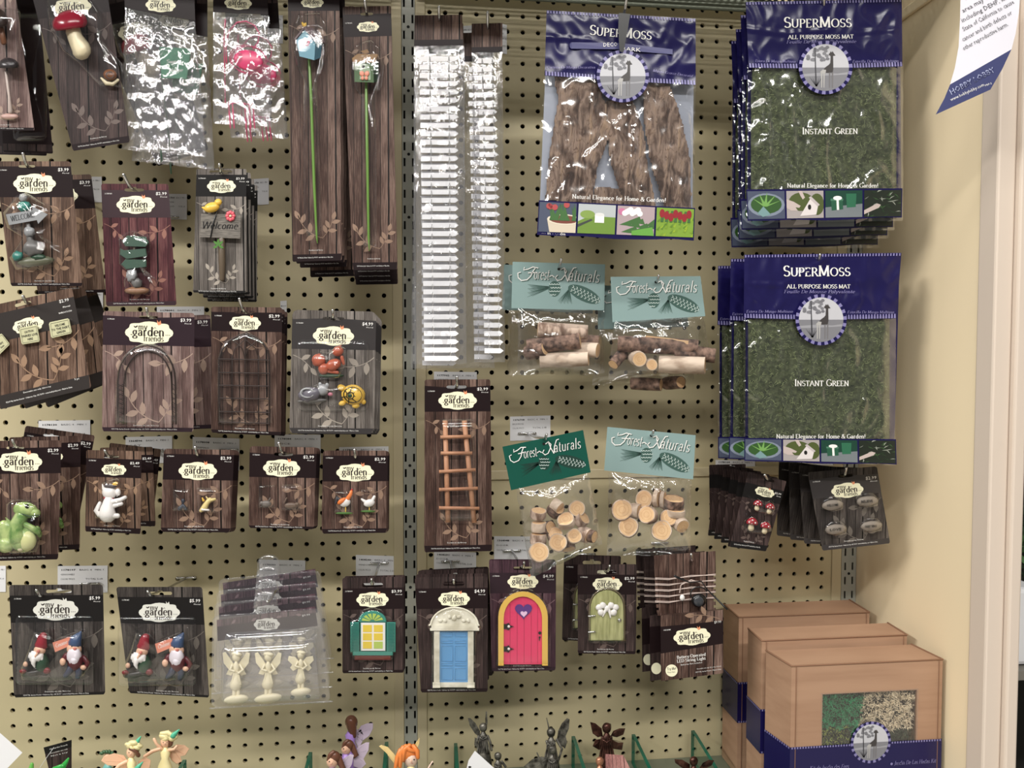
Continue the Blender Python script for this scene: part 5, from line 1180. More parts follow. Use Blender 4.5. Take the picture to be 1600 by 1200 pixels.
# 13 string light packs -------------------------------------------------------------------
def ledpack(dx, dd, label, full):
    d = .165 - dd; s = 1.0
    t = thing('string_light_pack', label, 'string lights', P(1078 + dx, 880, d), 'string light packs')
    w = W('dark'); w = W('brown') if full else W('dark')
    O = lambda pts: [(x + dx, y) for x, y in pts]
    mb = MB(d); q = [(1022, 868), (1118, 861), (1119, 948), (1027, 958)]
    L_ = [(1022, 868), (1118, 861)]; R_side = []; Lside = []
    for k in range(6):
        y = 898 + k * 9.5; R_side += [(1118.5, y), (1115, y), (1115, y + 4), (1118.5, y + 4)]
        Lside += [(1023 + k * .5, y + 4), (1027 + k * .5, y + 4), (1027 + k * .5, y + 8), (1023 + k * .5, y + 8)]
    mb.prism(O(L_ + R_side + [(1119, 955), (1028, 962)] + Lside[::-1]), -9, -8, w)
    mb.build('hang_card', t)
    mb = MB(d)
    F = O([(1032, 962), (1130, 953), (1130, 1052), (1033, 1064)])
    # box body: front face forward, top sloping back
    hF, hB = 26, -8
    top = O([(1028, 962), (1119, 955)])
    fr = [(x, y, hF) for x, y in F]
    T0 = (F[0][0] + 2, F[0][1] - 2, hB); T1 = (F[1][0], F[1][1] - 2, hB); T2 = (F[2][0], F[2][1], hB); T3 = (F[3][0], F[3][1], hB)
    mb.add(fr + [T0, T1, T2, T3], [[0, 1, 2, 3], [4, 5, 1, 0], [4, 0, 3, 7], [5, 6, 2, 1], [7, 3, 2, 6], [4, 7, 6, 5]], w)
    bq = [quad(F, 0, .17), quad(F, 1, .17), quad(F, 1, .53), quad(F, 0, .58)]
    # front band covers the middle of the box
    mb.poly3([(x, y, hF + .15) for x, y in bq], INK)
    if full:
        c = quad(F, .5, .37); badge(mb, c[0], c[1], 54, -.09, hF + .3)
        for s_, u0, u1, v, cp in (('Battery-Operated', .26, .72, .69, 4.6), ('LED String Light', .26, .72, .75, 4.6)):
            a, b = quad(F, u0, v), quad(F, u1, v - .0); serif(mb, s_, a[0], a[1], b[0], b[1], cp, hF + .3, WHT, bold=1.2)
        for s_, u0, u1, v, cp, mm in (('Batteries Not Included', .32, .66, .80, 2.4, WHT), ('$9.99', .86, .97, .20, 4, WHT), ('1413388', .05, .16, .24, 2.4, WHT), ('Decorative use only. Not a toy. 30 piece', .58, .97, .89, 1.9, WHT), ('©2017 My Garden Friends • Made in China', .55, .97, .94, 1.9, WHT)):
            a, b = quad(F, u0, v), quad(F, u1, v); sans(mb, s_, a[0], a[1], b[0], b[1], cp, hF + .3, mm)
        c = quad(F, .17, .86); mb.poly(ell(c[0], c[1], 9.5, 9.5, 24), hF + .3, CREAM)
        serif(mb, 'Try Me!', c[0] - 7, c[1] - .5, c[0] + 7, c[1] - 1.5, 4, hF + .45, TXT, bold=1.2); sans(mb, 'Press Here', c[0] - 6, c[1] + 4, c[0] + 6, c[1] + 3, 2.4, hF + .45, TXT)
        lm = LF('brown')
        x, y = quad(F, .95, .14); sprig(mb, x, y, 46, 200, hF + .12, lm, 4, -30, .35)
    else:
        c = quad(F, .1, .82); mb.poly(ell(c[0], c[1], 8, 9, 20), hF + .3, CREAM)
    mb.build('light_box', t)
    mb = MB(d); wr = PT('cord_white', (206, 186, 176), .5)
    for k in range(5):
        y = 903 + k * 9; 
        for e in (0, 1.8): mb.tube([(1024 + dx, y + e, -6, .6), (1045 + dx, y + 1 + e, -4, .6), (1080 + dx, y - 2 - e, -4, .6), (1100 + dx, y - 4, -4, .6), (1118 + dx, y - 6 + e, -6, .6)], wr, 5)
    if full:
        mb.blob(1066, 934, 4, 4, 5, 3, WHI); mb.tube([(1062, 926, 3, .8), (1064, 914, 5, .8), (1080, 906, 5, .8), (1098, 912, 5, .8)], wr, 5)
    mb.build('light_cord', t)
    if full:
        mb = MB(d); mb.tube([(1054, 900, 6, 1.8), (1060, 903, 6, 1.8), (1078, 910, 7, 1), (1096, 908, 7, 1), (1104, 920, 8, 1), (1118, 934, 12, 1.3), (1130, 946, 24, 1.3), (1136, 952, 26, 1.3)], BLKP, 6)
        mb.tube([(x, y, 8, 1) for x, y in ell(1092, 928, 13, 11, 16)], BLKP, 6)
        mb.blob(1092, 938, 6, 12, 11, 8, BLKP, nu=16, nv=8); mb.blob(1092, 940, 13, 8, 8, 2.4, PT('button_grey', (58, 60, 64), .2), nu=16, nv=8)
        mb.build('battery_switch', t)
    return t
ledpack(0, 0, 'string light box wound with pale cord, front of its stack', True)
b = ledpack(-17, .05, 'dark string light box second in the stack', False)
r = dup(b, -.004, .03, .002, 0, 'string light box furthest back in the stack', 'string light packs')
hook((1082, 878), .165, (1080, 866), 'steel peg hook holding the string light packs')
# 14 mushroom card, stone card ------------------------------------------------------------
q = [(1169, 737), (1229, 752), (1197, 861.5), (1140, 854.5)]
t = card('toy_pack', q, .17, 'dark', 'small tilted dark card with four red mushrooms', band=(.14, .33), foot=.92, bd=(1195, 769, 29), price='$2.99', slot=(1203, 750.5, 16, 4), num=None, bandm=INKB, leaves=True)
def mush(mb, x, y, s, a=0):
    mb.tube([(x - 1 * a, y + 3 * s, 6, 3.6 * s), (x - 1.5 * a, y + 9 * s, 6, 4.8 * s)], CRM, 10)
    mb.blob(x, y + 2 * s, 7, 9 * s, 9 * s, 7 * s, RED, a * 10, 14, 9, cut=-.15)
    for i, (u, v) in enumerate(((-4, -2), (1, -5), (5, -1), (0, 0))): mb.blob(x + u * s, y + v * s + 2 * s, 12.5 * s if s > .9 else 12, 1.4 * s, 1.3 * s, 1, WHI, nu=6, nv=4)
for x, y, s, a in ((1184, 787, .85, 1), (1203, 792, .85, 1), (1175, 816, 1.05, 1), (1196, 822, .95, 1)):
    fig(t, 'mushroom_figurine', .17, lambda mb: mush(mb, x, y, s, a))
for pts in ([(1173, 790), (1182, 778), (1196, 784), (1210, 780), (1214, 796), (1206, 806), (1180, 800)], [(1162, 812), (1172, 803), (1190, 812), (1206, 812), (1208, 830), (1188, 836), (1164, 832), (1158, 824)]):
    bubble(t, .17, pts, 20, .4, name='clear_bubble', seed=9)
for i in range(5): dup(t, -.003 - .0035 * i, .022 * (i + 1), .001 * i, -5 - [0, .5, 1, 2, 10][i], 'dark card fanned out behind the red mushroom card', 'red mushroom small cards', ('clear_bubble', 'mushroom_figurine'))
t['group'] = 'red mushroom small cards'
hook((1203, 750), .17, (1195, 742), 'steel peg hook holding the small mushroom cards')
t = card('toy_pack', [(1262, 738), (1370, 728.5), (1391, 849), (1285, 860.5)], .17, 'slate', 'tilted grey brown card with four engraved stones', band=(.1, .34), foot=.93, bd=(1324, 766, 47), price='$2.99', slot=(1321, 743.5, 24, 5), num='1178008', bandm=mat('printed_grey_band', (50, 46, 46), .35))
for i, (x, y, s_) in enumerate(((1301, 789, 'WELCOME'), (1355, 783, 'BELIEVE'), (1306, 827, 'LOVE'), (1361, 822, 'FAIRY XING'))):
    def f(mb): mb.blob(x, y, 3, 17, 8, 6, PT('stone_grey', (128, 118, 106), .6), -5, lump=.15, seed=i); sans(mb, s_, x - 9, y + 3, x + 9, y + 1.4, 4, 9.4, BLK, .02)
    fig(t, 'stone_figurine', .17, f)
    bubble(t, .17, [(x - 20, y + 6), (x - 18, y - 6), (x - 8, y - 15), (x + 10, y - 14), (x + 19, y - 4), (x + 18, y + 8), (x, y + 12)], 15, .3, name='clear_bubble', seed=i)
for i in range(3): dup(t, -.003 - .005 * i, .025 * (i + 1), -.002 * i, 7 + 3 * i, 'dark card fanned out behind the engraved stone card', 'engraved stone cards', ('clear_bubble', 'stone_figurine'))
hook((1319, 744), .17, (1322, 731), 'steel peg hook holding the engraved stone cards')
# 15 bags of wood ------------------------------------------------------------------------
FNL = mat('header_pale_teal', (128, 154, 152), .4, spec=.35); FND = mat('header_dark_green', (14, 78, 64), .35, spec=.3); PINE = mat('pine_print', (54, 86, 78), .5); PINED = mat('pine_print_dark', (10, 52, 42), .5); CONE = mat('cone_print', (196, 212, 206), .5)
def fnhead(q, d, m, label, slot, group=None, pm=None):
    pm = pm or PINE
    mb = MB(d); mb.prism(q, -.8, 0, m)
    Q = lambda u, v: quad(q, u, v)
    w = math.hypot(q[1][0]-q[0][0], q[1][1]-q[0][1])
    # printed pine branch with two cones
    for k in range(16):
        a, b = Q(.44, .52), Q(.17 + .012 * (k % 5), .48 + .018 * k); mb.stroke([a, lerp(a, b, .5), b], 1.1, .15, pm, w1=.4)
        a, b = Q(.62, .55), Q(.50 + .01 * k, .82 + .02 * (k % 4)); mb.stroke([a, lerp(a, b, .6), b], 1.1, .15, pm, w1=.4)
    c1 = Q(.46, .56); c2 = Q(.78, .66); an = math.degrees(math.atan2(q[1][1]-q[0][1], q[1][0]-q[0][0]))
    mb.poly(ell(c1[0], c1[1], w * .066, w * .085, 18, an), .2, pm); mb.poly(ell(c2[0], c2[1], w * .19, w * .075, 20, an + 24), .2, pm)
    for k in range(14):
        u, v = (k % 4 - 1.5 + .5 * (k // 4 % 2)) / 1.9, (k // 4 - 1.5) / 1.9
        mb.stroke(ell(c1[0] + u * w * .055, c1[1] + v * w * .072, w * .013, w * .011, 6, 0, 0, 180), w * .006, .25, CONE)
    ca, sa = math.cos(math.radians(an + 24)), math.sin(math.radians(an + 24))
    for k in range(24):
        u, v = (k % 8 - 3.5 + .5 * (k // 8 % 2)) / 4, (k // 8 - 1) / 1.7; u2, v2 = u * w * .17, v * w * .055 * (1 - .4 * abs(u)); mb.stroke(ell(c2[0] + u2 * ca - v2 * sa, c2[1] + u2 * sa + v2 * ca, w * .014, w * .012, 6, an + 24, -90, 90), w * .006, .25, CONE)
    for dx_, mm, h in ((.008, pm, .3), (0, WHT, .45)):
        def tt(s, u0, v0, u1, v1, cp):
            a, b = Q(u0 + dx_, v0 + dx_ * 2), Q(u1 + dx_, v1 + dx_ * 2); serif(mb, s, a[0], a[1], b[0], b[1], cp * w, h, mm, bold=.72, ital=.22, serifs=False)
        tt('orest', .235, .36, .40, .37, .125); tt('aturals', .61, .37, .94, .40, .13)
        S_ = lambda pts: mb.stroke([Q(u + dx_, v + dx_ * 2) for u, v in pts], w * .0105, h, mm)
        # swash F and N
        S_([(.13, .11), (.12, .17), (.17, .15), (.22, .10), (.28, .12)]); S_([(.25, .11), (.22, .20), (.20, .30), (.16, .38), (.10, .40), (.065, .34), (.06, .24), (.09, .22)]); S_([(.17, .23), (.27, .22)])
        S_([(.52, .14), (.56, .10), (.585, .17), (.565, .27), (.53, .36), (.49, .38), (.465, .32), (.49, .26)]); S_([(.56, .12), (.575, .26), (.60, .39)]); S_([(.60, .39), (.62, .24), (.66, .10), (.69, .09)]); S_([(.40, .30), (.43, .27), (.455, .31)])
    sl = Q(*slot); mb.poly(ell(sl[0], sl[1], 2.2, 2.2, 10), .5, DARK)
    t = thing('bagged_wood_pack', label, 'bagged wood', P(sl[0], sl[1], d), group); mb.build('header_card', t)
    return t, sl
BARK = mat('birch_bark', build=noisy((122, 96, 80), (196, 172, 154), 90, 5, .8, .5, 140, stretch=(1, 1, .5), lo=.38, hi=.55)); BARKD = mat('dark_bark', build=noisy((66, 50, 44), (146, 116, 100), 110, 5, .85, .6, 160)); BARKP = mat('pale_birch_bark', build=noisy((150, 126, 106), (206, 186, 166), 60, 5, .75, .3, 120, stretch=(.4, 1, 1), lo=.3, hi=.55))
def ring_build(nt, b):
    lk = nt.links.new; tc = N(nt, 'ShaderNodeTexCoord'); n = N(nt, 'ShaderNodeTexNoise', i_Scale=30, i_Detail=4); lk(tc.outputs['Object'], n.inputs[0])
    r = ramp(nt, [(.3, (180, 136, 94)), (.6, (214, 176, 130))]); lk(n.outputs[0], r.inputs[0]); lk(r.outputs[0], b.inputs['Base Color']); b.inputs['Roughness'].default_value = .7
CUT = mat('cut_wood', build=ring_build)
CUTR = mat('cut_wood_ring', (188, 138, 90), .75)
def wood(mb, c, axis, r, l, bark, seed=0):
    """round of wood: centre px, axis (dx,dy,dh), radius and half length in px"""
    a = Vector(axis).normalized(); u = a.orthogonal().normalized(); v = a.cross(u); n = 18; o = []; c = Vector(c)
    rr = [r * (1 + .08 * noise.noise(Vector((math.cos(k * 2 * math.pi / n) * 1.5 + seed, math.sin(k * 2 * math.pi / n) * 1.5, seed)))) for k in range(n)]
    def ring(t, f): return [tuple(c + a * t + (u * math.cos(2 * math.pi * k / n) + v * math.sin(2 * math.pi * k / n)) * rr[k] * f) for k in range(n)]
    o = ring(-l, .97) + ring(-l * .5, 1.02) + ring(l * .5, 1) + ring(l, .97)
    mb.add(o, [[j*n+k, j*n+(k+1) % n, (j+1)*n+(k+1) % n, (j+1)*n+k] for j in range(3) for k in range(n)], bark, True)
    for t in (-l, l):
        e = .01 if t > 0 else -.01
        mb.add(ring(t, .97) + ring(t, .88), [[k, (k+1) % n, n+(k+1) % n, n+k] for k in range(n)], bark); mb.add(ring(t, .88), [list(range(n))], CUT)
        for f in (.62, .32): mb.add(ring(t + e * 8, f) + ring(t + e * 8, f - .03), [[k, (k+1) % n, n+(k+1) % n, n+k] for k in range(n)], CUTR)
# upper left: logs
t, s_ = fnhead([(801, 409), (945.5, 413), (944, 485), (799, 481.5)], .13, FNL, 'small clear bag of birch logs under a pale teal header, upper left of four', (.5, .13), 'bagged logs')
film(t, .13, [(809, 482), (944, 484), (944, 584), (809, 586)], FILM, 16, 26, 24, 2.4, .06, 41)
b = dup(t, -.010, .03, -.002, 1.0, 'clear bag of logs directly behind the upper left birch log bag', 'bagged logs')
def logs(items, d, label, group):
    for i, (c, ax, r, l, bk) in enumerate(items):
        mb = MB(d); wood(mb, c, ax, r, l, bk, i * 3.1)
        mb.build('wood_log', None, P(c[0], c[1], d), **tagp(label, 'log', group))
logs([((879, 517, 4), (1, .06, -.05), 12, 39, BARK), ((902, 532, -4), (1, .05, 0), 10, 34, BARKD), ((866, 537, 3), (1, -.12, .15), 13, 42, BARKD), ((838, 548, 0), (.8, -.2, .5), 12, 17, BARKD), ((917, 546, 1), (.95, .1, .3), 12, 18, BARKP), ((882, 562, 6), (1, -.04, .12), 12, 38, BARKP)], .13, 'short birch log inside the upper left teal header bag', 'logs in the upper left bag')
hook((873, 419), .13, (877, 405), 'steel peg hook holding the upper left log bag')
t, s_ = fnhead([(954, 432.5), (1094.5, 431.5), (1102, 494), (957, 503.5)], .15, FNL, 'clear bag of birch logs under a pale teal header, right of its twin', (.5, .13), 'bagged logs')
film(t, .15, [(960, 502), (1099, 494), (1114, 578), (950, 594)], FILM, 16, 26, 24, 2.8, .06, 47)
dup(t, -.012, .035, -.012, 2, 'clear bag of logs hanging low behind the right birch log bag', 'bagged logs')
logs([((1028, 540, 2), (1, .05, 0), 13, 63, BARKD), ((1042, 533, 6), (1, .12, .1), 5, 34, CUT), ((1086, 552, 0), (1, .12, 0), 12, 32, BARKD), ((996, 560, 8), (.25, .1, 1), 12, 14, BARKP), ((1017, 569.5, 10), (.15, .05, 1), 9, 12, BARKP), ((1066, 570, 7), (1, .03, .1), 14, 36, BARKP), ((966, 560, 0), (-.5, .6, .6), 9, 16, BARKD)], .15, 'birch log inside the right teal header bag', 'logs in the right bag')
logs([((1010, 600, -30), (1, .05, .3), 10, 24, BARKD), ((1052, 598, -30), (.6, -.05, .8), 10, 20, BARKD)], .15, 'dark log showing below the right log bag', 'logs in the hanging low bag')
hook((1026, 441), .15, (1029, 430.5), 'steel peg hook holding the right log bag')
# lower: slices
t, s_ = fnhead([(785, 698), (911, 672), (923, 738), (798.5, 766)], .19, FND, 'clear bag of wood slices under a tilted dark green header', (.5, .13), 'bagged wood slices', PINED)
film(t, .19, [(806, 764), (920, 740), (941, 850), (830, 903)], FILM, 18, 26, 26, 2.6, .06, 53)
def slices(items, d, label, group):
    for i, (c, ax, r, l, bk) in enumerate(items):
        mb = MB(d); wood(mb, c, ax, r, l, bk, i * 2.3 + 1)
        mb.build('wood_slice', None, P(c[0], c[1], d), **tagp(label, 'wood slice', group))
slices([((841, 803, 4), (.1, -.85, .4), 12.5, 6, BARK), ((868, 797, -2), (.4, -.5, .6), 13, 7, BARKD), ((870, 790, 6), (.7, .5, .35), 10, 7, BARKP), ((901, 795, 2), (.1, -.1, 1), 13, 8, BARKP), ((885, 814, 10), (-.2, -.55, .7), 14, 6, BARKP), ((842, 823, 6), (0, -.95, .25), 12, 7, BARKP), ((856, 826, 0), (.5, -.1, .5), 12, 7, BARKD), ((867, 836, 3), (.1, -.5, .8), 12, 6, BARK), ((908, 812, 3), (.4, -.3, .3), 12, 7, BARK), ((841, 842, 5), (.05, -.95, .2), 13, 8, BARK), ((872, 848, 12), (-.05, -.05, 1), 14.5, 6, BARKP), ((897, 838, 12), (.1, -.1, 1), 12, 6, BARKP), ((913, 835, 4), (.7, .3, .4), 12, 9, BARK), ((842, 863, 12), (.05, -.05, 1), 16, 7, BARKP), ((888, 853, 0), (.2, .8, .3), 11, 6, BARKD), ((924, 838, 8), (.85, .2, .5), 10, 6, BARKD)], .19, 'round wood slice inside the dark green header bag', 'slices in the dark green bag')
hook((850, 686), .19, (854, 679), 'steel peg hook holding the dark green header bag')
t, s_ = fnhead([(949, 667), (1087, 680), (1083, 749), (944, 735)], .15, FNL, 'clear bag of wood slices under a pale teal header', (.5, .1), 'bagged wood slices')
film(t, .15, [(951, 738), (1080, 749), (1079, 868), (948, 868)], FILM, 16, 26, 26, 2.4, .06, 59)
slices([((972, 797, 8), (.05, -.1, 1), 17, 5, BARK), ((982, 824, 8), (-.05, -.15, 1), 16, 6, BARKP), ((1007, 780, 0), (-.15, -.15, 1), 14, 5, BARKP), ((1027, 778, 4), (.92, .1, .3), 15, 3.5, BARKP), ((1036, 781, 2), (.9, .05, .2), 14, 3, BARKP), ((1013, 805, 12), (-.3, -.1, 1), 14, 10, BARK), ((1052, 787, 0), (.1, -.7, .3), 17, 9, BARKD), ((1055, 800, 4), (.1, -.8, .3), 16, 5, BARKP), ((1044, 810, 8), (.1, -.2, 1), 14, 7, BARK), ((1034, 829, 12), (0, -.05, 1), 16.5, 6, BARKP), ((1063, 819, 6), (.5, .5, .7), 12, 8, BARKP), ((994, 798, 2), (.8, .1, .5), 12, 8, BARKP)], .15, 'round wood slice inside the pale teal header bag', 'slices in the pale teal bag')
hook((1018, 680), .15, (1021, 673), 'steel peg hook holding the pale header slice bag')
# 16 moss and bark bags --------------------------------------------------------------------
MOSS = mat('moss_mat_green', build=noisy((34, 42, 24), (86, 94, 62), 170, 6, .95, .9, 260, lo=.3, hi=.7)); MOSSF = mat('moss_fibre', (128, 140, 92), .8); MOSSF2 = mat('moss_fibre_dark', (58, 72, 36), .8)
PHL = mat('photo_sky_grey', (188, 188, 194), .4); PHM = mat('photo_ground_grey', (122, 122, 128), .4); PHD = mat('photo_dark_grey', (52, 52, 58), .4)
def C_(n, c): return mat('print_' + n, c, .38)
def emblem(mb, cx, cy, r, h, ang=0):
    n = 44
    for k in range(n):
        a0, a1 = 2 * math.pi * k / n, 2 * math.pi * (k + 1) / n
        mb.poly([(cx + r * math.cos(a0), cy + r * math.sin(a0)), (cx + r * math.cos(a1), cy + r * math.sin(a1)), (cx + .86 * r * math.cos(a1), cy + .86 * r * math.sin(a1)), (cx + .86 * r * math.cos(a0), cy + .86 * r * math.sin(a0))], h, LAV if k % 2 else NAVY)
    ri = .87 * r; S = lambda pts, m, dh=.3: mb.poly([(cx + x * ri, cy + y * ri) for x, y in pts], h + dh, m)
    S([(math.cos(a), math.sin(a)) for a in [2 * math.pi * k / 36 for k in range(36)]], PHL, .05)
    S([(math.cos(a), max(math.sin(a), -.04)) for a in [math.pi * k / 18 for k in range(19)]], PHM, .15)
    S([(-.95, .28), (-.2, .22), (.5, .26), (.95, .2), (.94, .3), (-.2, .36), (-.92, .38)], C_('photo_path', (150, 150, 156)), .2)
    rnd = random.Random(5)
    for k in range(34):
        u, v = rnd.uniform(-.75, .1), rnd.uniform(-.88, -.3)
        if u * u + v * v < .85: S([(u + .09 * math.cos(a), v + .07 * math.sin(a)) for a in range(0, 6)], C_('photo_tree', (112, 112, 118)) if k % 2 else PHM, .22 + .004 * k)
    S([(-.47, -.95 + .1), (-.44, -.85), (-.38, .7), (-.44, .7)], PHD, .42)
    for a in range(5): S([(-.42, .8), (-.7 + .14 * a, .38 + .05 * (a % 2)), (-.36, .8)], PHD, .43)
    gd = C_('giraffe_dark', (62, 58, 58)); gl = C_('giraffe_light', (170, 168, 166))
    S([(.18, -.62), (.12, -.56), (.2, -.5), (.28, -.5), (.42, -.52), (.36, -.6), (.3, -.7), (.26, -.64), (.22, -.7)], gd, .5)
    S([(.22, -.52), (.32, -.52), (.33, .05), (.3, .2), (.12, .22), (-.02, .22), (-.12, .12), (0, -.02), (.14, -.12), (.2, -.2)], gd, .48)
    S([(-.12, .08), (.02, .1), (0, .24), (-.16, .26), (-.24, .2)], gl, .49)
    for x in (-.2, -.1, .14, .26): S([(x, .15), (x + .07, .15), (x + .05, .86), (x + .01, .86)], gl if x < .1 else C_('giraffe_leg', (112, 110, 112)), .47)
def strip_a(mb, q, h):
    for k in range(4):
        a = [quad(q, k / 4 + .006, .04), quad(q, (k + 1) / 4 - .006, .04), quad(q, (k + 1) / 4 - .006, .95), quad(q, k / 4 + .006, .95)]
        w = abs(a[1][0] - a[0][0]); E_ = lambda u, v, ru, rv, m, dh, n=18, an=0: mb.poly([quad(a, max(0, min(1, u + ru * math.cos(t) * math.cos(an) - rv * math.sin(t) * math.sin(an))), max(0, min(1, v + ru * math.cos(t) * math.sin(an) + rv * math.sin(t) * math.cos(an)))) for t in [2 * math.pi * i / n for i in range(n)]], h + dh, m)
        Z = lambda pts, m, dh: mb.poly([quad(a, u, v) for u, v in pts], h + dh, m)
        F_ = [(0, 0), (1, 0), (1, 1), (0, 1)]
        if k == 0:
            Z(F_, C_('slate', (70, 78, 100)), .1); E_(.5, .5, .5, .42, C_('bowl_rim', (122, 132, 150)), .2); E_(.5, .48, .42, .34, C_('bowl_moss', (46, 84, 36)), .3)
            for i, t in enumerate((-2.6, -2.0, -1.5, -.9, -.3)): Z([(.42, .55), (.5 + .45 * math.cos(t), .45 + .42 * math.sin(t)), (.52, .56)], C_('leaf_green', (110, 160, 78)), .4 + i * .02)
            Z([(.25, .8), (.42, .55), (.62, .85), (.4, .93)], C_('teal_stone', (112, 146, 148)), .55)
        if k == 1:
            Z(F_, C_('warm_grey', (160, 152, 150)), .1); E_(.4, .4, .34, .34, C_('moss', (74, 86, 40)), .2); E_(.82, .5, .2, .4, C_('moss', (74, 86, 40)), .22)
            Z([(0, .3), (.2, .4), (.38, .55), (.34, .62), (.24, .6), (.3, .72), (.12, .72), (0, .62)], C_('hand', (188, 172, 166)), .3); Z([(.32, 0), (.42, 0), (.5, .25), (.44, .32), (.38, .18)], C_('hand', (188, 172, 166)), .32)
            Z([(.36, .92), (.64, .3), (.86, .5), (.8, .88)], C_('house_white', (214, 206, 204)), .4); Z([(.6, .25), (.66, .2), (.9, .52), (.84, .58)], C_('house_roof', (186, 176, 176)), .45); E_(.62, .6, .045, .1, BLK, .5)
        if k == 2:
            Z(F_, C_('dark_teal', (18, 62, 48)), .1); Z([(0, .62), (1, .5), (1, 1), (0, 1)], C_('table_grey', (112, 120, 124)), .2); Z([(.15, .35), (.47, .33), (.48, .7), (.17, .74)], C_('gift_green', (34, 86, 62)), .3)
            Z([(.3, .34), (.36, .34), (.37, .72), (.31, .72)], WHT, .4); E_(.33, .28, .12, .08, WHT, .42); Z([(.56, .12), (.84, .12), (.82, .62), (.58, .64)], C_('gift_green2', (40, 104, 74)), .3); Z([(.14, .3), (.48, .3), (.48, .38), (.14, .38)], C_('gift_lid', (70, 120, 94)), .35)
        if k == 3:
            Z(F_, C_('foliage_dark', (26, 36, 26)), .1); rn = random.Random(3)
            for i in range(36):
                u, v, t = rn.uniform(.1, .9), rn.uniform(.05, .95), rn.uniform(0, 6.3); l = .2
                Z([(u, v), (min(1, max(0, u + l * .5 * math.cos(t - .3))), min(1, max(0, v + l * .5 * math.sin(t - .3)))), (min(1, max(0, u + l * math.cos(t))), min(1, max(0, v + l * math.sin(t))))], (C_('leaf_a', (58, 92, 50)), C_('leaf_b', (34, 60, 34)), C_('leaf_pale', (150, 156, 144)))[i % 3], .2 + i * .01)
            Z([(0, .75), (.35, .5), (.45, .55), (.4, .66), (0, .9)], C_('hand', (188, 172, 166)), .7)
def strip_b(mb, q, h):
    rn = random.Random(8)
    for k in range(4):
        a = [quad(q, k / 4 + .006, .02), quad(q, (k + 1) / 4 - .006, .02), quad(q, (k + 1) / 4 - .006, .9), quad(q, k / 4 + .006, .9)]
        cl = lambda v: min(1, max(0, v)); Z = lambda pts, m, dh: mb.poly([quad(a, cl(u), cl(v)) for u, v in pts], h + dh, m); E_ = lambda u, v, ru, rv, m, dh: Z([(u + ru * math.cos(t), v + rv * math.sin(t)) for t in [2 * math.pi * i / 18 for i in range(18)]], m, dh)
        F_ = [(0, 0), (1, 0), (1, 1), (0, 1)]
        Z(F_, (C_('slate', (50, 62, 72)), C_('pale_cloth', (176, 182, 184)), C_('mauve_grey', (170, 150, 154)), C_('spring_green', (120, 156, 44)))[k], .1)
        if k == 0:
            Z([(.22, .55), (1, .6), (1, 1), (.3, 1)], C_('pot_cream', (206, 192, 170)), .2); E_(.68, .56, .46, .18, C_('pot_rim', (220, 208, 186)), .3); E_(.68, .56, .4, .14, C_('bark_mulch', (122, 62, 50)), .4)
            for i in range(14): u = rn.uniform(.3, .98); Z([(u - .06, .6), (u + rn.uniform(-.2, .2), rn.uniform(-.1, .2)), (u + .06, .6)], C_('tulip_leaf', (60 + i * 3, 104 + i * 3, 50)), .5 + i * .02)
            for i in range(4): E_(rn.uniform(.2, .8), rn.uniform(.02, .18), .08, .1, C_('bloom_red', (176, 70, 70)), .8)
        if k == 1:
            Z([(0, .6), (.3, .4), (1, .42), (1, 1), (0, 1)], C_('moss_bright', (104, 138, 48)), .2); E_(.25, .35, .2, .14, C_('moss_bright2', (126, 154, 70)), .25); Z([(.45, .34), (.7, .34), (.7, .62), (.45, .62)], WHT, .35); E_(.575, .34, .125, .06, C_('candle_top', (214, 214, 212)), .4); Z([(0, .7), (.35, .5), (.4, .54), (0, .8)], C_('tray_dark', (60, 66, 60)), .3)
        if k == 2:
            for i in range(16): u, v = rn.uniform(.05, .95), rn.uniform(.5, .95); Z([(u, v), (u + .28, v - .16), (u + .34, v + .04)], C_('tulip_leaf', (40 + i * 4, 84 + i * 4, 40)), .2 + i * .01)
            for i in range(9): E_(.2 + .05 * i, .25 - .02 * (i % 4) * 2, .08, .1, WHT, .4 + .01 * i)
            E_(.12, .2, .1, .12, C_('orchid_pink', (196, 110, 150)), .38); Z([(.4, .85), (.95, .7), (1, 1), (.4, 1)], C_('leaf_lit', (96, 160, 60)), .5)
        if k == 3:
            for i in range(40): u, v = rn.uniform(0, 1), rn.uniform(.4, 1); Z([(u, v), (u + .1, v - .12), (u + .06, v + .03)], C_('grass_%d' % (i % 3), (90 + 25 * (i % 3), 130 + 20 * (i % 3), 36)), .2 + .01 * i)
            for i in range(7): u = .15 + .12 * i; Z([(u - .04, .5), (u, .1), (u + .06, .1), (u + .04, .5)], C_('tulip_leaf', (60, 110, 50)), .6); E_(u, .2 + .06 * (i % 3), .07, .15, C_('tulip_red', (150, 30, 40)), .65 + .01 * i)
def crease(lines, w=2.6):
    def g(x, y):
        a = 0
        for ln in lines:
            for p_, q_ in zip(ln, ln[1:]):
                dx, dy = q_[0] - p_[0], q_[1] - p_[1]; t = max(0, min(1, ((x - p_[0]) * dx + (y - p_[1]) * dy) / (dx * dx + dy * dy)))
                dd = math.hypot(x - p_[0] - t * dx, y - p_[1] - t * dy)
                if dd < w * 2: a = max(a, (1 - dd / w / 2) * (1.5 + 1.6 * noise.noise(Vector((x * .25, y * .22, 3)))))
        return a * 1.9
    return g
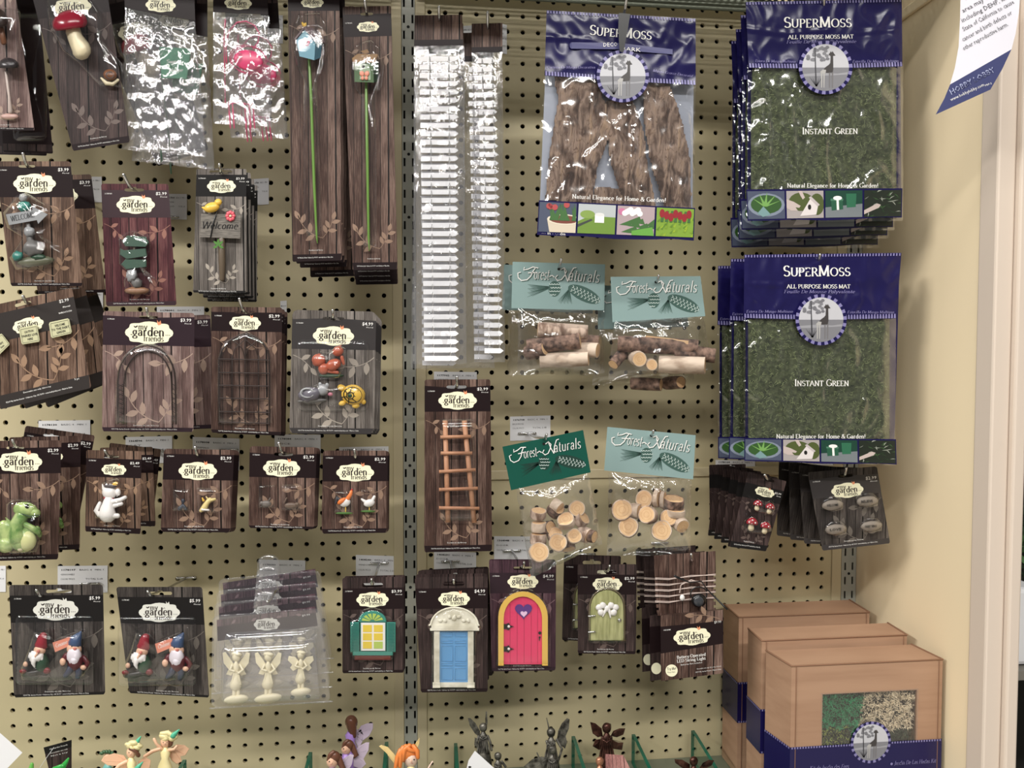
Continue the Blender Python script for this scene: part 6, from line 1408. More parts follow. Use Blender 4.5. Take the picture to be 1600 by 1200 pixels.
def mossbag(hd, bd_, d, em, label, sup, lines, inst, nat, strip, group, kind='moss', seed=0, cat='moss bag', extra=None, cur=2, folds=(), hfolds=()):
    cf, ch_ = crease(folds), crease(hfolds)
    """hd header quad, bd_ body quad (includes photo strip), em=(cx,cy,r)"""
    s = mpp(d)
    def hf(x, y): return 9 + 1.6 * noise.noise(Vector((x * .02 + seed, y * .02, 1))) + .9 * (1 - 4 * abs(noise.noise(Vector((x * .045 + seed, y * .03, 5)))))
    T = lambda x, y, h: P(x, y, d + (h + hf(x, y)) * s)
    t = thing('%s_bag' % kind, label, cat, P((hd[0][0] + hd[1][0]) / 2, hd[0][1] + 14, d), group)
    H = lambda u, v: quad(hd, u, v)
    mb = MB(d, T); nx, ny = 90, 36; o = []
    for j in range(ny + 1):
        for i in range(nx + 1):
            x, y = H(i / nx, j / ny); o.append((x, y + (math.sin(math.pi * i / nx) * cur * j / ny), -.8 + min(1.1, ch_(x, y) * .6)))
    mb.add(o, [[j*(nx+1)+i, j*(nx+1)+i+1, (j+1)*(nx+1)+i+1, (j+1)*(nx+1)+i] for j in range(ny) for i in range(nx)], NAVY, True)
    w = hd[1][0] - hd[0][0]; n = int(w / 4.6)
    for k in range(n):
        u0, u1 = (k + .25) / n, (k + .7) / n
        mb.poly([H(u0, .005), H(u1, .005), H(u1, .045), H(u0, .045)], .3, LAV)
        y0, y1 = .93, .995
        c = lambda u, v: (H(u, v)[0], H(u, v)[1] + math.sin(math.pi * u) * cur * v)
        mb.poly([c(u0, y0), c(u1, y0), c(u1 + .004, y1), c(u0, y1)], .3, LAV)
    serif(mb, sup[0], *sup[1], .35, WHT, sc=True, bold=1.25)
    for s_, x0, y0, x1, y1, cp, m, it in lines: serif(mb, s_, x0, y0, x1, y1, cp, .35, m, ital=it, bold=1.2 if not it else .9)
    if extra: extra(mb)
    mb.build('printed_header', t)
    mb = MB(d, lambda x, y, h: P(x, y, d + (h + 13.5) * s)); emblem(mb, em[0], em[1], em[2], 0); mb.build('round_emblem', t)
    B = lambda u, v: quad(bd_, u, v)
    # contents
    hy = hd[3][1]
    if kind == 'moss':
        mp_ = [B(.03, .02), B(.955, .02), B(.955, .97), B(.03, .97)]
        mb = MB(d); mb.patch(mp_, 3.2, lambda x, y: 4 + 1.6 * noise.noise(Vector((x * .05, y * .05, seed))) + .8 * noise.noise(Vector((x * .4, y * .4, seed))), MOSS)
        mb.prism(mp_, -5, 2.5, MOSSF2)
        rn = random.Random(seed)
        for k in range(2600):
            x, y = B(rn.uniform(.04, .95), rn.uniform(.03, .96)); a = rn.uniform(0, 6.28); l = rn.uniform(3, 7); b = rn.uniform(-1.2, 1.2)
            h0 = 4 + 1.6 * noise.noise(Vector((x * .05, y * .05, seed)))
            pts = [(x, y), (x + l * .5 * math.cos(a), y + l * .5 * math.sin(a)), (x + l * .5 * math.cos(a) + l * .5 * math.cos(a + b), y + l * .5 * math.sin(a) + l * .5 * math.sin(a + b))]
            mb.stroke(pts, .55, h0 + rn.uniform(.5, 1.3), MOSSF if k % 5 < 2 else MOSSF2)
        mb.build('moss_mat', t)
    # clear window, creased
    mb = MB(d, T); nx, ny = 80, 90; o = []
    for j in range(ny + 1):
        for i in range(nx + 1):
            u, v = i / nx, j / ny; x, y = B(u, v); e = min(1, u * 14, (1 - u) * 14)
            r = 1 - 7 * abs(noise.noise(Vector((x * .02 + y * .004 + seed * 3, y * .007, 2)))); r2 = 1 - 5 * abs(noise.noise(Vector((x * .03 - y * .03 + seed, y * .02 + x * .01, 9))))
            o.append((x + (.8 * noise.noise(Vector((y * .05, seed, u * 9))) if i in (0, nx) else 0), y, -.6 + cf(x, y) + max(0, r) * 2.6 * max(0, min(1, 3 * noise.noise(Vector((x * .012, y * .012, seed + 20))) + .5)) - (1 - e) * 7))
    mb.add(o, [[j*(nx+1)+i, j*(nx+1)+i+1, (j+1)*(nx+1)+i+1, (j+1)*(nx+1)+i] for j in range(ny) for i in range(nx)], FILMM, True)
    mb.build('clear_window', t)
    if inst: mb = MB(d, T); serif(mb, inst[0], *inst[1], 4.5, WHT, sc=True, bold=1.1); mb.build('printed_lettering', t)
    mb = MB(d, T); serif(mb, nat[0], *nat[1], 4.5, WHT, bold=1.1)
    mb.build('printed_slogan', t)
    mb = MB(d, lambda x, y, h: P(x, y, d + (h + 12) * s)); st = strip
    mb.prism([quad(st, 0, -.02), quad(st, 1, -.02), quad(st, 1, 1.0), quad(st, .86, .97), quad(st, .7, 1.02), quad(st, .5, 1.04), quad(st, .3, .99), quad(st, .12, 1.01), quad(st, 0, 1)], -3, 1.2, NAVY)
    (strip_b if kind == 'bark' else strip_a)(mb, strip, 1.6)
    if kind == 'bark': a, b = quad(st, .03, .97), quad(st, .18, .98); serif(mb, '110 in / 1.8 dm', a[0], a[1], b[0], b[1], 4, 1.6, WHT)
    mb.build('photo_strip', t)
    mb = MB(d); bk = [hd[0], hd[1], B(1, 1), B(0, 1)]; mb.prism([quad(bk, .01, .02), quad(bk, .99, .02), quad(bk, .99, .98), quad(bk, .01, .98)], -9, -8, NAVY if kind == 'moss' else mat('bag_back_film', (150, 156, 170), .3))
    mb.build('bag_back', t)
    return t
MG = 'bags of moss mat'
t = mossbag([(1165, 3), (1409, -2), (1410, 104), (1170, 106)], [(1168, 100), (1411, 98), (1411, 345), (1166, 348)], .20, (1290, 105.5, 42), 'clear bag of green moss mat with navy header, upper one', ('SuperMoss', (1225, 43, 1331, 42, 16)),
    [('ALL PURPOSE MOSS MAT', 1231, 61, 1334, 60, 6, WHT, 0), ('Feuille De Mousse Polyvalente', 1229, 68, 1338, 67, 5, LAV, .2), ('Estera De Musgo Multiuso', 1180, 97, 1243, 98, 4, LAV, .2), ('Esterilla De Musgo Multiuso', 1332, 98, 1404, 97, 4, LAV, .2)],
    ('Instant Green', (1254, 209.5, 1340, 209, 10)), ('Natural Elegance for Home & Garden!', (1230, 293, 1372, 293, 6.5)), [(1166, 297), (1410, 295), (1409, 340), (1168, 345)], MG, seed=2,
    folds=[[(1183, 110), (1199, 158), (1203, 320)], [(1190, 170), (1196, 335)], [(1172, 175), (1196, 158)], [(1245, 135), (1234, 168), (1238, 178), (1242, 262), (1232, 280), (1222, 297)], [(1258, 132), (1236, 170)], [(1310, 140), (1308, 160)], [(1352, 290), (1360, 272), (1380, 262)], [(1171, 110), (1170, 340)], [(1405, 110), (1404, 330)], [(1372, 175), (1376, 215)]], hfolds=[[(1168, 45), (1230, 52), (1300, 44)], [(1172, 70), (1186, 96)], [(1340, 50), (1400, 46)]])
for i in range(3): dup(t, .0015 * (i + 1), .021 * (i + 1), -.010 * (i + 1), [.3, -.3, .4, -.6][i], 'moss mat bag hanging behind the upper moss bag', MG)
hook((1287, 14), .20, (1287, -6), 'steel peg hook holding the upper moss bags')
t = mossbag([(1163, 398), (1408.5, 395), (1400, 497.5), (1162, 497)], [(1162, 494), (1400, 494), (1399, 727), (1162, 721)], .20, (1283, 499.5, 40), 'clear bag of green moss mat with navy header, lower one', ('SuperMoss', (1224, 431.5, 1329, 431, 16)),
    [('ALL PURPOSE MOSS MAT', 1229, 450.5, 1329, 450.5, 6, WHT, 0), ('Feuille De Mousse Polyvalente', 1225, 458, 1336, 458, 5, LAV, .2), ('Estera De Musgo Multiuso', 1166, 488.5, 1239, 488.5, 4, LAV, .2), ('Esterilla De Musgo Multiuso', 1324, 489.5, 1397, 489.5, 4, LAV, .2)],
    ('Instant Green', (1242, 603, 1326, 603, 10)), ('Natural Elegance for Home & Garden!', (1213, 685, 1352, 685, 6.5)), [(1163, 685), (1400, 687), (1401, 726), (1163, 720)], MG, seed=6,
    folds=[[(1170, 505), (1182, 520)], [(1172, 545), (1190, 530)], [(1168, 612), (1182, 622)], [(1218, 520), (1216, 560)], [(1165, 500), (1165, 680)], [(1352, 625), (1345, 660)]], hfolds=[[(1165, 443), (1225, 445), (1240, 432), (1290, 405)], [(1225, 445), (1220, 470), (1207, 490)], [(1244, 440), (1218, 478)], [(1340, 440), (1345, 470), (1332, 488)], [(1162, 445), (1185, 470), (1192, 492)], [(1170, 400), (1168, 440)], [(1322, 470), (1330, 440)]])
for i in range(2): dup(t, [-.006, -.008][i], [.035, .08][i], -.003 - .004 * i, [.6, 0][i], 'moss mat bag hanging behind the lower moss bag', MG)
hook((1277, 408), .20, (1281, 398), 'steel peg hook holding the lower moss bags')
# bark bag
def ex(mb):
    mb.poly([(893, 66), (968, 67), (968, 77), (893, 76)], 1.8, NAVYL); mb.poly([(968, 67), (1051, 77), (1051, 85), (968, 78)], 1.8, NAVYL); mb.poly(ell(893, 71, 3, 5, 12), 1.8, NAVYL)
    sans(mb, 'DECO', 943, 73, 965, 72, 6.5, 2.2, WHT); sans(mb, 'BARK', 972, 79, 1001, 81, 6.5, 2.2, WHT)
t = mossbag([(854, 16), (1087, 29), (1087, 133), (851, 118)], [(850, 116), (1087, 131), (1084, 376), (839, 367)], .20, (973, 119, 41), 'clear bag of tree bark pieces with navy header', ('SuperMoss', (921, 54, 1018, 62, 15)),
    [('Corteza De Musgo Decorativa', 855, 107, 930, 107, 4, LAV, .2), ('Musgo Ecorce Decoratif', 1020, 112, 1083, 121, 4, LAV, .2)], None, ('Natural Elegance for Home & Garden!', (894, 310, 1040, 316, 6.5)), [(842, 314), (1086, 326), (1084, 376), (839, 367)], 'bark bags', 'bark', 4, 'bark bag', ex, 1,
    folds=[[(880, 165), (886, 185), (890, 275), (862, 330)], [(932, 128), (924, 155), (930, 175), (958, 198), (990, 220)], [(985, 165), (996, 250), (1005, 312)], [(958, 198), (978, 180)], [(944, 218), (912, 248)], [(868, 250), (858, 280), (866, 300), (855, 318)], [(1010, 128), (1018, 190)], [(1050, 150), (1075, 180), (1084, 300)], [(990, 222), (984, 300)]], hfolds=[[(856, 58), (920, 62)], [(1010, 50), (1030, 62), (1036, 50)], [(1050, 105), (1080, 60)]])
def bark_build(nt, b):
    lk = nt.links.new; tc = N(nt, 'ShaderNodeTexCoord'); mp = N(nt, 'ShaderNodeMapping'); mp.inputs['Scale'].default_value = (2.0, 1, .7); lk(tc.outputs['Object'], mp.inputs[0])
    n = N(nt, 'ShaderNodeTexNoise', i_Scale=44, i_Detail=8, i_Distortion=1.0); lk(mp.outputs[0], n.inputs[0])
    r = ramp(nt, [(.34, (58, 42, 34)), (.44, (100, 80, 68)), (.54, (138, 116, 101)), (.68, (152, 126, 102))]); lk(n.outputs[0], r.inputs[0])
    v = N(nt, 'ShaderNodeTexVoronoi', feature='DISTANCE_TO_EDGE', i_Scale=60); mv = N(nt, 'ShaderNodeVectorMath', operation='ADD'); n2 = N(nt, 'ShaderNodeTexNoise', i_Scale=50); lk(mp.outputs[0], n2.inputs[0])
    sc = N(nt, 'ShaderNodeVectorMath', operation='SCALE'); sc.inputs[3].default_value = .02; lk(n2.outputs[1], sc.inputs[0]); lk(mp.outputs[0], mv.inputs[0]); lk(sc.outputs[0], mv.inputs[1]); lk(mv.outputs[0], v.inputs['Vector'])
    n3 = N(nt, 'ShaderNodeTexNoise', i_Scale=26, i_Detail=3, i_Distortion=2.5); lk(mp.outputs[0], n3.inputs[0])
    cr = math_(nt, 'LESS_THAN', math_(nt, 'ABSOLUTE', math_(nt, 'SUBTRACT', n3.outputs[0], .5)), .012); mx = N(nt, 'ShaderNodeMix', data_type='RGBA'); lk(math_(nt, 'MULTIPLY', cr, .7), mx.inputs[0]); lk(r.outputs[0], mx.inputs[6]); mx.inputs[7].default_value = L((86, 60, 46)); lk(mx.outputs[2], b.inputs['Base Color'])
    b.inputs['Roughness'].default_value = .85; bp = N(nt, 'ShaderNodeBump', i_Strength=1.0, i_Distance=.005); lk(math_(nt, 'ADD', n.outputs[0], math_(nt, 'MULTIPLY', cr, -.3)), bp.inputs['Height']); lk(bp.outputs[0], b.inputs['Normal'])
BK = mat('tree_bark', build=bark_build)
def bark(poly, h0, seed, label, amp=4):
    d = .20; mb = MB(d); cx = sum(p_[0] for p_ in poly) / len(poly)
    # ragged outline
    o = []
    for i in range(len(poly)):
        a, b = poly[i], poly[(i + 1) % len(poly)]; n = max(2, int(math.hypot(b[0]-a[0], b[1]-a[1]) / 7))
        for k in range(n): x, y = lerp(a, b, k / n); o.append((x + 3 * noise.noise(Vector((x * .2, y * .2, seed))), y + 2 * noise.noise(Vector((x * .2, y * .2, seed + 9)))))
    ws = max(p_[0] for p_ in poly) - min(p_[0] for p_ in poly)
    hf = lambda x, y: h0 + 3 * math.cos((x - cx) / ws * 2.4) + amp * (noise.noise(Vector((x * .06, y * .03, seed))) + .5 * noise.noise(Vector((x * .16, y * .12, seed)))) * .6
    mb.patch(o, 2.6, hf, BK); mb.prism(o, h0 - 5, h0 - 2.5, BK)
    mb.build('bark_piece', None, P(cx, sum(p_[1] for p_ in poly) / len(poly), d), **tagp(label, 'bark', 'pieces of bark in the bag'))
bark([(866, 120), (928, 118), (946, 160), (952, 215), (934, 260), (924, 318), (852, 312), (860, 230), (872, 160)], 0, 1, 'widest bark piece at the left side of the bag')
bark([(948, 158), (986, 150), (1004, 200), (1012, 262), (1026, 326), (976, 322), (956, 260), (948, 210)], -1, 2, 'middle bark piece under the round emblem')
bark([(1004, 124), (1046, 128), (1066, 190), (1078, 250), (1080, 326), (1040, 328), (1018, 260), (1006, 190)], 1, 3, 'long bark piece at the right side of the bag')
bark([(930, 292), (975, 296), (985, 322), (925, 318)], -3, 4, 'small bark piece low in the bag between two larger ones')
hook((975, 22), .20, (979, -4), 'steel peg hook holding the bark bag')
mb = MB(.22); mb.prism([(967, 20), (985, 22), (981, 45), (974, 82), (968, 80), (966, 45)], 0, .8, BLKP)
mb.build('hang_tab', t)
# 17 kraft boxes -----------------------------------------------------------------------------
KR = mat('kraft_board', build=noisy((158, 120, 92), (170, 132, 103), 18, 5, .75, stretch=(.4, 1, 4))); KE = mat('kraft_edge', (130, 92, 66), .8)
def kbox(F0, F1, B0, B1, df, db, zl, label, front=True, pr=()):
    TL2, TR2, BL2, BR2 = P(*F0, df), P(*F1, df), P(*B0, db), P(*B1, db)
    z = (TL2.z + TR2.z) / 2; TL2.z = TR2.z = z; BL2.z = BR2.z = z + .002
    base = ZSH + .001; t = thing('craft_kit_box', label, 'box', Vector(((TL2.x + TR2.x) / 2, (TL2.y + BL2.y) / 2, base)), 'kraft craft kit boxes')
    mb = MB(T=IDT); dn = lambda v, zz=base: Vector((v.x, v.y, zz))
    F = lambda u, zz, off=0: Vector((TL2.x + (TR2.x - TL2.x) * u, TL2.y + (TR2.y - TL2.y) * u - off, zz))
    A = lambda pts, fs, m: mb.add([tuple(v) for v in pts], fs, m)
    A([TL2, TR2, BR2, BL2], [[0, 1, 2, 3]], KR); A([TL2, BL2, dn(BL2), dn(TL2)], [[0, 1, 2, 3]], KR); A([TR2, BR2, dn(BR2), dn(TR2)], [[0, 1, 2, 3]], KR); A([BL2, BR2, dn(BR2), dn(BL2)], [[0, 1, 2, 3]], KR)
    A([dn(TL2), dn(TR2), dn(BR2), dn(BL2)], [[0, 1, 2, 3]], KR)
    u0, u1, z1, z0 = .205, .83, z - .043, z - .125
    ring = [F(0, z), F(1, z), F(1, base), F(0, base)]
    hole = [F(u0, z1), F(u1, z1), F(u1, z0), F(u0, z0)]
    A(ring + hole, [[0, 1, 5, 4], [1, 2, 6, 5], [2, 3, 7, 6], [3, 0, 4, 7]], KR)
    A(hole + [h + Vector((0, .003, 0)) for h in hole], [[k, (k+1) % 4, 4+(k+1) % 4, 4+k] for k in range(4)], KE)
    # folded lid flaps: raised lips along the front, left and right edges
    def strip_(a, b, r=.0011): mb.tube([(a.x, a.y, a.z, r), (b.x, b.y, b.z, r)], KE, 6)
    e = Vector((0, 0, .0004)); strip_(TL2 + e, TR2 + e, .0012); strip_(F(.03, z - .001, .0006), F(.03, base, .0006), .0006); strip_(F(.975, z - .001, .0006), F(.975, base, .0006), .0006); strip_(TL2 + e, BL2 + e, .0014); strip_(TR2 + e, BR2 + e, .0014)
    mb.build('box_body', t)
    # moss inside
    mb = MB(T=IDT); g1 = mat('dyed_green_moss', (34, 140, 88), .9); g2 = mat('natural_moss', (226, 208, 174), .9); g3 = mat('dark_moss', (40, 60, 34), .9); g4 = mat('lime_moss', (150, 164, 70), .9)
    rn = random.Random(4); yb = TL2.y + .012
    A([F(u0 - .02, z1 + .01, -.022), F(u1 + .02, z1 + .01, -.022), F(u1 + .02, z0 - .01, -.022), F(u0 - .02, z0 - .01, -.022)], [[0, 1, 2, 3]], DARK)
    if front:
        for k in range(5200):
            u = rn.uniform(u0, u1); v = rn.random() ** .9
            zz = z1 + .002 - v * (z1 - z0); m = g1 if u < .5 - .05 * v else g2
            if v > .68 and u < .4: m = g4 if rn.random() < .4 else g3
            if v > .78 and u >= .4: m = g3
            c = F(u, zz, -.004 - .012 * (noise.noise(Vector((u * 14, v * 9, 0))) + .5)); 
            d_ = Vector((rn.uniform(-1, 1), rn.uniform(-1, .2), rn.uniform(-1, 1))).normalized() * rn.uniform(.003, .007); w_ = d_.cross(Vector((rn.uniform(-1, 1), 1, rn.uniform(-1, 1)))).normalized() * .00045
            mid = c + d_ * .5 + w_ * 2
            A([c - w_, c + w_, mid + w_, mid - w_, c + d_], [[0, 1, 2, 3], [3, 2, 4]], m)
        mb.build('moss_filling', t, kind='stuff')
    else: mb.build('dark_filling', t)
    mb = MB(T=IDT); A([F(u0 - .01, z1 + .002, .0003), F(u1 + .01, z1 + .002, .0003), F(u1 + .01, z0, .0003), F(u0 - .01, z0, .0003)], [[0, 1, 2, 3]], FILM); mb.build('window_film', t)
    # navy wrap label
    mb = MB(T=IDT); e = .0009; zb = zl - .068
    pts = [Vector((BL2.x - e, BL2.y, 0)), Vector((TL2.x - e, TL2.y - e, 0)), Vector((TR2.x + e, TR2.y - e, 0)), Vector((BR2.x + e, BR2.y, 0))]
    A([dn(v, zl) for v in pts] + [dn(v, zb) for v in pts], [[k, k+1, 5+k, 4+k] for k in range(3)], NAVY)
    n = 56
    for k in range(n):
        for zz, s_ in ((zl, 1), (zb + .003, 1)):
            a, b = F((k + .25) / n, zz, .0013), F((k + .75) / n, zz, .0013); A([a, b, b - Vector((0, 0, .0028)), a - Vector((0, 0, .0028))], [[0, 1, 2, 3]], LAV)
    side = pts[0] - pts[1]
    for k in range(12):
        a = pts[1] + side * (k + .25) / 12; b = pts[1] + side * (k + .75) / 12; a.x -= .0004; b.x -= .0004
        A([dn(a, zl), dn(b, zl), dn(b, zl - .0028), dn(a, zl - .0028)], [[0, 1, 2, 3]], LAV)
    mb.build('wrap_label', t)
    if front:
        TT = lambda x, y, h: F((x) / 240, zl - y * (TR2.x - TL2.x) / 240, .0012 + h * .0009)
        mb = MB(T=TT); emblem(mb, 126, -1, 32, .4)
        serif(mb, 'Kit de Jardin des Fées', 30, 36, 92, 36, 6, .4, LAV, ital=.25); serif(mb, 'Jardin De Las Hadas Kit', 164, 36, 232, 36, 6, .4, LAV, ital=.25); mb.poly(ell(160, 34, 2, 2, 10), .4, LAV)
        serif(mb, 'Fairy Garden Kit', 60, 58, 196, 58, 12, .4, WHT, sc=True)
        mb.build('label_print', t)
    return t
kbox((1237, 1040), (1473, 1032), (1197, 1014), (1424, 1006), .245, .190, P(1240, 1167, .245).z, 'kraft box with moss window and navy wrap label, front of the row')
kbox((1190.5, 995), (1417, 999), (1169, 973), (1387, 973), .180, .132, P(1190, 1108, .18).z, 'kraft box standing second in the row', False)
kbox((1154.5, 964), (1358.5, 958), (1131, 940), (1327, 938), .075, .014, P(1154, 1063, .068).z, 'kraft box standing rearmost against the pegboard', False)
# 18 figurines on the lower shelf ---------------------------------------------------------------
def face(mb, x, y, h, r, look=0, eye=BLACKP):
    mb.blob(x + look * .2 * r, y + r * .25, h + r * .95, r * .12, r * .22, r * .15, SKN, nu=8, nv=5)
    for s_ in (-1, 1): mb.blob(x + (s_ * .36 + look * .3) * r, y, h + r * .86, r * .14, r * .12, r * .1, eye, nu=8, nv=5)
    mb.tube([(x + (look * .3 - .2) * r, y + r * .52, h + r * .84, r * .05), (x + (look * .3 + .2) * r, y + r * .52, h + r * .84, r * .05)], PT('lip', (178, 84, 84)), 5)
def shelf_fairy(x, y, r, d, label, skin, dress, hairm, wingm, wings, hair=None, body=True, hat=None, arms=(), group=None, f=True, look=0, cat='fairy figurine'):
    s = mpp(d); zy = lambda hpx: P(x, y, d).z
    foot = 0
    lo, hi = y, y + 600
    while hi - lo > .5:
        m_ = (lo + hi) / 2
        if P(x, m_, d).z > ZSH + .002: lo = m_
        else: hi = m_
    yf = lo
    t = thing('fairy_figurine', label, cat, P(x, yf, d), group)
    mb = MB(d); mb.blob(x, y, 0, r, r * 1.18, r, skin, nu=16, nv=12); mb.tube([(x, y + r * .9, -1, r * .42), (x, y + r * 1.6, -1, r * .46)], skin)
    if f: face(mb, x, y, 0, r, look)
    for a in arms: mb.tube(a, skin)
    mb.build('body', t)
    mb = MB(d); mb.tube([(x, y + r * 1.5, -1, r * .7), (x, y + r * 2.1, -1, r * 1.15), (x, y + r * 3.4, -1, r * .8), (x, y + r * 5, -1, r * 1.5), (x, min(yf - r * .5, y + r * 9), -1, r * 2.3), (x, yf - r * 2.2, -1, r * 2.1)], dress, 14); mb.build('dress', t)
    if hair: mb = MB(d); hair(mb); mb.build('hair', t)
    for w_ in wings:
        mb = MB(d); mb.prism(w_, -r * .9 - 2, -r * .9, wingm, inset=.8)
        cx, cy = w_[0]
        for k in range(2, len(w_) - 1, 2): mb.tube([(cx, cy, -r * .9 + .3, .5), (lerp(w_[0], w_[k], .85)[0], lerp(w_[0], w_[k], .85)[1], -r * .9 + .3, .3)], wingm, 5)
        mb.build('wing', t)
    if hat: mb = MB(d); hat(mb); mb.build('flower_hat', t)
    return t
PE = PT('peach_wing', (226, 178, 142)); FY = PT('flower_yellow', (234, 220, 160)); TIP = PT('stem_teal', (70, 178, 140)); HB = PT('hair_brown', (104, 62, 44)); HO = PT('hair_orange', (226, 122, 50)); LIL = PT('wing_lilac', (198, 180, 200), .3); PUR = PT('dress_purple', (156, 120, 196), .3)
SKP = PT('skin_peach', (238, 188, 152))
def hat1(mb):
    for a, l in ((200, 14), (240, 12), (310, 12), (350, 14), (20, 10), (160, 10)): x, y = 263 + l * .5 * math.cos(math.radians(a)), 1153 + l * .5 * math.sin(math.radians(a)) * .6; mb.blob(x, y, 4, l * .62, 5, 6, FY, a if a < 180 else a - 180)
    mb.tube([(252, 1146, 6, 3), (262, 1145, 8, 4.5), (272, 1152, 6, 4)], FY); mb.tube([(270, 1150, 8, 5), (275, 1145, 8, 3), (280, 1140, 8, 1)], TIP)
shelf_fairy(258, 1160, 7.5, .16, 'yellow dressed flower fairy raising its arm', SKP, FY, HB, PE, [[(268, 1168), (276, 1163), (288, 1164), (296, 1170), (290, 1180), (282, 1182), (284, 1190), (276, 1194), (268, 1188), (262, 1176)]], hair=lambda mb: (mb.blob(264, 1159, -1, 7, 9, 7, HB), mb.tube([(266, 1158, 3, 4), (267, 1164, 3, 2.5)], HB)), hat=hat1, arms=[[(252, 1170, 2, 3), (244, 1162, 4, 2.4), (241, 1155, 4, 2.6)], [(264, 1172, 2, 3), (272, 1171, 5, 2.5), (276, 1166, 5, 2)], [(250, 1170, 3, 3), (238, 1174, 4, 3), (226, 1182, 4, 2.6)]])
def hat2(mb):
    for a in (170, 200, 340, 10, 60, 120): x, y = 209 + 8 * math.cos(math.radians(a)), 1165 + 4 * math.sin(math.radians(a)); mb.blob(x, y, 4, 7, 4, 6, FY, (a % 180) * .3)
    mb.blob(209, 1161, 4, 9, 5, 8, FY); mb.tube([(214, 1160, 6, 4), (217, 1155, 6, 2.5), (220, 1151, 6, 1)], TIP)
shelf_fairy(205, 1176, 7.5, .19, 'peach flower fairy in a cream petal hat', SKP, FY, HB, PE, [[(200, 1190), (194, 1180), (178, 1177), (162, 1182), (158, 1189), (168, 1196), (184, 1197), (198, 1204)], [(216, 1190), (226, 1182), (236, 1188), (234, 1200), (220, 1206)]], hair=lambda mb: (mb.blob(209, 1172, -1, 9, 8, 8, HB), mb.tube([(203, 1170, 7, 2.5), (212, 1174, 7, 3), (216, 1180, 4, 4)], HB)), hat=hat2, arms=[[(198, 1190, 2, 3.4), (186, 1196, 3, 3), (180, 1204, 3, 3)]], look=-.3)
shelf_fairy(168, 1185, 7, .12, 'fairy in a green leaf wreath and teal dress', SKP, PT('dress_teal', (110, 178, 172)), HB, PE, [], hair=lambda mb: [mb.blob(159 + 4 * k, 1177 - (2 if 0 < k < 4 else 0), 3, 4, 3, 5, PT('wreath_green', (60, 98, 66)), k * 30, 8, 5) for k in range(5)], look=-.2)
def hatx(mb): mb.tube([(214, 1202, 8, 5), (218, 1196, 8, 3), (223, 1191, 8, 1)], TIP); mb.blob(208, 1203, 6, 9, 4, 6, FY)
shelf_fairy(210, 1212, 6, .22, 'fairy cut by the frame with green stemmed hat', SKP, FY, HB, PE, [], hat=hatx, f=False)
def hp(x, y, r): return lambda mb: (mb.blob(x, y - r * .25, -1, r * 1.15, r * 1.15, r * 1.05, HB, nu=16), mb.tube([(x + r * .8, y - r * .2, 0, r * .5), (x + r * 1.1, y + r * .8, 0, r * .55), (x + r * 1.5, y + r * 1.5, 0, r * .5), (x + r * 1.0, y + r * 1.8, 0, r * .4)], HB), mb.tube([(x - r * .1, y - r * 1.15, r * .5, r * .35), (x - r * .7, y - r * .6, r * .7, r * .35), (x - r * .95, y + r * .2, r * .3, r * .3)], HB))
PG = 'purple fairies'
shelf_fairy(548, 1132, 8, .09, 'purple fairy seen from behind with long brown hair', SKN, PUR, HB, LIL, [[(556, 1146), (564, 1134), (574, 1130), (583, 1130), (583, 1138), (577, 1150), (566, 1158), (556, 1162)], [(552, 1150), (556, 1140), (564, 1139), (568, 1148), (566, 1160), (560, 1170)]], hair=lambda mb: (mb.blob(549, 1128, 1, 10, 11, 9, HB, nu=16), mb.tube([(548, 1128, 5, 8), (550, 1138, 4, 7.5), (552, 1150, 2, 5)], HB)), f=False, group=PG)
shelf_fairy(541, 1170, 8, .14, 'purple fairy with brown hair, face turned left, middle one', SKN, PUR, HB, LIL, [[(552, 1178), (560, 1166), (572, 1160), (577, 1160), (576, 1172), (568, 1186), (572, 1194), (564, 1202), (552, 1198)]], hair=hp(544, 1167, 8.5), look=-.5, group=PG)
shelf_fairy(519, 1190, 9, .18, 'purple fairy with brown hair nearest the front', SKN, PUR, HB, LIL, [[(530, 1200), (536, 1186), (548, 1178), (553, 1180), (550, 1194), (540, 1212)]], hair=hp(522, 1186, 9.5), look=-.4, group=PG)
def ho(mb):
    mb.blob(638, 1178, -2, 15.5, 15, 12, HO, nu=18, nv=12)
    for a, b, c_ in (((630, 1168), (626, 1180), (625, 1198)), ((640, 1165), (632, 1172), (629, 1188)), ((646, 1166), (652, 1174), (653, 1184)), ((626, 1172), (621, 1184), (618, 1200)), ((634, 1166), (640, 1172), (647, 1174))): mb.tube([(a[0], a[1], 6, 4), (b[0], b[1], 9, 4), (c_[0], c_[1], 8, 3)], HO)
shelf_fairy(642, 1187, 10.5, .20, 'orange haired fairy with cream wings', PT('skin_pale', (226, 196, 176)), FY, HO, PT('wing_cream', (222, 196, 130)), [[(622, 1200), (612, 1186), (603, 1176), (592, 1166), (596, 1164), (606, 1167), (616, 1178), (624, 1190)], [(646, 1170), (650, 1160), (656, 1152), (655, 1162), (651, 1172)]], hair=ho, look=.35, arms=[[(664, 1210, 6, 1.6), (673, 1194, 8, 1.4), (676, 1190, 8, 1.2)]])
BZ = mat('pewter_cast', build=noisy((52, 50, 46), (132, 128, 118), 120, 4, .4, .5, 150)); BZ.node_tree.nodes['Principled BSDF'].inputs['Metallic'].default_value = .6
CP = mat('copper_cast', build=noisy((44, 26, 22), (110, 70, 58), 110, 4, .28, .5, 150)); CP.node_tree.nodes['Principled BSDF'].inputs['Metallic'].default_value = .7
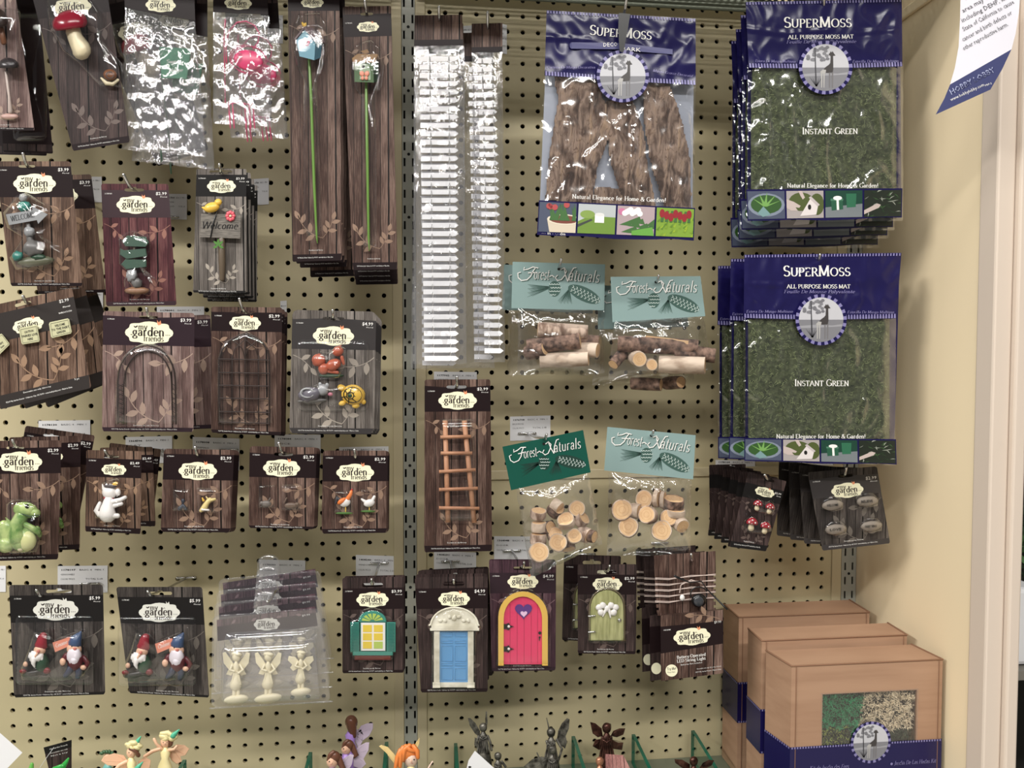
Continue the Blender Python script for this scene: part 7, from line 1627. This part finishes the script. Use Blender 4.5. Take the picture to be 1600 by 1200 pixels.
def pew(x, y, r, d, label, wings, arms, mt, spike=None, lump=True, cat='fairy figurine', group='metal coloured fairies'):
    def hr(mb):
        mb.blob(x, y - r * .2, -1, r * 1.05, r * 1.1, r, mt)
        if spike: mb.tube([(spike[0][0], spike[0][1], 2, 1.4), (spike[1][0], spike[1][1], 2, 1.0), (spike[2][0], spike[2][1], 2, .6)], mt, 6)
    t = shelf_fairy(x, y, r, d, label, mt, mt, mt, mt, wings, hair=hr, arms=arms, f=False, group=group, cat=cat)
    mb = MB(d); mb.blob(x, y + r * .25, r * .95, r * .15, r * .25, r * .15, mt, nu=8, nv=5)
    for k in range(6): mb.tube([(x - r * .9 + k * r * .36, y + r * 2.3, r * .9, r * .16), (x - r * 1.0 + k * r * .42, y + r * 4, r * 1.0, r * .2), (x - r * 1.6 + k * r * .65, y + r * 6.5, r * 1.7, r * .22)], mt, 6)
    mb.tube([(x - r * .9, y + r * 2.6, r * .9, r * .2), (x, y + r * 3.2, r * 1.2, r * .2), (x + r * .9, y + r * 2.6, r * .9, r * .2)], mt, 6)
    mb.build('dress_folds', t); return t
pew(755, 1137, 6, .12, 'pewter fairy with one wing spread left and raised spike', [[(750, 1152), (742, 1146), (734, 1134), (731, 1122), (735, 1122), (743, 1130), (750, 1142)], [(748, 1156), (742, 1152), (741, 1164), (746, 1170)], [(759, 1140), (758, 1124), (759, 1111), (761, 1112), (762, 1130)]], [[(748, 1150, 2, 2), (745, 1160, 4, 2), (750, 1172, 6, 2)], [(762, 1150, 2, 2), (766, 1160, 4, 2), (768, 1172, 6, 2)]], BZ)
pew(778, 1182, 5.5, .15, 'small pewter fairy head beside the white paper tag', [], [[(784, 1190, 3, 2), (790, 1198, 4, 2)]], BZ)
pew(861, 1145, 6.5, .12, 'pewter fairy with right wing raised and thin wand', [[(870, 1156), (872, 1142), (878, 1130), (886, 1122), (890, 1124), (889, 1138), (884, 1150), (886, 1160), (883, 1170), (876, 1164)]], [[(854, 1158, 2, 2), (858, 1170, 5, 2.4), (862, 1174, 7, 2.4)], [(870, 1156, 2, 2.4), (878, 1170, 5, 2), (872, 1190, 7, 1.6)]], BZ, spike=((858, 1140), (856, 1130), (854, 1122)))
pew(863, 1172, 6.5, .15, 'small pewter fairy in front of the one with a wand', [[(856, 1184), (846, 1182), (832, 1186), (818, 1198), (830, 1204), (852, 1204)]], [[(848, 1200, 3, 1.4), (843, 1186, 4, 1.3), (839, 1176, 4, .9)]], BZ)
pew(948, 1138, 7, .10, 'dark copper fairy sitting on a pink plank bench', [[(942, 1150), (934, 1152), (926, 1146), (922, 1128), (930, 1130), (940, 1138)], [(954, 1150), (964, 1152), (974, 1148), (977, 1138), (968, 1138), (958, 1142)], [(942, 1154), (930, 1156), (926, 1166), (936, 1172), (944, 1166)], [(956, 1156), (966, 1160), (974, 1160), (972, 1172), (958, 1170)]], [[(941, 1152, 2, 2), (938, 1166, 4, 1.8), (941, 1176, 5, 1.8)], [(955, 1152, 2, 2), (956, 1164, 4, 1.8), (956, 1176, 5, 1.8)]], CP)
pew(937, 1190, 6, .20, 'copper fairy head in front of the pink plank bench', [], [], mat('bright_copper', (190, 130, 100), .3, .6))
pew(1084, 1190, 6.5, .14, 'copper fairy cut by the frame near the kraft boxes', [[(1078, 1204), (1066, 1200), (1055, 1192), (1054, 1186), (1066, 1187), (1078, 1194)], [(1090, 1204), (1098, 1192), (1108, 1187), (1116, 1188), (1112, 1196), (1098, 1204)]], [], CP)
mb = MB(.15)
mb.add([(946, 1178, 0), (974, 1180, 0), (992, 1215, 12), (946, 1215, 12), (946, 1178, -4), (974, 1180, -4), (992, 1215, 8), (946, 1215, 8)], [[0, 1, 2, 3], [4, 7, 6, 5], [0, 4, 5, 1], [1, 5, 6, 2], [2, 6, 7, 3], [3, 7, 4, 0]], mat('bench_planks', build=wood_build((98, 58, 56), (150, 100, 94), (180, 130, 122), .006)))
tb = thing('plank_bench', 'small pink brown plank bench under the copper fairy', 'bench', P(960, 1210, .15)); mb.build('seat_planks', tb)
q_ = P(962, 1215, .15); mb = MB(T=IDT)
for dx_ in (-.012, .018): mb.tube([(q_.x + dx_, q_.y + .004, q_.z, .003), (q_.x + dx_, q_.y + .004, ZSH + .003, .003)], CP, 6)
mb.build('legs', tb)
# green sprouts, tag, paper corners
GL = mat('glitter_green', (44, 166, 66), .25)
mb = MB(.15)
for pts in ([(96, 1215, 0, 6), (98, 1198, 2, 5), (104, 1190, 3, 3), (107, 1185, 3, 1.5)], [(82, 1214, 0, 5), (86, 1202, 2, 5), (98, 1197, 4, 4)], [(90, 1250, 0, 6), (94, 1214, 0, 6)]): mb.tube(pts, GL)
tg = P(90, 1240, .15); mb.tube([(90, 1250, 0, 6), (90, 1332, 0, 7)], GL); mb.build('leafy_figurine', None, Vector((tg.x, tg.y, ZSH)), **tagp('glittery green leafy figurine below the dark hanging tag', 'figurine'))
mb = MB(.15); mb.tube([(50, 1194, 2, 3), (48, 1204, 2, 5), (46, 1260, 0, 6), (46, 1332, 0, 6)], mat('bright_leaf_green', (112, 196, 84), .35)); mb.build('leafy_figurine', None, P(48, 1300, .15), **tagp('pale green leaf tip at the bottom left edge', 'figurine'))
mb = MB(.08); q = [(68, 1168), (112, 1156), (112, 1212), (80, 1218)]; mb.prism(q, 0, .8, W('dark')); mb.poly([quad(q, 0, 0), quad(q, 1, 0), quad(q, 1, .2), quad(q, 0, .2)], .9, INKB)
for i, (s_, v) in enumerate((('My Garden Friends', .12), ('Decorative use only', .24), ('Not a toy', .33))): a, b = quad(q, .2, v), quad(q, .85, v); sans(mb, s_, a[0], a[1], b[0], b[1], 2.2, 1.2, WHT)
tt_ = thing('hang_tag', 'small dark product tag behind the green leafy figurine', 'tag', P(90, 1160, .08)); mb.build('tag_card', tt_); mb = MB(.09); mb.tube([(84, 1168, 2, .4), (74, 1182, 4, .4), (62, 1200, 5, .4)], PAPER, 5); mb.build('tag_string', tt_)
mb = MB(.2); mb.prism([(-30, 1118), (1, 1146), (35, 1176), (8, 1204), (-30, 1240)], 0, .5, PAPER); mb.build('paper_sheet', None, P(0, 1180, .2), **tagp('corner of a white paper sheet at the lower left edge', 'paper'))
mb = MB(.19); mb.prism([(742, 1173), (772, 1200), (780, 1214), (726, 1214), (732, 1188)], 0, .4, PAPER); mb.poly(ell(734, 1198.5, 2.6, 1.6, 10), .6, BLK); mb.build('paper_tag', None, P(750, 1200, .19), **tagp('white paper tag hanging over the pewter fairy', 'tag'))
# 19 notice sheet ------------------------------------------------------------------------
Lr = [(1501, -60), (1501, -12), (1500, 32), (1498, 72), (1492, 106), (1484.5, 132), (1475.5, 154), (1462, 179)]; Rr = [(1596, -116), (1596, -70), (1595, -20), (1592, 20), (1587, 52), (1580.5, 77), (1566, 108), (1547.5, 140)]
dn_ = lambda x: .37 + (x - 1500) * .0006
mb = MB(T=lambda x, y, h: P(x, y, dn_(x) + h * .0009)); n = 8
PW = mat('notice_white', (214, 212, 222), .6); PB = mat('notice_blue', (34, 42, 100), .6)
for k in range(7):
    A_ = [Lr[k], Rr[k], Rr[k+1], Lr[k+1]]; m = PB if k >= 5 else PW
    for i in range(6): mb.add([(*quad(A_, i / 6, 0), 0), (*quad(A_, (i+1) / 6, 0), 0), (*quad(A_, (i+1) / 6, 1), 0), (*quad(A_, i / 6, 1), 0)], [[0, 1, 2, 3]], m)
for s_, x0, y0, x1, y1, c in (('This', 1508, 1, 1518, -4, 6), ('area may contain chemicals', 1505, 20, 1612, -38, 7.5), ('including DEHP, known to the', 1504, 35, 1600, -16, 7.5), ('State of California to cause', 1506, 49, 1585, 5, 7.5), ('cancer and birth defects or', 1505, 65, 1582, 22, 7.5), ('other reproductive harm.', 1506, 79, 1576, 40, 7.5)):
    if s_ == 'area may contain chemicals': s_, x1, y1 = 'area may co', 1549, -4
    if s_.startswith('including'): s_, x1, y1 = 'including DEHP, know', 1586, -8
    sans(mb, s_, x0, y0, x1, y1, c, .5, mat('notice_ink', (64, 60, 66), .6))
sans(mb, 'HOBBY LOBBY', 1487, 148, 1555, 112, 9, .5, mat('notice_outline', (176, 184, 220), .6)); sans(mb, 'HOBBY LOBBY', 1488, 147, 1554, 112, 6.6, .9, PB)
sans(mb, 'www.hobbylobby.com', 1486, 158, 1538, 134, 5, .5, WHT); sans(mb, 'PRP-2', 1540, 135, 1550, 131, 3, .5, WHT)
mb.build('notice_sheet', None, P(1530, 0, .39), **tagp('curled white and blue warning notice hanging at the upper right', 'notice'))
# 20 shelf labels on the board ----------------------------------------------------------------
for i, (a, b, c, d_, lab, num, nm) in enumerate([
 (120, 276, 159, 316, 'white price label right of the arrow sign cards', '1178123', 'SIGN'), (262, 303, 292, 343, 'white price label right of the maroon card', '1178140', 'SIGNS'), (396, 279, 420, 320, 'white price label right of the Welcome sign cards', '1177800', 'SIGN'),
 (128, 455, 161, 494, 'white price label between cream signs and maroon card', '1178150', 'SIGNS'), (245, 479, 319, 519, 'white price label behind the arch and trellis cards', '1178001', 'ARCH'), (438, 470, 448, 522, 'white price label between trellis and squirrel cards', '1178066', 'ANIMALS'), (418, 23, 442, 67, 'white price label right of the pink chair bag', '1177710', 'CHAIR'),
 (60, 657, 141, 700, 'white price label above the dragon cards', '1178130', 'DRAGON'), (196, 682, 269, 724, 'white price label above the cat card', '1364596', 'CAT'), (301, 684, 374, 734, 'white price label above the tiny yellow animals', '1178008', 'ANIMALS'), (429, 679, 501, 724, 'white price label above the tiny grey animals', '1178084', 'MICE'),
 (530, 698, 607, 730, 'white price label above the rooster card', '1178099', 'CHICKEN'), (678, 581, 745, 620, 'white price label above the ladder card', '1177902', 'LADDER'), (797, 650, 860, 688, 'white price label above the dark green header bag', '1376708', 'BIRCH WOOD'), (772, 838, 838, 882, 'white price label left of the wood slices, above the pink door', '1364048', 'DOOR'),
 (678, 862, 744, 900, 'white price label above the blue door cards', '1408231', 'DOOR'), (556, 868, 623, 915, 'white price label above the teal window card', '1408240', 'WINDOW'), (405, 875, 477, 925, 'white price label above the fairy clamshells', '1178080', 'FAIRIES'), (90, 884, 168, 926, 'white price label above the left gnome card', '1178197', 'GNOMES'),
 (-20, 884, 9, 925, 'white price label cut by the left edge', '1178111', 'GNOMES'), (722, 40, 742, 84, 'white price label between the two picket fences', '1177703', 'FENCE'), (784, 38, 792, 84, 'white price label right of the narrow picket fence', '1177720', 'FENCE'), (1118, 719, 1180, 745, 'white price label above the small mushroom cards', '1178164', 'MUSHROOM'), (1226, 719, 1302, 747, 'white price label above the stone cards', '1178033', 'STONES')]):
    wlabel(a, b, c, d_, lab, LT(num, nm), tilt=random.uniform(-2, 3))
# 21 beyond the panel --------------------------------------------------------------------------
x0 = XW + .06
box('wall_far', x0 - .04, x0 + 1.6, 1.0, 1.02, 0, 2.6, mat('far_dark', (34, 34, 30), .9))
PL = mat('plant_dark_green', (30, 58, 28), .6); PL2 = mat('plant_green', (58, 98, 48), .5)
for k, (z, lab, hgt) in enumerate(((1.50, 'dark leafy plant beyond the end panel, upper', .35), (1.06, 'dark leafy plant beyond the end panel, lower', .4))):
    rn = random.Random(k); t = thing('shop_plant', lab, 'plant', Vector((x0 + .5, .42, z - .229)))
    mb = MB(T=IDT)
    for i in range(420):
        c = Vector((x0 + rn.uniform(.06, .95), rn.uniform(.35, .6), z + rn.uniform(-.10, .06))); d_ = Vector((rn.uniform(-1, 1), rn.uniform(-.6, .3), rn.uniform(-.5, 1))).normalized() * rn.uniform(.05, .12); w_ = d_.cross(Vector((0, 1, .2))).normalized() * .007
        mb.add([tuple(c), tuple(c + d_ * .4 + w_), tuple(c + d_), tuple(c + d_ * .4 - w_)], [[0, 1, 2, 3]], PL if i % 3 else PL2)
    mb.build('leaves', t)
    mb = MB(T=IDT); mb.tube([(x0 + .5, .42, z - .20, .05), (x0 + .5, .42, z - .10, .06)], DARK, 12); mb.build('pot', t)
for z, lab in ((1.27, 'dark display shelf beyond the panel, upper'), (.83, 'dark display shelf beyond the panel, lower')):
    box('display_shelf', x0, x0 + 1.4, .2, .85, z - .02, z, mat('far_shelf', (120, 116, 108), .5), kind=None, **tagp(lab, 'shelf'))
box('white_pot', x0 + .30, x0 + .50, .22, .36, .832, 1.0, PAPER, .01, kind=None, **tagp('white planter beyond the end panel near the lower right corner', 'pot'))
# 22 light --------------------------------------------------------------------------------------
def lamp(name, loc, sx, sy, e, rot=(0, 0, 0), col=(1, .975, .93)):
    l = bpy.data.lights.new(name, 'AREA'); l.shape = 'RECTANGLE'; l.size = sx; l.size_y = sy; l.energy = e; l.color = col
    o = bpy.data.objects.new(name, l); COL.objects.link(o); o.location = loc; o.rotation_euler = rot; return o
lamp('ceiling_light', (-1.7, -2.2, 4.4), 2.4, .16, 58, (math.radians(24), 0, 0))
lamp('ceiling_light', (.9, -2.2, 4.4), 2.4, .16, 58, (math.radians(24), 0, 0))
lamp('ceiling_light', (-1.4, -4.2, 4.4), 2.4, .22, 160, (math.radians(42), 0, 0))
lamp('ceiling_light', (1.2, -4.2, 4.4), 2.4, .22, 140, (math.radians(42), 0, 0))
lamp('ceiling_light', (-4.4, -2.4, 4.2), .25, 2.4, 290, (0, math.radians(-52), 0))
lamp('ceiling_light', (.6, .6, 4.4), 2.4, .22, 50)
lamp('ceiling_light', (-1.4, .6, 4.4), 2.4, .22, 38)
w = bpy.data.worlds.new('world'); SC.world = w; w.use_nodes = True
w.node_tree.nodes['Background'].inputs[0].default_value = (1, .97, .93, 1); w.node_tree.nodes['Background'].inputs[1].default_value = .30
SC.view_settings.view_transform = 'Standard'; SC.view_settings.look = 'None'; SC.view_settings.exposure = -.5; SC.view_settings.gamma = 1
SC.cycles.transparent_max_bounces = 40; SC.cycles.max_bounces = 8
